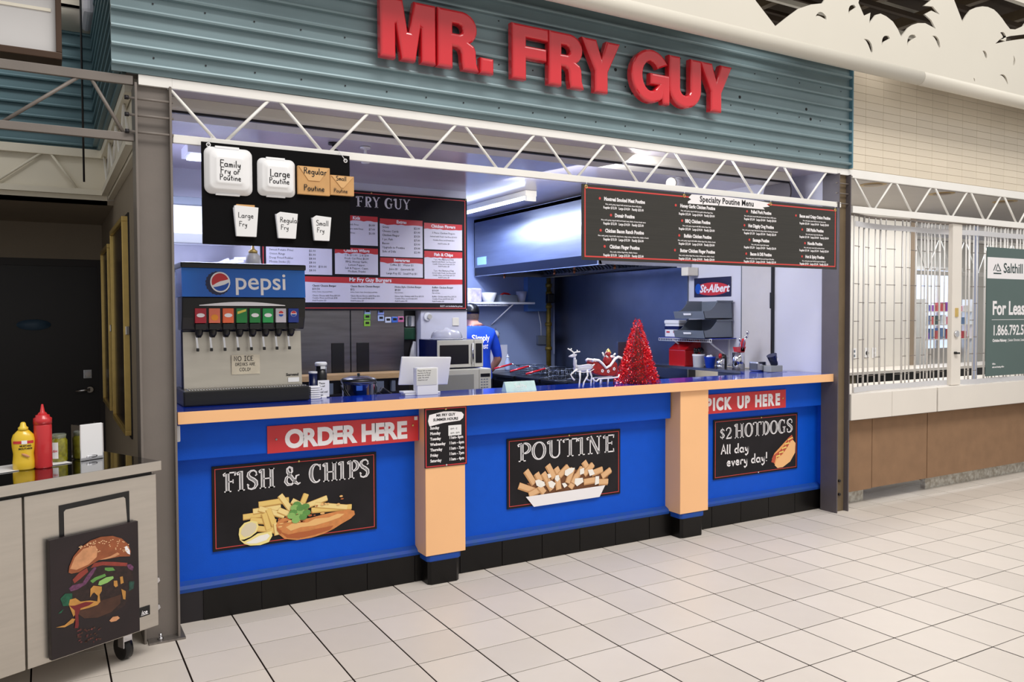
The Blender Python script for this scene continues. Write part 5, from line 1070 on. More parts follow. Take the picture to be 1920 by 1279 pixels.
q = MB(o); q.box(0.55, 1.92, 2.26, 2.44, 0.0, 1.07); q.build('cabinet', m_dark, t)
for x, w_ in ((1.16, .06), (1.31, .05), (1.50, .03), (1.60, .065), (1.74, .03)):
    q = MB((x, 2.21, .93)); q.box(x, x+w_, 2.20, 2.259, .96, 1.05); solo('supply_box', 'grey carton under the wooden ledge, ' + {1.16: 'leftmost', 1.31: 'second from left', 1.50: 'narrow one in the middle', 1.60: 'widest, second from right', 1.74: 'rightmost'}[x], 'box', (x, 2.21, .93), q, m_grey, 'cartons under the wooden ledge')
q = MB((1.5, 2.23, .94)); q.box(0.6, 1.9, 2.16, 2.258, 0.945, 0.96); solo('lower_shelf', 'dark shelf under the wooden ledge', 'shelf', (1.5, 2.23, .94), q, m_dark)
t = thing('appliance_table', 'stainless table holding the two stacked microwaves', 'table', (2.28, 2.15, 0)); o = (2.28, 2.15, 0)
q = MB(o); q.box(1.94, 2.66, 1.93, 2.455, 0.86, 0.89); q.build('table_top', m_stainless_d, t)
for x in (1.97, 2.63):
    for y in (1.96, 2.42):
        q = MB(o); q.tube((x, y, 0), (x, y, .86), .018, n=10); q.build('leg', m_stainless_d, t)
m_mw = mat('beige_microwave', (206, 202, 186), 0.35)
def microwave(label, x0, x1, y0, y1, z0, z1, m, lower):
    t = thing('microwave', label, 'microwave', ((x0+x1)/2, (y0+y1)/2, z0)); o = ((x0+x1)/2, (y0+y1)/2, z0)
    q = MB(o); q.bbox(x0, x1, y0+.01, y1, z0, z1, .004); q.build('case', m_navy if not lower else m, t)
    q = MB(o); xs = x0 + (x1-x0)*.80; q.bbox(x0, xs-.003, y0, y0+.014, z0+.006, z1-.003, .004); d_ = q.build('door', m, t)
    q = MB(o); q.bbox(x0+.02, xs-.055, y0-.002, y0+.004, z0+.035, z1-.045, .002); q.build('door_window', m_black if not lower else mat('grey_mesh_window', (150, 148, 138), 0.4), d_)
    q = MB(o); q.bbox(xs, x1, y0, y0+.014, z0+.006, z1-.003, .004); c_ = q.build('control_panel', m, t)
    q = MB(o); q.bbox(xs+.012, x1-.012, y0-.002, y0+.004, z1-.075 if lower else z0+.04, z1-.045 if lower else z1-.035, .001); q.build('display', m_black, c_)
    for r in range(4 if lower else 0):
        for c in range(3):
            q = MB(o); xx = xs+.014+.027*c; zz = z1-.10-.024*r; q.box(xx, xx+.017, y0-.0015, y0+.004, zz, zz+.009); q.build('button', m_grey, c_)
    if not lower:
        q = MB(o); q.tube((xs-.024, y0-.022, z0+.03), (xs-.024, y0-.022, z1-.03), .007, n=10); q.tube((xs-.024, y0-.022, z0+.04), (xs-.024, y0, z0+.04), .005, n=8); q.tube((xs-.024, y0-.022, z1-.04), (xs-.024, y0, z1-.04), .005, n=8); q.build('door_handle', m_chrome, d_)
    return t
microwave('lower beige microwave, the larger one, on the steel table', 1.985, 2.575, 1.95, 2.42, 0.892, 1.142, m_mw, True)
microwave('upper microwave with dark window and chrome bar handle', 2.078, 2.522, 2.00, 2.40, 1.150, 1.398, m_mw, False)
t = thing('wrapped_tray', 'clear plastic domed tray lids on top of the upper microwave', 'lid', (2.25, 2.18, 1.40))
q = MB(); q.lathe([(0.135, 0.004), (0.145, 0.012), (0.135, 0.05), (0.11, 0.075), (0.04, 0.085), (0.02, 0.10), (0, 0.102)], n=24, sy=.9); q.build('dome', mat('clear_dome', (232, 232, 240), 0.12, trans=0.55), t)
q = MB(); q.lathe([(0, 0), (0.15, 0), (0.152, 0.006), (0, 0.006)], n=24, sy=.9); q.build('base', m_whitep, t)
t = thing('thermostat', 'round white wall thermostat on the pier left of the kitchen doorway', 'thermostat', (2.193, 2.468, 1.60))
q = MB(); q.tube((0, 0, 0), (0, -.02, 0), .040, .036, n=24); q.build('base', m_whitep, t); q = MB(); q.tube((0.012, -.02, 0), (0.012, -.034, 0), .022, n=18); q.build('dial', m_chrome, t)
q = MB((2.48, 2.468, 1.555)); q.bbox(2.447, 2.513, 2.460, 2.469, 1.515, 1.590, .003); solo('wall_plate', 'blank cream wall plate on the pier above the tray lids', 'wall plate', (2.48, 2.468, 1.555), q, m_cream)
# dark gap right of the fridge
t = thing('wall_phone', 'white wall phone in the dark gap beside the fridge', 'phone', (2.06, 2.60, 1.56)); q = MB(); q.bbox(-.035, .055, -.03, 0, -.05, .05, .006); q.build('body', m_whitep, t); q = MB(); q.bbox(-.02, .015, -.05, -.028, -.045, .045, .01); q.build('handset', m_grey, t)
q = MB(); q.box(1.985, 2.125, 2.60, 2.62, 0.0, 1.66); q.build('wall_gap_shade', m_dark, kind='structure')  # near-black backing sheet, the shade of the gap put into its colour
q = MB((2.06, 2.58, 1.39)); q.bbox(2.005, 2.115, 2.56, 2.60, 1.392, 1.500, .004); solo('green_folder_box', 'dark green box on the dark backing of the gap beside the fridge', 'box', (2.06, 2.58, 1.39), q, mat('dark_green', (10, 70, 44), 0.4))
q = MB((2.08, 2.56, 1.15)); q.extr([(2.05, 1.20), (2.12, 1.20), (2.12, 1.37), (2.095, 1.375), (2.07, 1.30)], .02, 'y', 2.56); solo('hanging_bag', 'white bag hanging in the gap beside the fridge', 'bag', (2.08, 2.56, 1.15), q, m_paper)
# ================================================================ kitchen on the right
# extractor hood
hd = thing('extractor_hood', 'big stainless extractor hood along the right kitchen wall', 'hood', (4.1, 2.95, 2.07)); o = (4.1, 2.95, 2.07)
hx, y0h, y1h = 3.56, 1.70, 4.16
q = MB(o); q.box(hx, hx+.012, y0h, y1h, 2.17, 2.735); q.build('front_face', m_hoodm, hd)
q = MB(o); q.extr([(hx, 2.17), (hx+.012, 2.17), (hx+.045, 2.078), (hx+.015, 2.078)], y1h-y0h, 'y', y0h); q.build('lip', mat('dark_lip_steel', (60, 64, 78), .35, 1.0), hd)
q = MB(o); q.box(hx, 4.69, y0h, y0h+.012, 2.078, 2.735); q.build('end_panel', m_stainless, hd)
q = MB(o); q.box(hx, 4.69, y1h-.012, y1h, 2.078, 2.735); q.build('end_panel', m_stainless, hd)
q = MB(o); q.box(hx, 4.69, y0h, y1h, 2.70, 2.74); q.build('top', m_stainless, hd)
q = MB(o); q.box(hx+.015, hx+.09, y0h+.012, y1h-.012, 2.072, 2.080); q.build('drip_rail', m_chrome, hd)
q = MB(o); q.box(4.52, 4.69, y0h+.012, y1h-.012, 2.070, 2.082); q.build('back_gutter', m_chrome, hd)
for k in range(5):
    ya = y0h + .06 + .475*k
    q = MB(o); q.extr([(4.02, 2.56), (4.54, 2.12), (4.55, 2.135), (4.03, 2.575)], .455, 'y', ya); f_ = q.build('grease_filter', m_stainless_d, hd)
    for j in range(7):
        q = MB(o); yy = ya+.02+.062*j; q.extr([(4.02, 2.545), (4.53, 2.112), (4.54, 2.122), (4.03, 2.556)], .028, 'y', yy); q.build('baffle', m_stainless, f_)
for x, y, z in ((3.72, 3.72, 2.08), (3.80, 2.80, 2.08), (3.86, 2.52, 2.08), (3.98, 2.00, 2.10)):
    q = MB(o); q.tube((x, y, z+.05), (x, y, z-.015), .009, n=10); q.tube((x, y, z-.01), (x, y, z-.045), .013, .010, n=10); q.build('spray_nozzle', mat('copper', (196, 120, 80), 0.3, 0.9), hd)
q = MB(o); q.box(hx-.003, hx, 3.86, 4.08, 2.20, 2.29); q.build('sticker', mat('pale_blue_sticker', (150, 190, 236), 0.5), hd)
q = MB((4.62, 1.66, 2.0)); q.bbox(4.56, 4.69, 1.60, 1.695, 1.99, 2.07, .004); solo('pull_station', 'small cream box fixed beside the near end of the hood', 'box', (4.62, 1.66, 2.0), q, m_cream)
# stainless wall panel behind the cookers
q = MB((4.69, 2.95, .9)); q.box(4.682, 4.699, 1.74, 4.15, 0.90, 2.07); solo('steel_cladding', 'large dull stainless splash panel on the right kitchen wall under the hood', 'panel', (4.69, 2.95, .9), q, m_stainless_d)
# cookers
ck = thing('fryer_bank', 'black topped fryer bank under the hood with red handled baskets', 'fryer', (4.1, 3.0, 0)); o = (4.1, 3.0, 0)
q = MB(o); q.box(3.50, 4.66, 2.06, 4.02, 0.12, 0.93); q.build('body', m_dark, ck)
for ya in (2.08, 2.58, 3.08, 3.58):
    q = MB(o); q.bbox(3.46, 4.64, ya, ya+.46, .93, .965, .006); q.build('cook_top', m_black, ck)
    q = MB(o); q.bbox(3.47, 3.50, ya+.02, ya+.45, .50, .90, .004); q.build('door', m_black, ck)
for x in (3.56, 4.58):
    for y in (2.12, 4.0):
        q = MB(o); q.tube((x, y, 0), (x, y, .12), .025, n=10); q.build('leg', m_chrome, ck)
for i, (x0, ya) in enumerate(((3.30, 3.20), (3.24, 2.75), (3.18, 2.34))):
    t = thing('fry_basket', 'wire fry basket with a long red handle, ' + ('farthest', 'middle', 'nearest')[i] + ' of the three on the fryers', 'basket', (x0+.45, ya, .967), group='fry baskets')
    q = MB()
    for z in (0.0, .05, .10): q.path([(-.14, -.09, z), (.16, -.09, z), (.16, .09, z), (-.14, .09, z)], .003, n=5, closed=True)
    for k in range(7): 
        x = -.14+.05*k; q.path([(x, -.09, .1), (x, -.09, 0), (x, .09, 0), (x, .09, .1)], .0018, n=5)
    q.build('wire_basket', m_stainless_d, t)
    q = MB(); q.path([(-.14, 0, .09), (-.24, 0, .12)], .005, n=6); q.build('handle_rod', m_chrome, t)
    q = MB(); q.path([(-.24, 0, .12), (-.46, 0.0, .075)], .010, n=8); q.build('red_grip', m_red, t)
gr_ = thing('griddle', 'low black griddle with a tall stainless splash guard left of the red bin', 'griddle', (4.0, 1.55, 0)); o = (4.0, 1.55, 0)
q = MB(o); q.box(3.45, 4.36, 1.06, 2.03, .10, .93); q.build('body', m_dark, gr_)
q = MB(o); q.bbox(3.44, 4.37, 1.05, 2.02, .93, .975, .006); q.build('cook_plate', m_black, gr_)
q = MB(o); q.bbox(4.015, 4.37, 1.995, 2.02, .975, 1.345, .003); q.build('splash_guard', m_stainless_d, gr_)
for x in (3.5, 4.3):
    for y in (1.1, 1.98):
        q = MB(o); q.tube((x, y, 0), (x, y, .10), .022, n=10); q.build('leg', m_chrome, gr_)
for k in range(4):
    q = MB(o); q.tube((3.445, 1.15+.22*k, .86), (3.425, 1.15+.22*k, .86), .022, n=12); q.build('knob', m_black, gr_)
q = MB((3.0, 3.0, .9)); 
sk = thing('prep_counter', 'dark stainless work counter along the back wall in front of the man', 'counter', (3.3, 3.98, 0)); o = (3.3, 3.98, 0)
q = MB(o); q.box(2.62, 3.44, 3.82, 4.18, .86, .90); q.build('top', m_stainless, sk); q = MB(o); q.box(2.64, 3.42, 3.84, 4.18, .1, .86); q.build('body', m_dark, sk)
for x in (2.68, 3.38):
    q = MB(o); q.tube((x, 3.86, 0), (x, 3.86, .1), .02, n=8); q.build('foot', m_chrome, sk)
# long stainless ledge on the right wall
lg = thing('wall_ledge', 'long stainless ledge along the right wall carrying cups and utensils', 'shelf', (4.54, 1.15, 0)); o = (4.54, 1.15, 0)
q = MB(o); q.box(4.385, 4.70, 0.68, 1.95, 1.095, 1.118); q.box(4.385, 4.70, .385, .68, 1.1245, 1.135) if False else None; q.build('top', m_stainless, lg)
q = MB(o); q.box(4.40, 4.70, 0.70, 1.03, .12, 1.095); q.build('cabinet', m_stainless_d, lg)
q = MB(o); q.box(4.42, 4.70, 0.72, 1.03, .0, .12); q.build('plinth', m_dark, lg)
def sit(name, label, cat, x, y, z=1.118): return thing(name, label, cat, (x, y, z))
t = sit('red_bin', 'dark red plastic bin with a sloping lid at the far end of the ledge', 'bin', 4.52, 1.60)
q = MB(); q.bbox(-.10, .10, -.115, .115, 0, .155, .008); q.build('body', mat('dark_red_plastic', (176, 20, 24), 0.3), t)
q = MB(); q.extr([(-.105, .155), (.10, .155), (.10, .245), (.03, .245)], .236, 'y', -.118); bevel(q.build('sloping_lid', mat('dark_red_plastic', (176, 20, 24), 0.3), t), .005)
t = sit('white_crock', 'white crock full of dark utensil heads beside the red bin', 'cup', 4.50, 1.385)
q = MB(); q.lathe([(.0, 0), (.050, 0), (.056, .10), (.059, .102), (.059, .118), (.052, .118)], n=24); q.build('crock', m_whitep, t)
q = MB(); rr = random.Random(2)
for k in range(9): a = k*.7; q.ell((.035*math.cos(a), .035*math.sin(a), .135+rr.uniform(0, .03)), (.017, .012, .018), 8, 6)
q.build('utensil_heads', m_black, t)
t = sit('blue_tub', 'small blue tub with packets left of the steel canisters', 'cup', 4.50, 1.235)
q = MB(); q.lathe([(0, 0), (.040, 0), (.055, .095), (.058, .097), (.054, .099)], n=22); q.build('tub', mat('bright_blue_plastic', (20, 70, 200), 0.3), t)
q = MB(); q.ell((-.02, 0, .10), (.02, .02, .015)); q.ell((.02, .01, .10), (.02, .016, .018)); q.build('packets', m_whitep, t)
t = sit('steel_canister', 'small bright steel canister with a dark red knob on the ledge', 'canister', 4.47, 1.07)
q = MB(); q.lathe([(0, 0), (.036, 0), (.036, .09), (.0, .092)], n=22); q.build('can', m_chrome, t)
q = MB(); q.ell((-.012, -.01, .115), (.018, .018, .024)); q.build('knob', mat('dark_red_plastic', (176, 20, 24), 0.3), t)
t = sit('black_canister', 'dark canister with a black domed lid behind the small bright one', 'canister', 4.56, 1.13)
q = MB(); q.lathe([(0, 0), (.036, 0), (.036, .09), (.030, .12), (.0, .13)], n=22); q.build('can', m_black, t)
t = sit('utensil_container', 'tall bright steel container holding red scoops and ladles', 'container', 4.47, 0.85)
q = MB(); q.lathe([(0, 0), (.055, 0), (.055, .155), (.052, .155), (.052, .02)], n=28); q.build('can', m_chrome, t)
q = MB(); q.path([(-.005, 0, .06), (.0, -.01, .19)], .012, n=8); q.bbox(-.01, .05, -.03, .02, .155, .205, .008); q.ell((.035, -.02, .235), (.026, .02, .045)); q.build('red_scoop', m_red, t)
q = MB(); q.extr([(-.045, .16), (.045, .16), (.06, .205), (-.06, .205)], .04, 'y', -.03); q.build('red_funnel', m_red, t)
for a, h in ((.5, .33), (1.6, .30), (2.6, .27)):
    q = MB(); q.path([(.01, .01, .05), (.04*math.cos(a)+.02, -.05*math.sin(a), h-.04), (.055*math.cos(a)+.03, -.07*math.sin(a), h)], .0045, n=6); q.ell((.055*math.cos(a)+.03, -.07*math.sin(a), h), (.014, .010, .020), 8, 6); q.build('ladle', m_chrome, t)
t = sit('napkin_box', 'rounded steel napkin box in front of the utensil container', 'box', 4.40, 0.56, 1.1245)
q = MB(); q.bbox(-.055, .055, -.05, .05, 0, .085, .015); q.build('box', m_stainless, t); q = MB(); q.bbox(-.035, .035, -.053, -.049, .012, .068, .003); q.build('front_plate', m_chrome, t)
t = sit('grey_tray_box', 'small grey box near the right end of the counter, under the tipped cup', 'box', 4.475, 0.46, 1.1245)
q = MB(); q.bbox(-.07, .07, -.04, .045, 0, .052, .004); q.build('box', mat('grey_box', (150, 152, 150), 0.5), t)
t = thing('paper_cup', 'dark blue printed paper cup lying tipped on the grey box', 'cup', (4.475, 0.46, 1.219))
q = MB(); q.M = Matrix.Rotation(math.radians(-24), 4, 'Y'); q.lathe([(0, -.042), (.029, -.042), (.042, .048), (.044, .050), (.040, .048)], n=24); q.build('cup', m_navy, t)
q = MB(); q.M = Matrix.Rotation(math.radians(-24), 4, 'Y') @ Matrix.Translation((.018, -.031, 0)) ; q.ell((0, 0, .0), (.016, .004, .016), 12, 6); q.build('round_mark', m_signwhite, t)
q = MB((4.40, .42, 1.1245)); q.bbox(4.32, 4.56, .385, .40, 1.1245, 1.128, .001); solo('steel_tongs', 'flat steel tongs lying on the counter beside the grey box', 'tongs', (4.40, .42, 1.1245), q, m_chrome)
# wall shelf with bins
t = thing('wall_shelf', 'white bracketed wall shelf with blue liner above the ledge', 'shelf', (4.57, 1.45, 1.38)); o = (4.57, 1.45, 1.38)
q = MB(o); q.box(4.40, 4.70, 1.10, 1.83, 1.384, 1.392); q.build('blue_liner', mat('liner_blue', (14, 40, 150), 0.4), t)
for x in [4.395+.033*k for k in range(10)]:
    q = MB(o); q.tube((x, 1.10, 1.381), (x, 1.83, 1.381), .0028, n=6); q.build('wire', m_whitep, t)
q = MB(o)
for z in (1.358, 1.383): q.tube((4.392, 1.10, z), (4.392, 1.83, z), .0035, n=6)
for k in range(30): q.tube((4.392, 1.105+.025*k, 1.358), (4.392, 1.105+.025*k, 1.383), .0025, n=5)
q.build('front_rail', m_whitep, t, kind='stuff')
for y in (1.19, 1.66):
    q = MB(o); q.path([(4.42, y, 1.375), (4.695, y, 1.20)], .008, n=6); q.box(4.688, 4.70, y-.008, y+.008, 1.14, 1.375); q.build('bracket', m_whitep, t)
def bin_(label, z):
    t = thing('storage_bin', label, 'bin', (4.50, 1.33, z), group=None)
    w2 = .20
    prof = [(-.165, .0), (.17, .0), (.175, .165), (.02, .165), (-.02, .150), (-.05, .115), (-.09, .082), (-.14, .070), (-.185, .068)]
    for yy in (-w2, w2-.006):
        q = MB(); q.extr(prof, .006, 'y', yy); q.build('side', m_grey, t)
    q = MB(); q.extr([(-.185, .070), (-.165, 0), (-.158, 0), (-.178, .070)], 2*w2, 'y', -w2); q.build('front', m_grey, t)
    q = MB(); q.box(-.165, .17, -w2, w2, 0, .006); q.build('bottom', m_grey, t)
    q = MB(); q.box(.168, .176, -w2, w2, 0, .165); q.build('back', m_grey, t)
    for yy in (-w2-.008, w2-.002):
        q = MB(); q.box(-.02, .178, yy, yy+.01, .155, .168); q.build('rim', m_grey, t)
    q = MB(); q.M = Matrix.Translation((-.184, 0, .042)) @ Matrix.Rotation(math.radians(-16), 4, 'Y'); q.box(-.002, .001, -.04, .06, -.008, .010); q.build('label_tag', m_paper, t)
bin_('lower grey open fronted bin on the wall shelf', 1.394); bin_('upper grey open fronted bin stacked on the lower one', 1.570)
t = thing('white_tub', 'white lidded tub with blue band and red print on the wall shelf', 'tub', (4.53, 1.695, 1.394))
q = MB(); q.bbox(-.09, .09, -.10, .10, 0, .125, .006); q.build('tub', m_whitep, t)
q = MB(); q.bbox(-.093, .093, -.103, .103, .072, .105, .002); q.build('blue_band', m_navy, t); q = MB(); q.bbox(-.097, .097, -.107, .107, .125, .165, .012); q.build('lid', m_whitep, t)
for ya in (-.07, .03):
    q = MB(); q.box(-.0935, -.0905, ya, ya+.045, .04, .055); q.build('red_print', m_signred, t)
# poster on the right wall
t = thing('wall_poster', 'dark red and blue poster with lettered red oval on the right wall above the bins', 'poster', (4.695, 1.41, 1.78)); 
q = MB(); q.box(-.004, .0, -.245, .245, 0, .185); q.build('sheet', mat('poster_navy', (24, 24, 60), 0.4, noise=0.2, scale=8), t)
q = MB(); q.M = Matrix.Rotation(-PI/2, 4, 'Z')
q.poly([(x, -.006, z) for x, z in [(.23*math.cos(2*PI*k/24), .075+.062*math.sin(2*PI*k/24)) for k in range(24)]]); q.build('red_oval', m_signred, t)
q = MB(); q.M = Matrix.Rotation(-PI/2, 4, 'Z'); q.poly([(-.185+.042*math.cos(2*PI*k/20), -.007, .080+.05*math.sin(2*PI*k/20)) for k in range(20)]); q.build('blue_round_mark', mat('globe_blue', (20, 80, 180), 0.4), t)
q = MB(); words(q, 'St-Albert', 0, 0, .105, bold=.003, shear=.25, align='CENTER'); vv_ = [Vector((v.y - .0075, -(v.x + .03), v.z + .045)) for v in q.v]; q.v = vv_; q.build('lettering', m_signwhite, t, kind='stuff')
# tall grey cabinet door on the right wall
t = thing('wall_door_panel', 'tall off-white door panel with dark edge and pull on the right wall', 'door', (4.68, 0.83, 1.13)); o = (4.68, 0.83, 1.13)
q = MB(o); q.bbox(4.672, 4.70, 0.665, 1.01, 1.126, 2.50, .004); q.build('panel', mat('grey_white_panel', (204, 200, 200), 0.45, noise=.02), t)
q = MB(o); q.box(4.668, 4.70, 0.652, 0.665, 1.126, 2.50); q.build('edge_strip', m_black, t)
q = MB(o); q.bbox(4.655, 4.672, 0.650, 0.668, 1.66, 1.80, .004); q.build('pull', m_black, t)
q = MB(o); q.tube((4.672, 1.015, 1.126), (4.672, 1.015, 2.50), .005, n=6); q.build('piano_hinge', m_grey, t)
# gas pipe and small wall gear
t = thing('gas_pipe', 'weathered brass coloured gas pipe rising in the far kitchen corner', 'pipe', (4.56, 4.10, .9))
q = MB(); q.tube((0, 0, 0), (0, 0, 1.17), .030, n=14); q.build('pipe', m_brass, t)
for z in (.30, .60, .82, .98, 1.08):
    q = MB(); q.tube((0, 0, z-.022), (0, 0, z+.022), .042, n=14); q.build('coupling', m_brass, t)
q = MB(); q.bbox(-.04, .06, -.05, .05, .86, .98, .015); q.build('valve', m_black, t)
q = MB((4.40, 4.19, 1.66)); q.bbox(4.262, 4.535, 4.10, 4.20, 1.66, 2.08, .004); eb = solo('electric_cabinet', 'plain blue grey electric cabinet high on the back kitchen wall', 'cabinet', (4.40, 4.19, 1.66), q, mat('cabinet_blue', (90, 130, 190), 0.4))
q = MB((4.50, 4.19, 1.25)); q.bbox(4.44, 4.56, 4.15, 4.20, 1.25, 1.36, .006); solo('outlet_box', 'small grey outlet box on the back wall left of the gas pipe', 'outlet', (4.50, 4.19, 1.25), q, m_grey)
q = MB(); q.path([(4.50, 4.18, 1.36), (4.49, 4.17, 1.5), (4.46, 4.18, 1.66)], .006, n=6); q.v = [v - Vector((4.5, 4.18, 1.36)) for v in q.v]; solo('conduit', 'thin pale conduit from outlet box up to the electric cabinet', 'conduit', (4.5, 4.18, 1.36), q, m_whitep)
t = thing('back_shelf', 'white shelf on the back kitchen wall above the man', 'shelf', (3.85, 4.05, 1.745)); o = (3.85, 4.05, 1.745)
q = MB(o); q.bbox(3.30, 4.26, 3.93, 4.195, 1.745, 1.768, .003); q.build('board', m_whitep, t)
q = MB(o)
for k in range(26): q.tube((3.32+.022*k, 3.935, 1.725), (3.32+.022*k, 3.935, 1.745), .0025, n=5)
q.tube((3.31, 3.935, 1.724), (3.90, 3.935, 1.724), .003, n=5); q.build('wire_lip', m_whitep, t, kind='stuff')
q = MB(o); q.path([(3.98, 3.97, 1.745), (3.80, 4.19, 1.50)], .008, n=6); q.build('bracket', m_whitep, t)
for nm, lb, ct, x, w_, h, m_ in (('mixed_bag', 'crumpled pale bag at the left end of the back shelf', 'bag', 3.46, .10, .16, mat('lilac_bag', (196, 186, 220), 0.6, noise=.3, scale=20)), ('white_bowl', 'white bowl on the back shelf', 'bowl', 3.69, .10, .11, m_whitep), ('dark_tray', 'dark grey loaf tray with a red cloth on the back shelf', 'tray', 3.925, .115, .085, m_grey), ('glass_jar', 'clear jar at the right end of the back shelf', 'jar', 4.14, .07, .13, m_acr)):
    t = thing(nm, lb, ct, (x, 4.05, 1.769))
    if nm in ('white_bowl', 'glass_jar'):
        q = MB(); q.lathe([(0, 0), (w_*.6, 0), (w_, h), (w_*.94, h), (w_*.5, .01)], n=20); q.build('vessel', m_, t)
    else:
        q = MB(); q.bbox(-w_, w_, -.08, .08, 0, h, .02 if nm == 'mixed_bag' else .004); q.build('body', m_, t)
        if nm == 'dark_tray': q = MB(); q.path([(-.08, -.02, h), (-.03, 0, h+.02), (.03, 0, h+.015), (.06, 0, h)], .012, n=8); q.build('cloth', mat('dark_red_plastic', (176, 20, 24), 0.3), t)
t = thing('spray_bottle', 'clear bottle with white pump on the work counter right of the man', 'bottle', (3.86, 3.90, .966))
q = MB(); q.lathe([(0, 0), (.032, 0), (.034, .02), (.032, .10), (.016, .13), (.016, .15)], n=18); q.build('bottle', mat('pale_liquid', (196, 208, 236), 0.2, trans=.3), t)
q = MB(); q.lathe([(.018, .15), (.018, .165), (.006, .17), (.006, .19), (0, .19)], n=12); q.build('pump', m_whitep, t)
q = MB((3.72, 4.19, 1.0)); q.bbox(3.55, 4.02, 4.185, 4.20, .90, 1.255, .003); solo('splash_sheet', 'pale sheet on the back wall behind the bottle', 'panel', (3.72, 4.19, 1.0), q, m_intwall)
t = thing('paper_roll', 'white paper roll on a wall holder to the right of the man', 'paper roll', (3.80, 4.13, 1.36))
q = MB(); q.tube((-.11, 0, -.02), (.05, 0, .03), .045, n=18); q.build('roll', m_paper, t); q = MB(); q.tube((-.13, 0, -.026), (.075, 0, .037), .012, n=8); q.path([(.06, 0, .033), (.06, .06, .1)], .004, n=5); q.build('holder', m_chrome, t)

# ---- overhead: tube light, spot, sprinklers, left fixture
def tube_fix(name, label, x0, x1, y0, y1, z0, body):
    o = ((x0+x1)/2, (y0+y1)/2, z0); t = thing(name, label, 'light', o)
    q = MB(o); q.bbox(x0, x1, y0, y1, z0, 2.768, .004); q.build('housing', body, t); return t, o
t, o = tube_fix('tube_light', 'lit fluorescent ceiling light behind the main menu board', 3.03, 3.15, 2.10, 3.62, 2.715, m_cream)
q = MB(o); q.tube((3.06, 2.14, 2.700), (3.06, 3.58, 2.700), .013, n=12); q.build('tube', mat('tube_glow', (214, 226, 255), 0.4, emit=14), t)
q = MB(o); q.bbox(3.04, 3.14, 2.095, 2.13, 2.668, 2.716, .003); q.build('end_cap', m_cream, t)
t, o = tube_fix('ceiling_fixture', 'small boxed ceiling light at the far left of the serving ceiling', 0.00, 0.42, 1.42, 1.70, 2.70, m_whitep)
q = MB(o); q.bbox(0.03, 0.40, 1.44, 1.68, 2.690, 2.701, .002); q.build('diffuser', mat('diffuser_glow', (225, 232, 255), 0.4, emit=2.2), t)
t = thing('spot_light', 'white cylindrical spot light on the serving ceiling behind the right truss', 'light', (3.83, 0.92, 2.768))
q = MB(); q.tube((0, 0, 0), (0, 0, -.03), .03, n=14); q.tube((0, 0, -.02), (-.01, -.01, -.05), .012, n=8); q.build('mount', m_whitep, t)
q = MB(); q.tube((.05, .03, -.04), (-.12, -.05, -.06), .045, n=18); q.build('can', m_whitep, t); q = MB(); q.tube((-.12, -.05, -.06), (-.135, -.057, -.062), .048, .044, n=18); q.build('rim', m_cream, t)
for i, (x, y) in enumerate(((1.09, 1.02), (0.86, 1.0))):
    t = thing('sprinkler', ('white upright sprinkler with a round cup' if i == 0 else 'small dark sprinkler head') + ' on the serving ceiling', 'sprinkler', (x, y, 2.768))
    q = MB(); q.tube((0, 0, 0), (0, 0, -.012), .035, n=16); q.tube((0, 0, -.012), (0, 0, -.04), .010, n=8); q.build('stem', m_whitep if i == 0 else m_dark, t)
    q = MB(); q.lathe([(0.010, -.04), (0.028, -.06), (.028, -.11), (0, -.112)] if i == 0 else [(.008, -.04), (.03, -.045), (.03, -.05), (0, -.05)], n=16, cap=True); q.build('head', m_whitep if i == 0 else m_dark, t)
# left back shelves and cupboard on the partition
t = thing('wall_cupboard', 'white wall cupboard on the partition at the far left behind the soda fountain', 'cupboard', (0.1, 2.35, 2.15)); o = (0.1, 2.35, 2.15)
q = MB(o); q.bbox(-0.27, 0.50, 2.24, 2.468, 2.17, 2.50, .004); q.build('body', m_whitep, t)
q = MB(o); q.bbox(-0.275, 0.51, 2.22, 2.26, 2.455, 2.515, .004); q.build('top_rail', m_grey, t); q = MB(o); q.bbox(-0.275, 0.51, 2.20, 2.26, 2.165, 2.24, .004); q.build('bottom_rail', mat('light_grey_metal', (168, 168, 166), .4, .4), t)
t = thing('folded_bags', 'pile of white and lilac bags on top of the soda fountain shelf', 'bag', (0.42, 2.30, 1.98))
q = MB()
for k in range(6): q.M = Matrix.Translation((.05*k-.1, 0, .03+.012*(k % 3))) @ Matrix.Rotation(.2*k, 4, 'Z') @ Matrix.Rotation(.15*(k-3), 4, 'Y'); q.bbox(-.10, .10, -.08, .08, -.012, .012, .006)
q.build('bag', mat('lilac_bag2', (206, 204, 226), .6, noise=.15, scale=14), t)
q = MB((0.2, 2.33, 1.955)); q.box(-.27, .66, 2.18, 2.468, 1.955, 1.975); solo('bag_shelf', 'thin white shelf carrying the bags behind the soda fountain', 'shelf', (0.2, 2.33, 1.955), q, m_whitep)

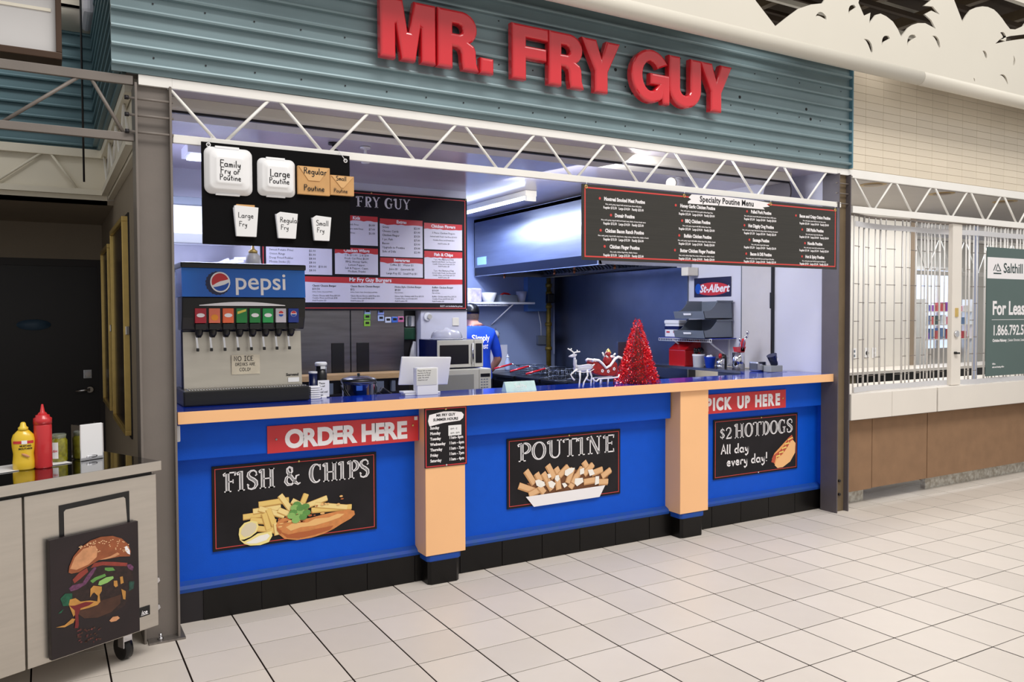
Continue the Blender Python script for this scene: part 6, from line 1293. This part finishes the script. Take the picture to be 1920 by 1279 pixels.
# ================================================================ the man at the back
def skin_body(name, nodes, edges, root, parent, assign, mats, sub=2):
    me = bpy.data.meshes.new(name); me.from_pydata([n[0] for n in nodes], edges, []); me.update()
    o = bpy.data.objects.new(name, me); COL.objects.link(o)
    o.modifiers.new('skin', 'SKIN'); sv = me.skin_vertices[0].data
    for i, n in enumerate(nodes):
        r = n[1]; sv[i].radius = r if isinstance(r, tuple) else (r, r); sv[i].use_root = (i == root)
    o.modifiers['skin'].use_smooth_shade = True
    s_ = o.modifiers.new('sub', 'SUBSURF'); s_.levels = sub; s_.render_levels = sub
    dg = bpy.context.evaluated_depsgraph_get(); m2 = bpy.data.meshes.new_from_object(o.evaluated_get(dg))
    bpy.data.objects.remove(o); m2.materials.clear()
    for m in mats: m2.materials.append(m)
    for p in m2.polygons: p.material_index = assign(p.center); p.use_smooth = True
    ob = bpy.data.objects.new(name, m2); COL.objects.link(ob); ob.parent = parent; return ob
man = thing('person', 'person in a blue printed shirt and dark cap, back turned, working at the rear counter', 'person', (3.14, 3.30, 0), rz=math.radians(6))
N_ = [((0,0,.94),(.155,.115)), ((0,0.0,1.10),(.160,.110)), ((0,.01,1.28),(.180,.115)), ((0,.03,1.42),(.170,.100)), ((0,.055,1.475),(.075,.070)), ((0,.085,1.515),(.060,.060)), ((0,.12,1.575),(.078,.092)), ((0,.125,1.655),(.066,.080)),
 ((.195,.03,1.42),.066), ((.265,.04,1.28),.062), ((.312,.05,1.14),.050), ((.285,.14,1.02),.038), ((.262,.235,.955),.027), ((.255,.28,.945),(.030,.018)),
 ((-.195,.03,1.42),.066), ((-.245,.05,1.25),.056), ((-.270,.10,1.11),.046), ((-.22,.23,1.03),.036), ((-.18,.31,.97),.026), ((-.175,.355,.955),(.030,.018)),
 ((.10,0,.88),.098), ((.11,.0,.50),.066), ((.11,.02,.10),.044), ((.11,-.09,.045),.046),
 ((-.10,0,.88),.098), ((-.11,.0,.50),.066), ((-.11,.02,.10),.044), ((-.11,-.09,.045),.046)]
N_[23] = ((.12,.12,.045),.040); N_[27] = ((-.12,.12,.045),.040)
E_ = [(0,1),(1,2),(2,3),(3,4),(4,5),(5,6),(6,7),(3,8),(8,9),(9,10),(10,11),(11,12),(12,13),(3,14),(14,15),(15,16),(16,17),(17,18),(18,19),(0,20),(20,21),(21,22),(22,23),(0,24),(24,25),(25,26),(26,27)]
for side, base in ((1, 13), (-1, 19)):
    bx, by, bz = N_[base][0]
    for k in range(4):
        dx = side*(-.022 + .0145*k); ln = (.050, .058, .054, .042)[k]
        i0 = len(N_); N_ += [((bx+dx, by+.022, bz-.002), .0095), ((bx+dx, by+.022+ln*.6, bz-.014), .0085), ((bx+dx, by+.02+ln, bz-.034), .0075)]
        E_ += [(base, i0), (i0, i0+1), (i0+1, i0+2)]
    i0 = len(N_); N_ += [((bx-side*.036, by+.002, bz-.006), .010), ((bx-side*.050, by+.032, bz-.020), .0085)]; E_ += [(base, i0), (i0, i0+1)]
m_skin = mat('skin', (206, 150, 128), 0.5, noise=.04, scale=20); m_shirt = mat('blue_shirt', (18, 74, 214), 0.75, noise=0.12, scale=9, bump=.3, bscale=40); m_trs = mat('dark_trousers', (22, 26, 44), 0.8, noise=.1)
def asg(c):
    if c.z > 1.50: return 0
    if c.x > .20 and c.z < 1.155: return 0
    if abs(c.x) > .17 and c.z < 1.07 and c.y > .05: return 0
    if c.z < .07: return 3
    if c.z < .93 and not (abs(c.x) > .17 and c.z > .9): return 2
    return 1
skin_body('body', N_, E_, 0, man, asg, [m_skin, m_shirt, m_trs, m_black])
q = MB(); q.lathe([(.094, 0), (.097, .03), (.088, .07), (.055, .105), (0, .118)], (0, .125, 1.630), n=24, sy=1.12); q.build('cap', m_black, man)
q = MB(); q.M = Matrix.Translation((0, .22, 1.640)) @ Matrix.Diagonal((.078, .09, .008, 1)); q.ell((0, .3, 0), (1, 1, 1), 16, 6); q.build('cap_peak', m_black, man)
q = MB(); q.lathe([(.083, -.06), (.088, -.02), (.090, .01)], (0, .118, 1.630), n=24, sy=1.08, cap=False); q.build('hair', mat('grey_brown_hair', (96, 78, 70), .8, noise=.2, scale=60), man)
for s_ in (-1, 1):
    q = MB(); q.ell((s_*.086, .125, 1.575), (.012, .022, .032), 10, 8); q.build('ear', m_skin, man)
    q = MB(); q.ell((s_*.031, .206, 1.600), (.013, .008, .008), 10, 6); q.build('eye', m_whitep, man)
q = MB(); q.ell((0, .220, 1.575), (.014, .020, .022), 10, 8); q.build('nose', m_skin, man)
q = MB(); q.ell((0, .206, 1.535), (.024, .007, .007), 10, 6); q.build('mouth', mat('lips', (170, 96, 92), .5), man)
q = MB(); q.lathe([(.067, 0), (.071, .02), (.066, .035)], (0, .06, 1.462), n=20, cap=False); q.build('collar', m_shirt, man)
# words across the back
def back_word(txt, x, z, sz):
    q = MB(); words(q, txt, 0, 0, sz, bold=.0016, shear=.3, res=3)
    q.v = [Vector((v.x + x, -.122 + .95*max(0, (v.z+z-1.28))**1.5 + .55*(v.x+x)**2*3.0, v.z + z)) for v in q.v]
    return q.build('shirt_print', m_signwhite, man, kind='stuff')
back_word('Simply', -.125, 1.345, .088); back_word('Best', -.085, 1.262, .082)
# ================================================================ gated unit on the right
un = thing('shop_counter', 'white topped counter with brown board front under the security gate', 'counter', (7.0, 0.3, 0)); o = (7.0, 0.3, 0)
m_lam = mat('cream_laminate', (232, 226, 218), 0.4, noise=.015, scale=3); m_brownb = mat('brown_board', (142, 110, 82), 0.75, noise=.08, scale=9, bump=.3, bscale=160)
q = MB(o); q.box(4.82, 9.2, -0.03, 0.62, .935, .955); q.build('countertop', m_lam, un)
for x0, x1 in ((4.82, 5.345), (5.350, 5.975), (5.995, 8.00), (8.005, 9.2)):
    q = MB(o); q.bbox(x0, x1, -0.045, -0.025, .742, .955, .003); q.build('fascia_panel', m_lam, un)
q = MB(o); q.box(4.82, 9.2, -0.024, 0.10, .735, .75); q.build('underside', m_steel_grey, un)
for x0, x1, z0 in ((4.82, 5.215, .125), (5.222, 5.985, .130), (5.995, 7.60, .130), (7.606, 9.2, .130)):
    q = MB(o); q.bbox(x0, x1, .05, .066, z0, .74, .002); q.build('board', m_brownb, un)
m_crumb = mat('crumbled_plaster', (226, 224, 216), 0.9, noise=.0, scale=30, col2=(170, 160, 146), bump=.8, bscale=60)
for x0, x1 in ((4.82, 5.25), (6.13, 9.2)):
    q = MB(o); q.box(x0, x1, .155, .20, 0, .14); q.build('plinth', m_crumb, un, label='crumbling white plaster plinth')
q = MB(o); q.box(5.25, 6.13, .80, .82, 0, .75); q.build('back_panel', m_dark, un)
q = MB(o); q.box(4.82, 9.2, .066, .075, .135, .74); q.build('backing', m_dark, un)
# tiles under the gap
q = MB()
for c in range(16, 21):
    for r in range(0, 3): q.box(c*T+0.003, c*T+T-0.002, r*T+0.0015, r*T+T-0.0015, -0.03, 0)
q.build('tile_field', m_tile, floor, kind='stuff')
# inner counter along the wall
t = thing('inner_counter', 'pale counter running along the wall behind the security gate', 'counter', (7.2, 1.5, 0)); o = (7.2, 1.5, 0)
q = MB(o); q.box(4.82, 12.5, 1.30, 1.745, .955, .985); q.build('top', m_lam, t); q = MB(o); q.box(4.82, 6.75, 1.36, 1.745, 0, .955); q.build('front', mat('tan_board', (150, 140, 118), .7), t); q = MB(o); q.box(6.75, 12.5, 1.42, 1.745, .0, .955); q.build('open_shelf', m_dark, t)
for i, (x, lb) in enumerate(((7.23, 'left'), (7.46, 'middle, with round black socket,'), (7.59, 'right'))):
    t = thing('wall_outlet', 'cream wall outlet, ' + lb + ' of three above the inner counter', 'outlet', (x, 1.75, 1.155))
    q = MB(); q.bbox(-.035, .035, -.008, 0, -.06, .06, .003); q.build('plate', m_whitep, t)
    q = MB()
    if i == 1: q.tube((0, -.012, 0), (0, 0, 0), .026, n=18)
    else: q.box(-.014, .014, -.010, -.006, .012, .04); q.box(-.014, .014, -.010, -.006, -.04, -.012)
    q.build('socket', m_black if i == 1 else m_grey, t)
truss('distant white truss deep inside the gated unit', 8.4, 13.4, [8.7+.62*k for k in range(8)], [8.39+.62*k for k in range(8)], m_white, y=2.6, z_top=(2.66, 2.70), z_bot=(2.16, 2.22))
t = tag(thing('window_1', None, None, (12.4, 3.96, 0)), kind='structure'); o = (12.4, 3.96, 0)
q = MB(o); q.box(11.7, 13.0, 3.985, 3.995, 1.02, 2.36); q.build('bright_pane', mat('daylit_pane', (206, 222, 250), .5, emit=1.0), t)
for x in (11.68, 12.32, 13.0):
    q = MB(o); q.box(x-.03, x+.03, 3.94, 3.985, 1.0, 2.40); q.build('mullion', m_white, t)
for z in (1.0, 2.38):
    q = MB(o); q.box(11.65, 13.03, 3.93, 3.985, z-.03, z+.03); q.build('rail', m_white, t)
q = MB((12.4, 3.93, 0)); q.box(11.60, 13.1, 3.92, 3.94, .55, 1.03); solo('white_screen', 'white low screen under the bright rear window', 'panel', (12.4, 3.93, 0), q, m_lam)
t = thing('goods_shelves', 'distant shelves with colourful goods seen through the gate', 'shelf', (12.4, 3.8, 0)); o = (12.4, 3.8, 0)
for z in (1.18, 1.42, 1.64):
    q = MB(o); q.box(11.65, 13.0, 3.72, 3.90, z, z+.015); q.build('shelf_board', m_white, t)
for x in (11.65, 12.98):
    q = MB(o); q.box(x-.012, x+.012, 3.72, 3.90, 0, 1.86); q.build('upright', m_white, t)
cols = [('red', (200, 96, 96)), ('pink', (230, 130, 150)), ('green', (90, 150, 90)), ('blue', (110, 140, 180)), ('orange', (236, 180, 90)), ('white', (240, 240, 240)), ('violet', (150, 90, 180)), ('slate', (70, 90, 90))]
rr = random.Random(8); nth = ['first', 'second', 'third', 'fourth', 'fifth', 'sixth', 'seventh', 'eighth', 'ninth']
for z, hh, rn in ((1.196, .19, 'lowest'), (1.436, .17, 'middle'), (1.656, .16, 'top')):
    x = 11.69; gi = 0
    while x < 12.82:
        w_ = rr.uniform(.09, .15); cn, c_ = rr.choice(cols); h_ = rr.uniform(.09, hh)
        q = MB((x, 3.8, z)); q.bbox(x, x+w_, 3.75, 3.87, z+.001, z+h_, .004)
        solo('packed_goods', cn + ' packet, ' + nth[gi] + ' from the left on the ' + rn + ' distant shelf', 'goods', (x, 3.8, z), q, mat('goods_'+cn, c_, .5), 'packets on the distant shelves')
        x += w_ + rr.uniform(.02, .06); gi += 1
for i, (x, y) in enumerate(((6.056, 0.67), (7.20, 0.696), (8.39, 0.71))):
    t = thing('recessed_light', 'oval looking recessed ceiling light with tan rim, ' + ('nearest the post', 'middle one', 'farthest right')[i], 'light', (x, y, 2.85))
    q = MB(); q.lathe([(0, -.004), (.12, -.004), (.125, 0)], n=28); q.build('rim', mat('tan_rim', (178, 150, 100), .5), t)
    q = MB(); q.lathe([(0, -.006), (.085, -.006), (.088, -.003)], n=28); q.build('dark_cup', mat('dim_cup', (120, 96, 60), .4), t)
# roof edge box under the truss: gate track
def gy(x): return .055*math.sin((x-5.0)*2.3) + .03 + .02*math.sin((x-5.0)*7)
m_rod = mat('satin_rod', (216, 214, 212), .35, .25)
m_stripe = mat('pale_strap', (206, 206, 210), .4)
gt = thing('security_gate', 'folding chrome rod security gate standing on the white counter', 'gate', (6.4, 0.05, .956)); o = (6.4, 0.05, .956)
q = MB(o); q.path([(4.83+.1*k, gy(4.83+.1*k)+.01, 2.425) for k in range(44)], .012, n=6); q.build('ceiling_track', m_steel_grey, gt)
rods = [4.90, 4.995, 5.095, 5.180, 5.280, 5.350, 5.420, 5.530, 5.628, 5.680, 5.735, 5.830, 5.920, 5.975, 6.025, 6.075, 6.120, 6.180, 6.235]
rods += [6.470, 6.510, 6.563, 6.610, 6.735, 6.790, 6.830, 6.885, 6.945, 7.02, 7.087, 7.13, 7.19, 7.27, 7.32, 7.37, 7.41, 7.45, 7.49] + [7.58+.09*k for k in range(15)]
bx = []
for i, x in enumerate(rods):
    big = i % 3 == 2; q = MB(o); z1 = 2.42
    q.tube((x, gy(x), .96), (x, gy(x), z1), .0085 if big else .0055, n=8); q.build('rod', m_rod, gt)
for k in range(8):
    z = 1.085 + .1545*k
    for i in range(len(rods)-1):
        if (i + k) % 2 == 0 or (i*k) % 5 == 1: continue
        if rods[i+1]-rods[i] > .16: continue
        q = MB(o); xa, xb = rods[i], rods[i+1]
        q.tube((xa, gy(xa)-.006, z), (xb, gy(xb)-.006, z), .0030, n=5); q.build('link', m_steel_grey, gt)
for i in range(0, len(rods)-2, 2):
    for z, nm in ((.960, 'foot_strap'), (2.325, 'top_strap')):
        q = MB(o); xa, xb = rods[i], rods[i+2]; ya, yb_ = gy(xa)-.010, gy(xb)-.010
        q.poly([(xa, ya, z), (xb, yb_, z), (xb, yb_, z+.045), (xa, ya, z+.045)]); q.poly([(xa, ya-.002, z), (xb, yb_-.002, z), (xb, yb_-.002, z+.045), (xa, ya-.002, z+.045)]); q.build(nm, m_stripe, gt)
q = MB(o); q.bbox(6.262, 6.405, .0, .045, .958, 2.42, .006); dp = q.build('lock_post', m_lam, gt, label='flat white lock post of the gate')
q = MB(o); q.bbox(6.305, 6.345, -.010, 0, 1.58, 1.66, .002); q.build('latch_plate', m_gold, gt)
q = MB(o); q.tube((6.322, -.016, 1.425), (6.322, 0, 1.425), .030, n=18); q.build('lock_cylinder', m_chrome, gt)
q = MB(o); q.tube((6.305, -.02, 1.252), (6.305, 0, 1.252), .012, n=10); q.bbox(6.295, 6.345, -.03, -.014, 1.242, 1.258, .003); q.build('key', m_black, gt)
q = MB(o); q.bbox(6.665, 6.700, .02, .045, .958, 2.42, .003); q.build('blue_grey_bar', mat('blue_grey_bar', (170, 180, 206), .35, .3), gt)
# lease sign
ls, o = sign_board('lease_sign', 'tall grey green leasing board hung on the security gate', 'sign', 6.743, 8.30, 1.022, 2.228, -0.036, mat('grey_green_board', (84, 104, 102), .5, noise=.03, scale=4), d=.008)
q = MB(o); q.box(6.745, 8.298, -0.0375, -0.036, 1.936, 2.134); q.build('white_band', m_signwhite, ls)
m_dgreen = mat('logo_dark_green', (36, 62, 62), .5)
q = MB(o)
ribbon(q, [(6.845, 2.010), (6.882, 2.068)], .012, -.0385); ribbon(q, [(6.882, 2.010), (6.915, 2.072), (6.965, 2.010), (6.900, 2.010)], .012, -.0385); ribbon(q, [(6.845, 1.985), (6.975, 1.985)], .012, -.0385); q.build('mountain_mark', m_dgreen, ls)
q = MB(o); words(q, 'Salthill', 7.01, 1.995, .130, y=-.0385, bold=.0015, sx=1.0, res=4); q.build('company_word', m_dgreen, ls, kind='stuff')
q = MB(o); words(q, 'For Lease', 6.835, 1.600, .178, y=-.0366, bold=.005, sx=.90, res=4); words(q, '1.866.792.5500', 6.842, 1.405, .135, y=-.0366, bold=.0025, sx=.86, res=4); words(q, 'Christine Mahoney', 6.846, 1.343, .036, y=-.0366, bold=.0014, sx=.85); words(q, '| Senior Director, Leasing', 7.10, 1.343, .036, y=-.0366, bold=.0003, sx=.85)
words(q, 'Office', 6.846, 1.128, .022, y=-.0366, bold=.0006); words(q, 'sales and leasing office', 6.846, 1.098, .022, y=-.0366, bold=.0006); q.box(6.83, 8.1, -.0370, -.036, 1.548, 1.552); q.build('lettering', m_signwhite, ls, kind='stuff')

# ================================================================ recess on the left: framed pictures
def frame_pic(label, y0, y1, z0, z1, hinge):
    xw = -0.400; t = thing('picture_frame', label, 'picture', (xw, (y0+y1)/2, z0)); o = (xw, (y0+y1)/2, z0)
    for a, b_, c, d in ((y0, y1, z0, z0+.03), (y0, y1, z1-.03, z1), (y0, y0+.03, z0+.03, z1-.03), (y1-.03, y1, z0+.03, z1-.03)):
        q = MB(o); q.bbox(xw-.040, xw-.004, a, b_, c, d, .003); q.build('frame_side', m_gold, t)
    q = MB(o); q.box(xw-.022, xw-.004, y0+.03, y1-.03, z0+.03, z1-.03); q.build('picture', mat('dark_red_picture', (40, 26, 28), .25, noise=.3, scale=4), t)
    q = MB(o); q.box(xw-.008, xw-.001, y0-.02, y1+.02, z0-.02, z1+.02); q.build('backing', m_dark, t)
    q = MB(o); q.bbox(xw-.030, xw-.010, y0-.022, y0+.002, 1.50, 1.55, .003); q.build('clip', m_chrome, t)
frame_pic('gold framed dark picture on the recess wall, the nearer of two', 0.95, 1.95, .90, 2.20, True)
frame_pic('gold framed dark picture on the recess wall, the farther of two', 2.25, 3.05, .92, 2.14, False)

# ================================================================ steel prep cart, turned slightly, front left
TH = math.atan2(.427, .904)
ca_ = thing('prep_cart', 'stainless refrigerated prep cart on black casters standing before the recess', 'cart', (-0.382, -0.238, 0), rz=TH)
DP = .66
q = MB(); q.bbox(-1.9, 0, 0, DP, .892, .930, .004); q.build('work_top', m_polished, ca_)
q = MB(); q.bbox(-1.9, 0.0, -.003, .004, .887, .931, .002); q.build('front_nosing', m_cartsteel, ca_)
q = MB(); q.box(-1.88, -.012, .055, DP-.02, .18, .888); q.build('cabinet', m_cartsteel, ca_)
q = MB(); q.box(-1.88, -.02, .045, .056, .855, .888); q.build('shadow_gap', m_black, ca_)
for x0, x1 in ((-1.18, -.602), (-.594, -.012)):
    q = MB(); q.bbox(x0, x1, .022, .054, .150, .868, .004); d_ = q.build('door', m_cartsteel, ca_)
    xr = x1 - .135; xl = x1-.445
    q = MB(); q.extr([(xl, .66), (xl, .805), (xr, .812), (xr, .66)], .004, 'y', .0185); q.build('black_pull_frame', m_black, d_)
    q = MB(); q.extr([(xl+.018, .655), (xl+.018, .775), (xl+.026, .783), (xr-.028, .790), (xr-.020, .782), (xr-.012, .655)], .002, 'y', .0168); q.build('pull_plate', m_cartsteel, d_)
q = MB(); q.bbox(-.118, -.056, .0185, .023, .215, .260, .002); q.build('maker_plate', m_black, ca_)
q = MB(); words(q, 'ice', -.100, .226, .026, y=.0178, bold=.0006, shear=.2); q.box(-.102, -.066, .0172, .0178, .222, .224); q.build('maker_word', m_signwhite, ca_, kind='stuff')
for x in (-.12, -1.78):
    for y in (.12, DP-.12):
        q = MB(); q.tube((x, y, .14), (x, y, .18), .03, n=12); q.bbox(x-.022, x+.022, y-.02, y+.03, .06, .14, .004); q.build('caster_fork', m_chrome, ca_)
        q = MB(); q.tube((x-.018, y+.02, .055), (x+.018, y+.02, .055), .055, n=24); q.build('caster_wheel', m_black, ca_)
q = MB(); q.extr([(.33, .930), (.36, 1.045), (.64, 1.045), (.64, .930)], 1.15, 'x', -1.80); bevel(q.build('raised_lid', m_cartsteel, ca_, label='raised stainless lid over the food pans'), .01)
q = MB(); q.box(-1.80, -.65, .322, .33, .930, .945); q.build('lid_gasket', m_black, ca_)
# burger picture leaning on the door
def W(lx, ly, z): return (-0.382 + lx*math.cos(TH) - ly*math.sin(TH), -0.238 + lx*math.sin(TH) + ly*math.cos(TH), z)
bp_ = thing('burger_canvas', 'dark canvas print of a tall sesame burger leaning on the cart door', 'picture', W(-.318, 0.002, .165), rz=TH)
q = MB(); q.bbox(-.195, .195, -.010, .014, 0, .508, .002); q.build('canvas', mat('canvas_dark', (30, 18, 22), .45, noise=.35, scale=5), bp_)
def bz(a, b_): return ((a-400)/375*.195, (1-(b_ - (58+ (760-a)*.205))/ (925+(760-a)*.06))*.508)
def bp_poly(nm, pts, m, lay, **kw):
    q = MB(); q.poly([(bz(*p)[0], -.0106-.0005*lay, bz(*p)[1]) for p in pts]); return q.build(nm, m, bp_, **kw)
m_b1 = mat('print_bun_brown', (150, 82, 48), .5, noise=.2, scale=24); m_b2 = mat('print_bun_glow', (206, 146, 104), .5, noise=.15, scale=40); m_b3 = mat('print_dark_meat', (40, 24, 22), .5, noise=.5, scale=60)
m_b4 = mat('print_tomato', (140, 56, 46), .5, noise=.2, scale=40); m_b5 = mat('print_purple_onion', (104, 58, 92), .5, noise=.4, scale=80); m_b6 = mat('print_cheese', (190, 136, 66), .5, noise=.15, scale=30); m_b7 = mat('print_shadow_bun', (70, 42, 30), .5, noise=.3, scale=20); m_b8 = mat('print_sauce', (116, 30, 34), .5); m_b9 = mat('print_crumbs', (92, 44, 44), .5, noise=.6, scale=70); m_b10 = mat('print_lettuce', (24, 84, 60), .5, noise=.4, scale=70)
bp_poly('burger_base', [(190,560),(230,480),(400,400),(640,400),(720,470),(715,620),(640,760),(500,840),(300,850),(230,800),(200,700)], m_b3, 0)
bp_poly('lower_bun', [(235,740),(330,740),(420,715),(560,680),(610,665),(600,740),(520,810),(400,850),(290,850),(240,810)], m_b7, 1)
bp_poly('tomato_slice', [(380,400),(450,390),(560,395),(670,405),(668,432),(560,428),(450,420),(350,440)], m_b4, 1)
bp_poly('tomato_slice', [(200,530),(260,470),(320,438),(330,470),(270,520),(215,560)], m_b4, 2)
bp_poly('onion_shreds', [(170,600),(200,575),(280,560),(320,500),(385,430),(400,440),(370,490),(310,570),(240,610),(185,625)], m_b5, 1)
bp_poly('onion_shreds', [(660,420),(700,415),(725,440),(715,470),(680,455)], m_b5, 2)
bp_poly('pickle', [(345,545),(380,520),(470,490),(480,510),(400,540),(365,565)], m_green, 2)
bp_poly('pickle', [(410,580),(420,550),(480,520),(540,512),(545,530),(490,565),(430,585)], m_green2, 3)
bp_poly('pickle', [(470,440),(540,440),(560,465),(500,470),(470,460)], m_green, 2)
bp_poly('cheese', [(340,680),(345,610),(370,585),(440,595),(440,630),(420,660),(425,720),(400,745),(330,765),(250,780),(200,830),(165,730),(175,690),(220,680),(260,710),(340,705),(400,715),(405,670),(375,640),(360,650)], m_b6, 4)
bp_poly('cheese_drip', [(545,550),(575,550),(580,595),(560,605),(545,590)], m_b6, 3); bp_poly('cheese_drip', [(600,520),(625,515),(632,570),(605,580)], m_b6, 3); bp_poly('cheese_drip', [(610,620),(650,640),(645,710),(625,705)], m_b6, 3)
bp_poly('sauce', [(170,740),(215,740),(300,715),(370,720),(330,745),(260,765),(240,820),(242,900),(235,925),(208,925),(215,880),(212,780)], m_b8, 5)
bp_poly('lettuce', [(100,680),(140,640),(195,640),(195,680),(165,740),(120,740)], m_b10, 2); bp_poly('lettuce', [(80,800),(100,780),(125,765),(105,795)], m_b10, 2); bp_poly('lettuce', [(680,560),(730,560),(720,620),(680,640)], mat('print_dark_leaf', (34, 70, 60), .5, noise=.5, scale=60), 2)
bp_poly('top_bun', [(168,470),(175,420),(210,340),(270,270),(350,215),(440,185),(540,178),(620,200),(680,250),(700,310),(690,350),(600,350),(520,365),(420,375),(330,425),(250,470),(190,480)], m_b1, 6)
bp_poly('bun_highlight', [(180,440),(220,350),(290,280),(390,255),(410,290),(400,350),(330,410),(230,450)], m_b2, 7)
bp_poly('bun_highlight', [(420,375),(520,345),(580,315),(600,330),(560,350),(480,370)], m_b2, 7)
q = MB(); rr = random.Random(4)
for k in range(60):
    a = rr.uniform(250, 680); b_ = 180 + abs(a-520)*.28 + rr.uniform(8, 100)*(1 if a > 400 else .35); c = bz(a, b_); q.poly([(c[0]+.0032*math.cos(j*PI/3), -.0150, c[1]+.0022*math.sin(j*PI/3)) for j in range(6)])
q.build('sesame_seeds', mat('print_sesame', (240, 196, 150), .5), bp_, kind='stuff')
bp_poly('onion_ring', [(645,270),(665,262),(690,300),(692,335),(668,325),(650,300)], m_signwhite, 8)
bp_poly('fallen_sauce', [(60,910),(130,895),(190,845),(215,850),(200,880),(130,912)], m_b6, 3); bp_poly('fallen_almond', [(500,880),(530,850),(575,845),(592,862),(560,885),(515,892)], m_b2, 3)
q = MB(); rr = random.Random(6)
for k in range(34):
    c = bz(rr.uniform(230, 430), rr.uniform(930, 1050)); q.cur = k % 2; q.poly([(c[0]+rr.uniform(.003, .008)*math.cos(j*1.257), -.0118, c[1]+rr.uniform(.002, .006)*math.sin(j*1.257)) for j in range(5)])
q.build('crumbs', [m_b9, m_b7], bp_, kind='stuff')
# things on the cart
zt = .931
t = thing('mustard_bottle', 'yellow mustard squeeze bottle with red label band on the prep cart', 'bottle', (-0.933, -0.158, zt))
q = MB(); q.lathe([(0, 0), (.038, 0), (.043, .006), (.043, .035), (.040, .07), (.045, .105), (.046, .135), (.040, .155), (.024, .172), (.019, .176)], n=30, sy=.72); q.build('body', mat('mustard_yellow', (236, 196, 46), .28, coat=.4), t)
q = MB(); q.lathe([(.020, .174), (.020, .186), (.013, .192), (.010, .206), (.006, .210), (0, .211)], n=18); q.build('cap', mat('cap_yellow', (240, 206, 70), .35), t)
def wrap(nm, z0, z1, r, a0, a1, m, sy=.72, n=14):
    q = MB(); L0 = []; L1 = []
    for i in range(n+1):
        a = math.radians(a0+(a1-a0)*i/n); L0.append(q.addv((r*math.cos(a), r*sy*math.sin(a), z0))); L1.append(q.addv((r*math.cos(a), r*sy*math.sin(a), z1)))
    for i in range(n): q.face((L0[i], L0[i+1], L1[i+1], L1[i]))
    return q.build(nm, m, t)
wrap('red_band', .118, .130, .0472, 215, 325, m_signred); wrap('oval_badge', .116, .132, .0478, 262, 288, m_signwhite)
def lab(txt, z, sz, r, m, ang=-60, bold=.0004, sy=.72):
    q = MB(); words(q, txt, 0, 0, sz, bold=bold, align='CENTER')
    a0 = math.radians(ang); q.v = [Vector((r*math.cos(a0 + v.x/r), r*sy*math.sin(a0 + v.x/r), v.z + z)) for v in q.v]; q.build('label_print', m, t, kind='stuff')
lab('MUSTARD', .104, .0105, .0462, m_ink, -78); lab('MOUTARDE', .092, .0105, .0456, m_ink, -78)
q = MB(); q.M = Matrix.Translation((.008, -.0335, .066)) @ Matrix.Rotation(.5, 4, 'Y'); q.ell((0, 0, 0), (.018, .003, .006), 12, 6); q.build('hotdog_print', m_b2, t)
t = thing('ketchup_bottle', 'tall red squeeze bottle with pointed nozzle on the prep cart', 'bottle', (-0.858, -0.150, zt)); m_ket = mat('ketchup_red', (204, 44, 50), .3, coat=.3)
q = MB(); q.lathe([(0, 0), (.034, 0), (.036, .006), (.036, .19), (.034, .198)], n=30); q.build('body', m_ket, t)
q = MB(); q.lathe([(.037, .196), (.037, .222), (.028, .228), (.028, .236), (.020, .238), (.016, .246), (.010, .250), (.004, .284), (0, .285)], n=26); q.build('nozzle_cap', m_ket, t)
t = thing('relish_jar', 'glass jar of green relish with a labelled side on the prep cart', 'jar', (-0.797, -0.02, zt))
q = MB(); q.lathe([(0, .001), (.034, .001), (.038, .008), (.038, .10), (.030, .112), (.030, .125)], n=26); q.build('jar', mat('relish', (132, 128, 30), .2, noise=.35, scale=50, coat=.6), t)
q = MB(); q.lathe([(.032, .112), (.034, .128), (.031, .130), (.029, .115)], n=26, cap=False); q.build('glass_rim', mat('clear_glass', (214, 222, 214), .05, trans=.8), t)
wrap('label', .02, .095, .0388, 190, 268, m_paper, sy=1); lab('RELISH', .050, .014, .0395, m_signred, -128, sy=1)
t = thing('napkin_dispenser', 'upright napkin dispenser with a white face on the prep cart', 'dispenser', (-0.665, -0.03, zt), rz=TH+.05)
q = MB(); q.bbox(-.052, .052, -.005, .075, 0, .165, .006); q.build('case', m_black, t); q = MB(); q.bbox(-.054, .054, -.010, -.002, .012, .170, .004); q.build('napkin_face', m_paper, t)
q = MB(); q.bbox(-.056, .056, -.012, .0, 0, .014, .003); q.ell((0, -.012, .016), (.028, .004, .008), 14, 6); q.build('chrome_lip', m_chrome, t); q = MB(); q.box(-.057, -.053, -.012, .06, 0, .168); q.box(.053, .057, -.012, .06, 0, .168); q.build('chrome_edge', m_chrome, t)
q = MB((-0.93, -0.1, zt)); q.M = Matrix.Translation((-.93, -.09, zt+.001)) @ Matrix.Rotation(TH, 4, 'Z'); q.box(-.35, .17, -.075, .10, 0, .0015); o_ = solo('paper_sheet', 'flat white paper sheet under the bottles on the prep cart', 'paper', (-0.93, -0.1, zt), q, m_paper)

t = thing('door_chime', 'small white plastic chime on the wall just under the left end of the countertop', 'chime', (-0.262, 0.10, 0.965))
q = MB(); q.bbox(-.012, .010, -.018, .018, 0, .085, .006); q.build('body', m_whitep, t)
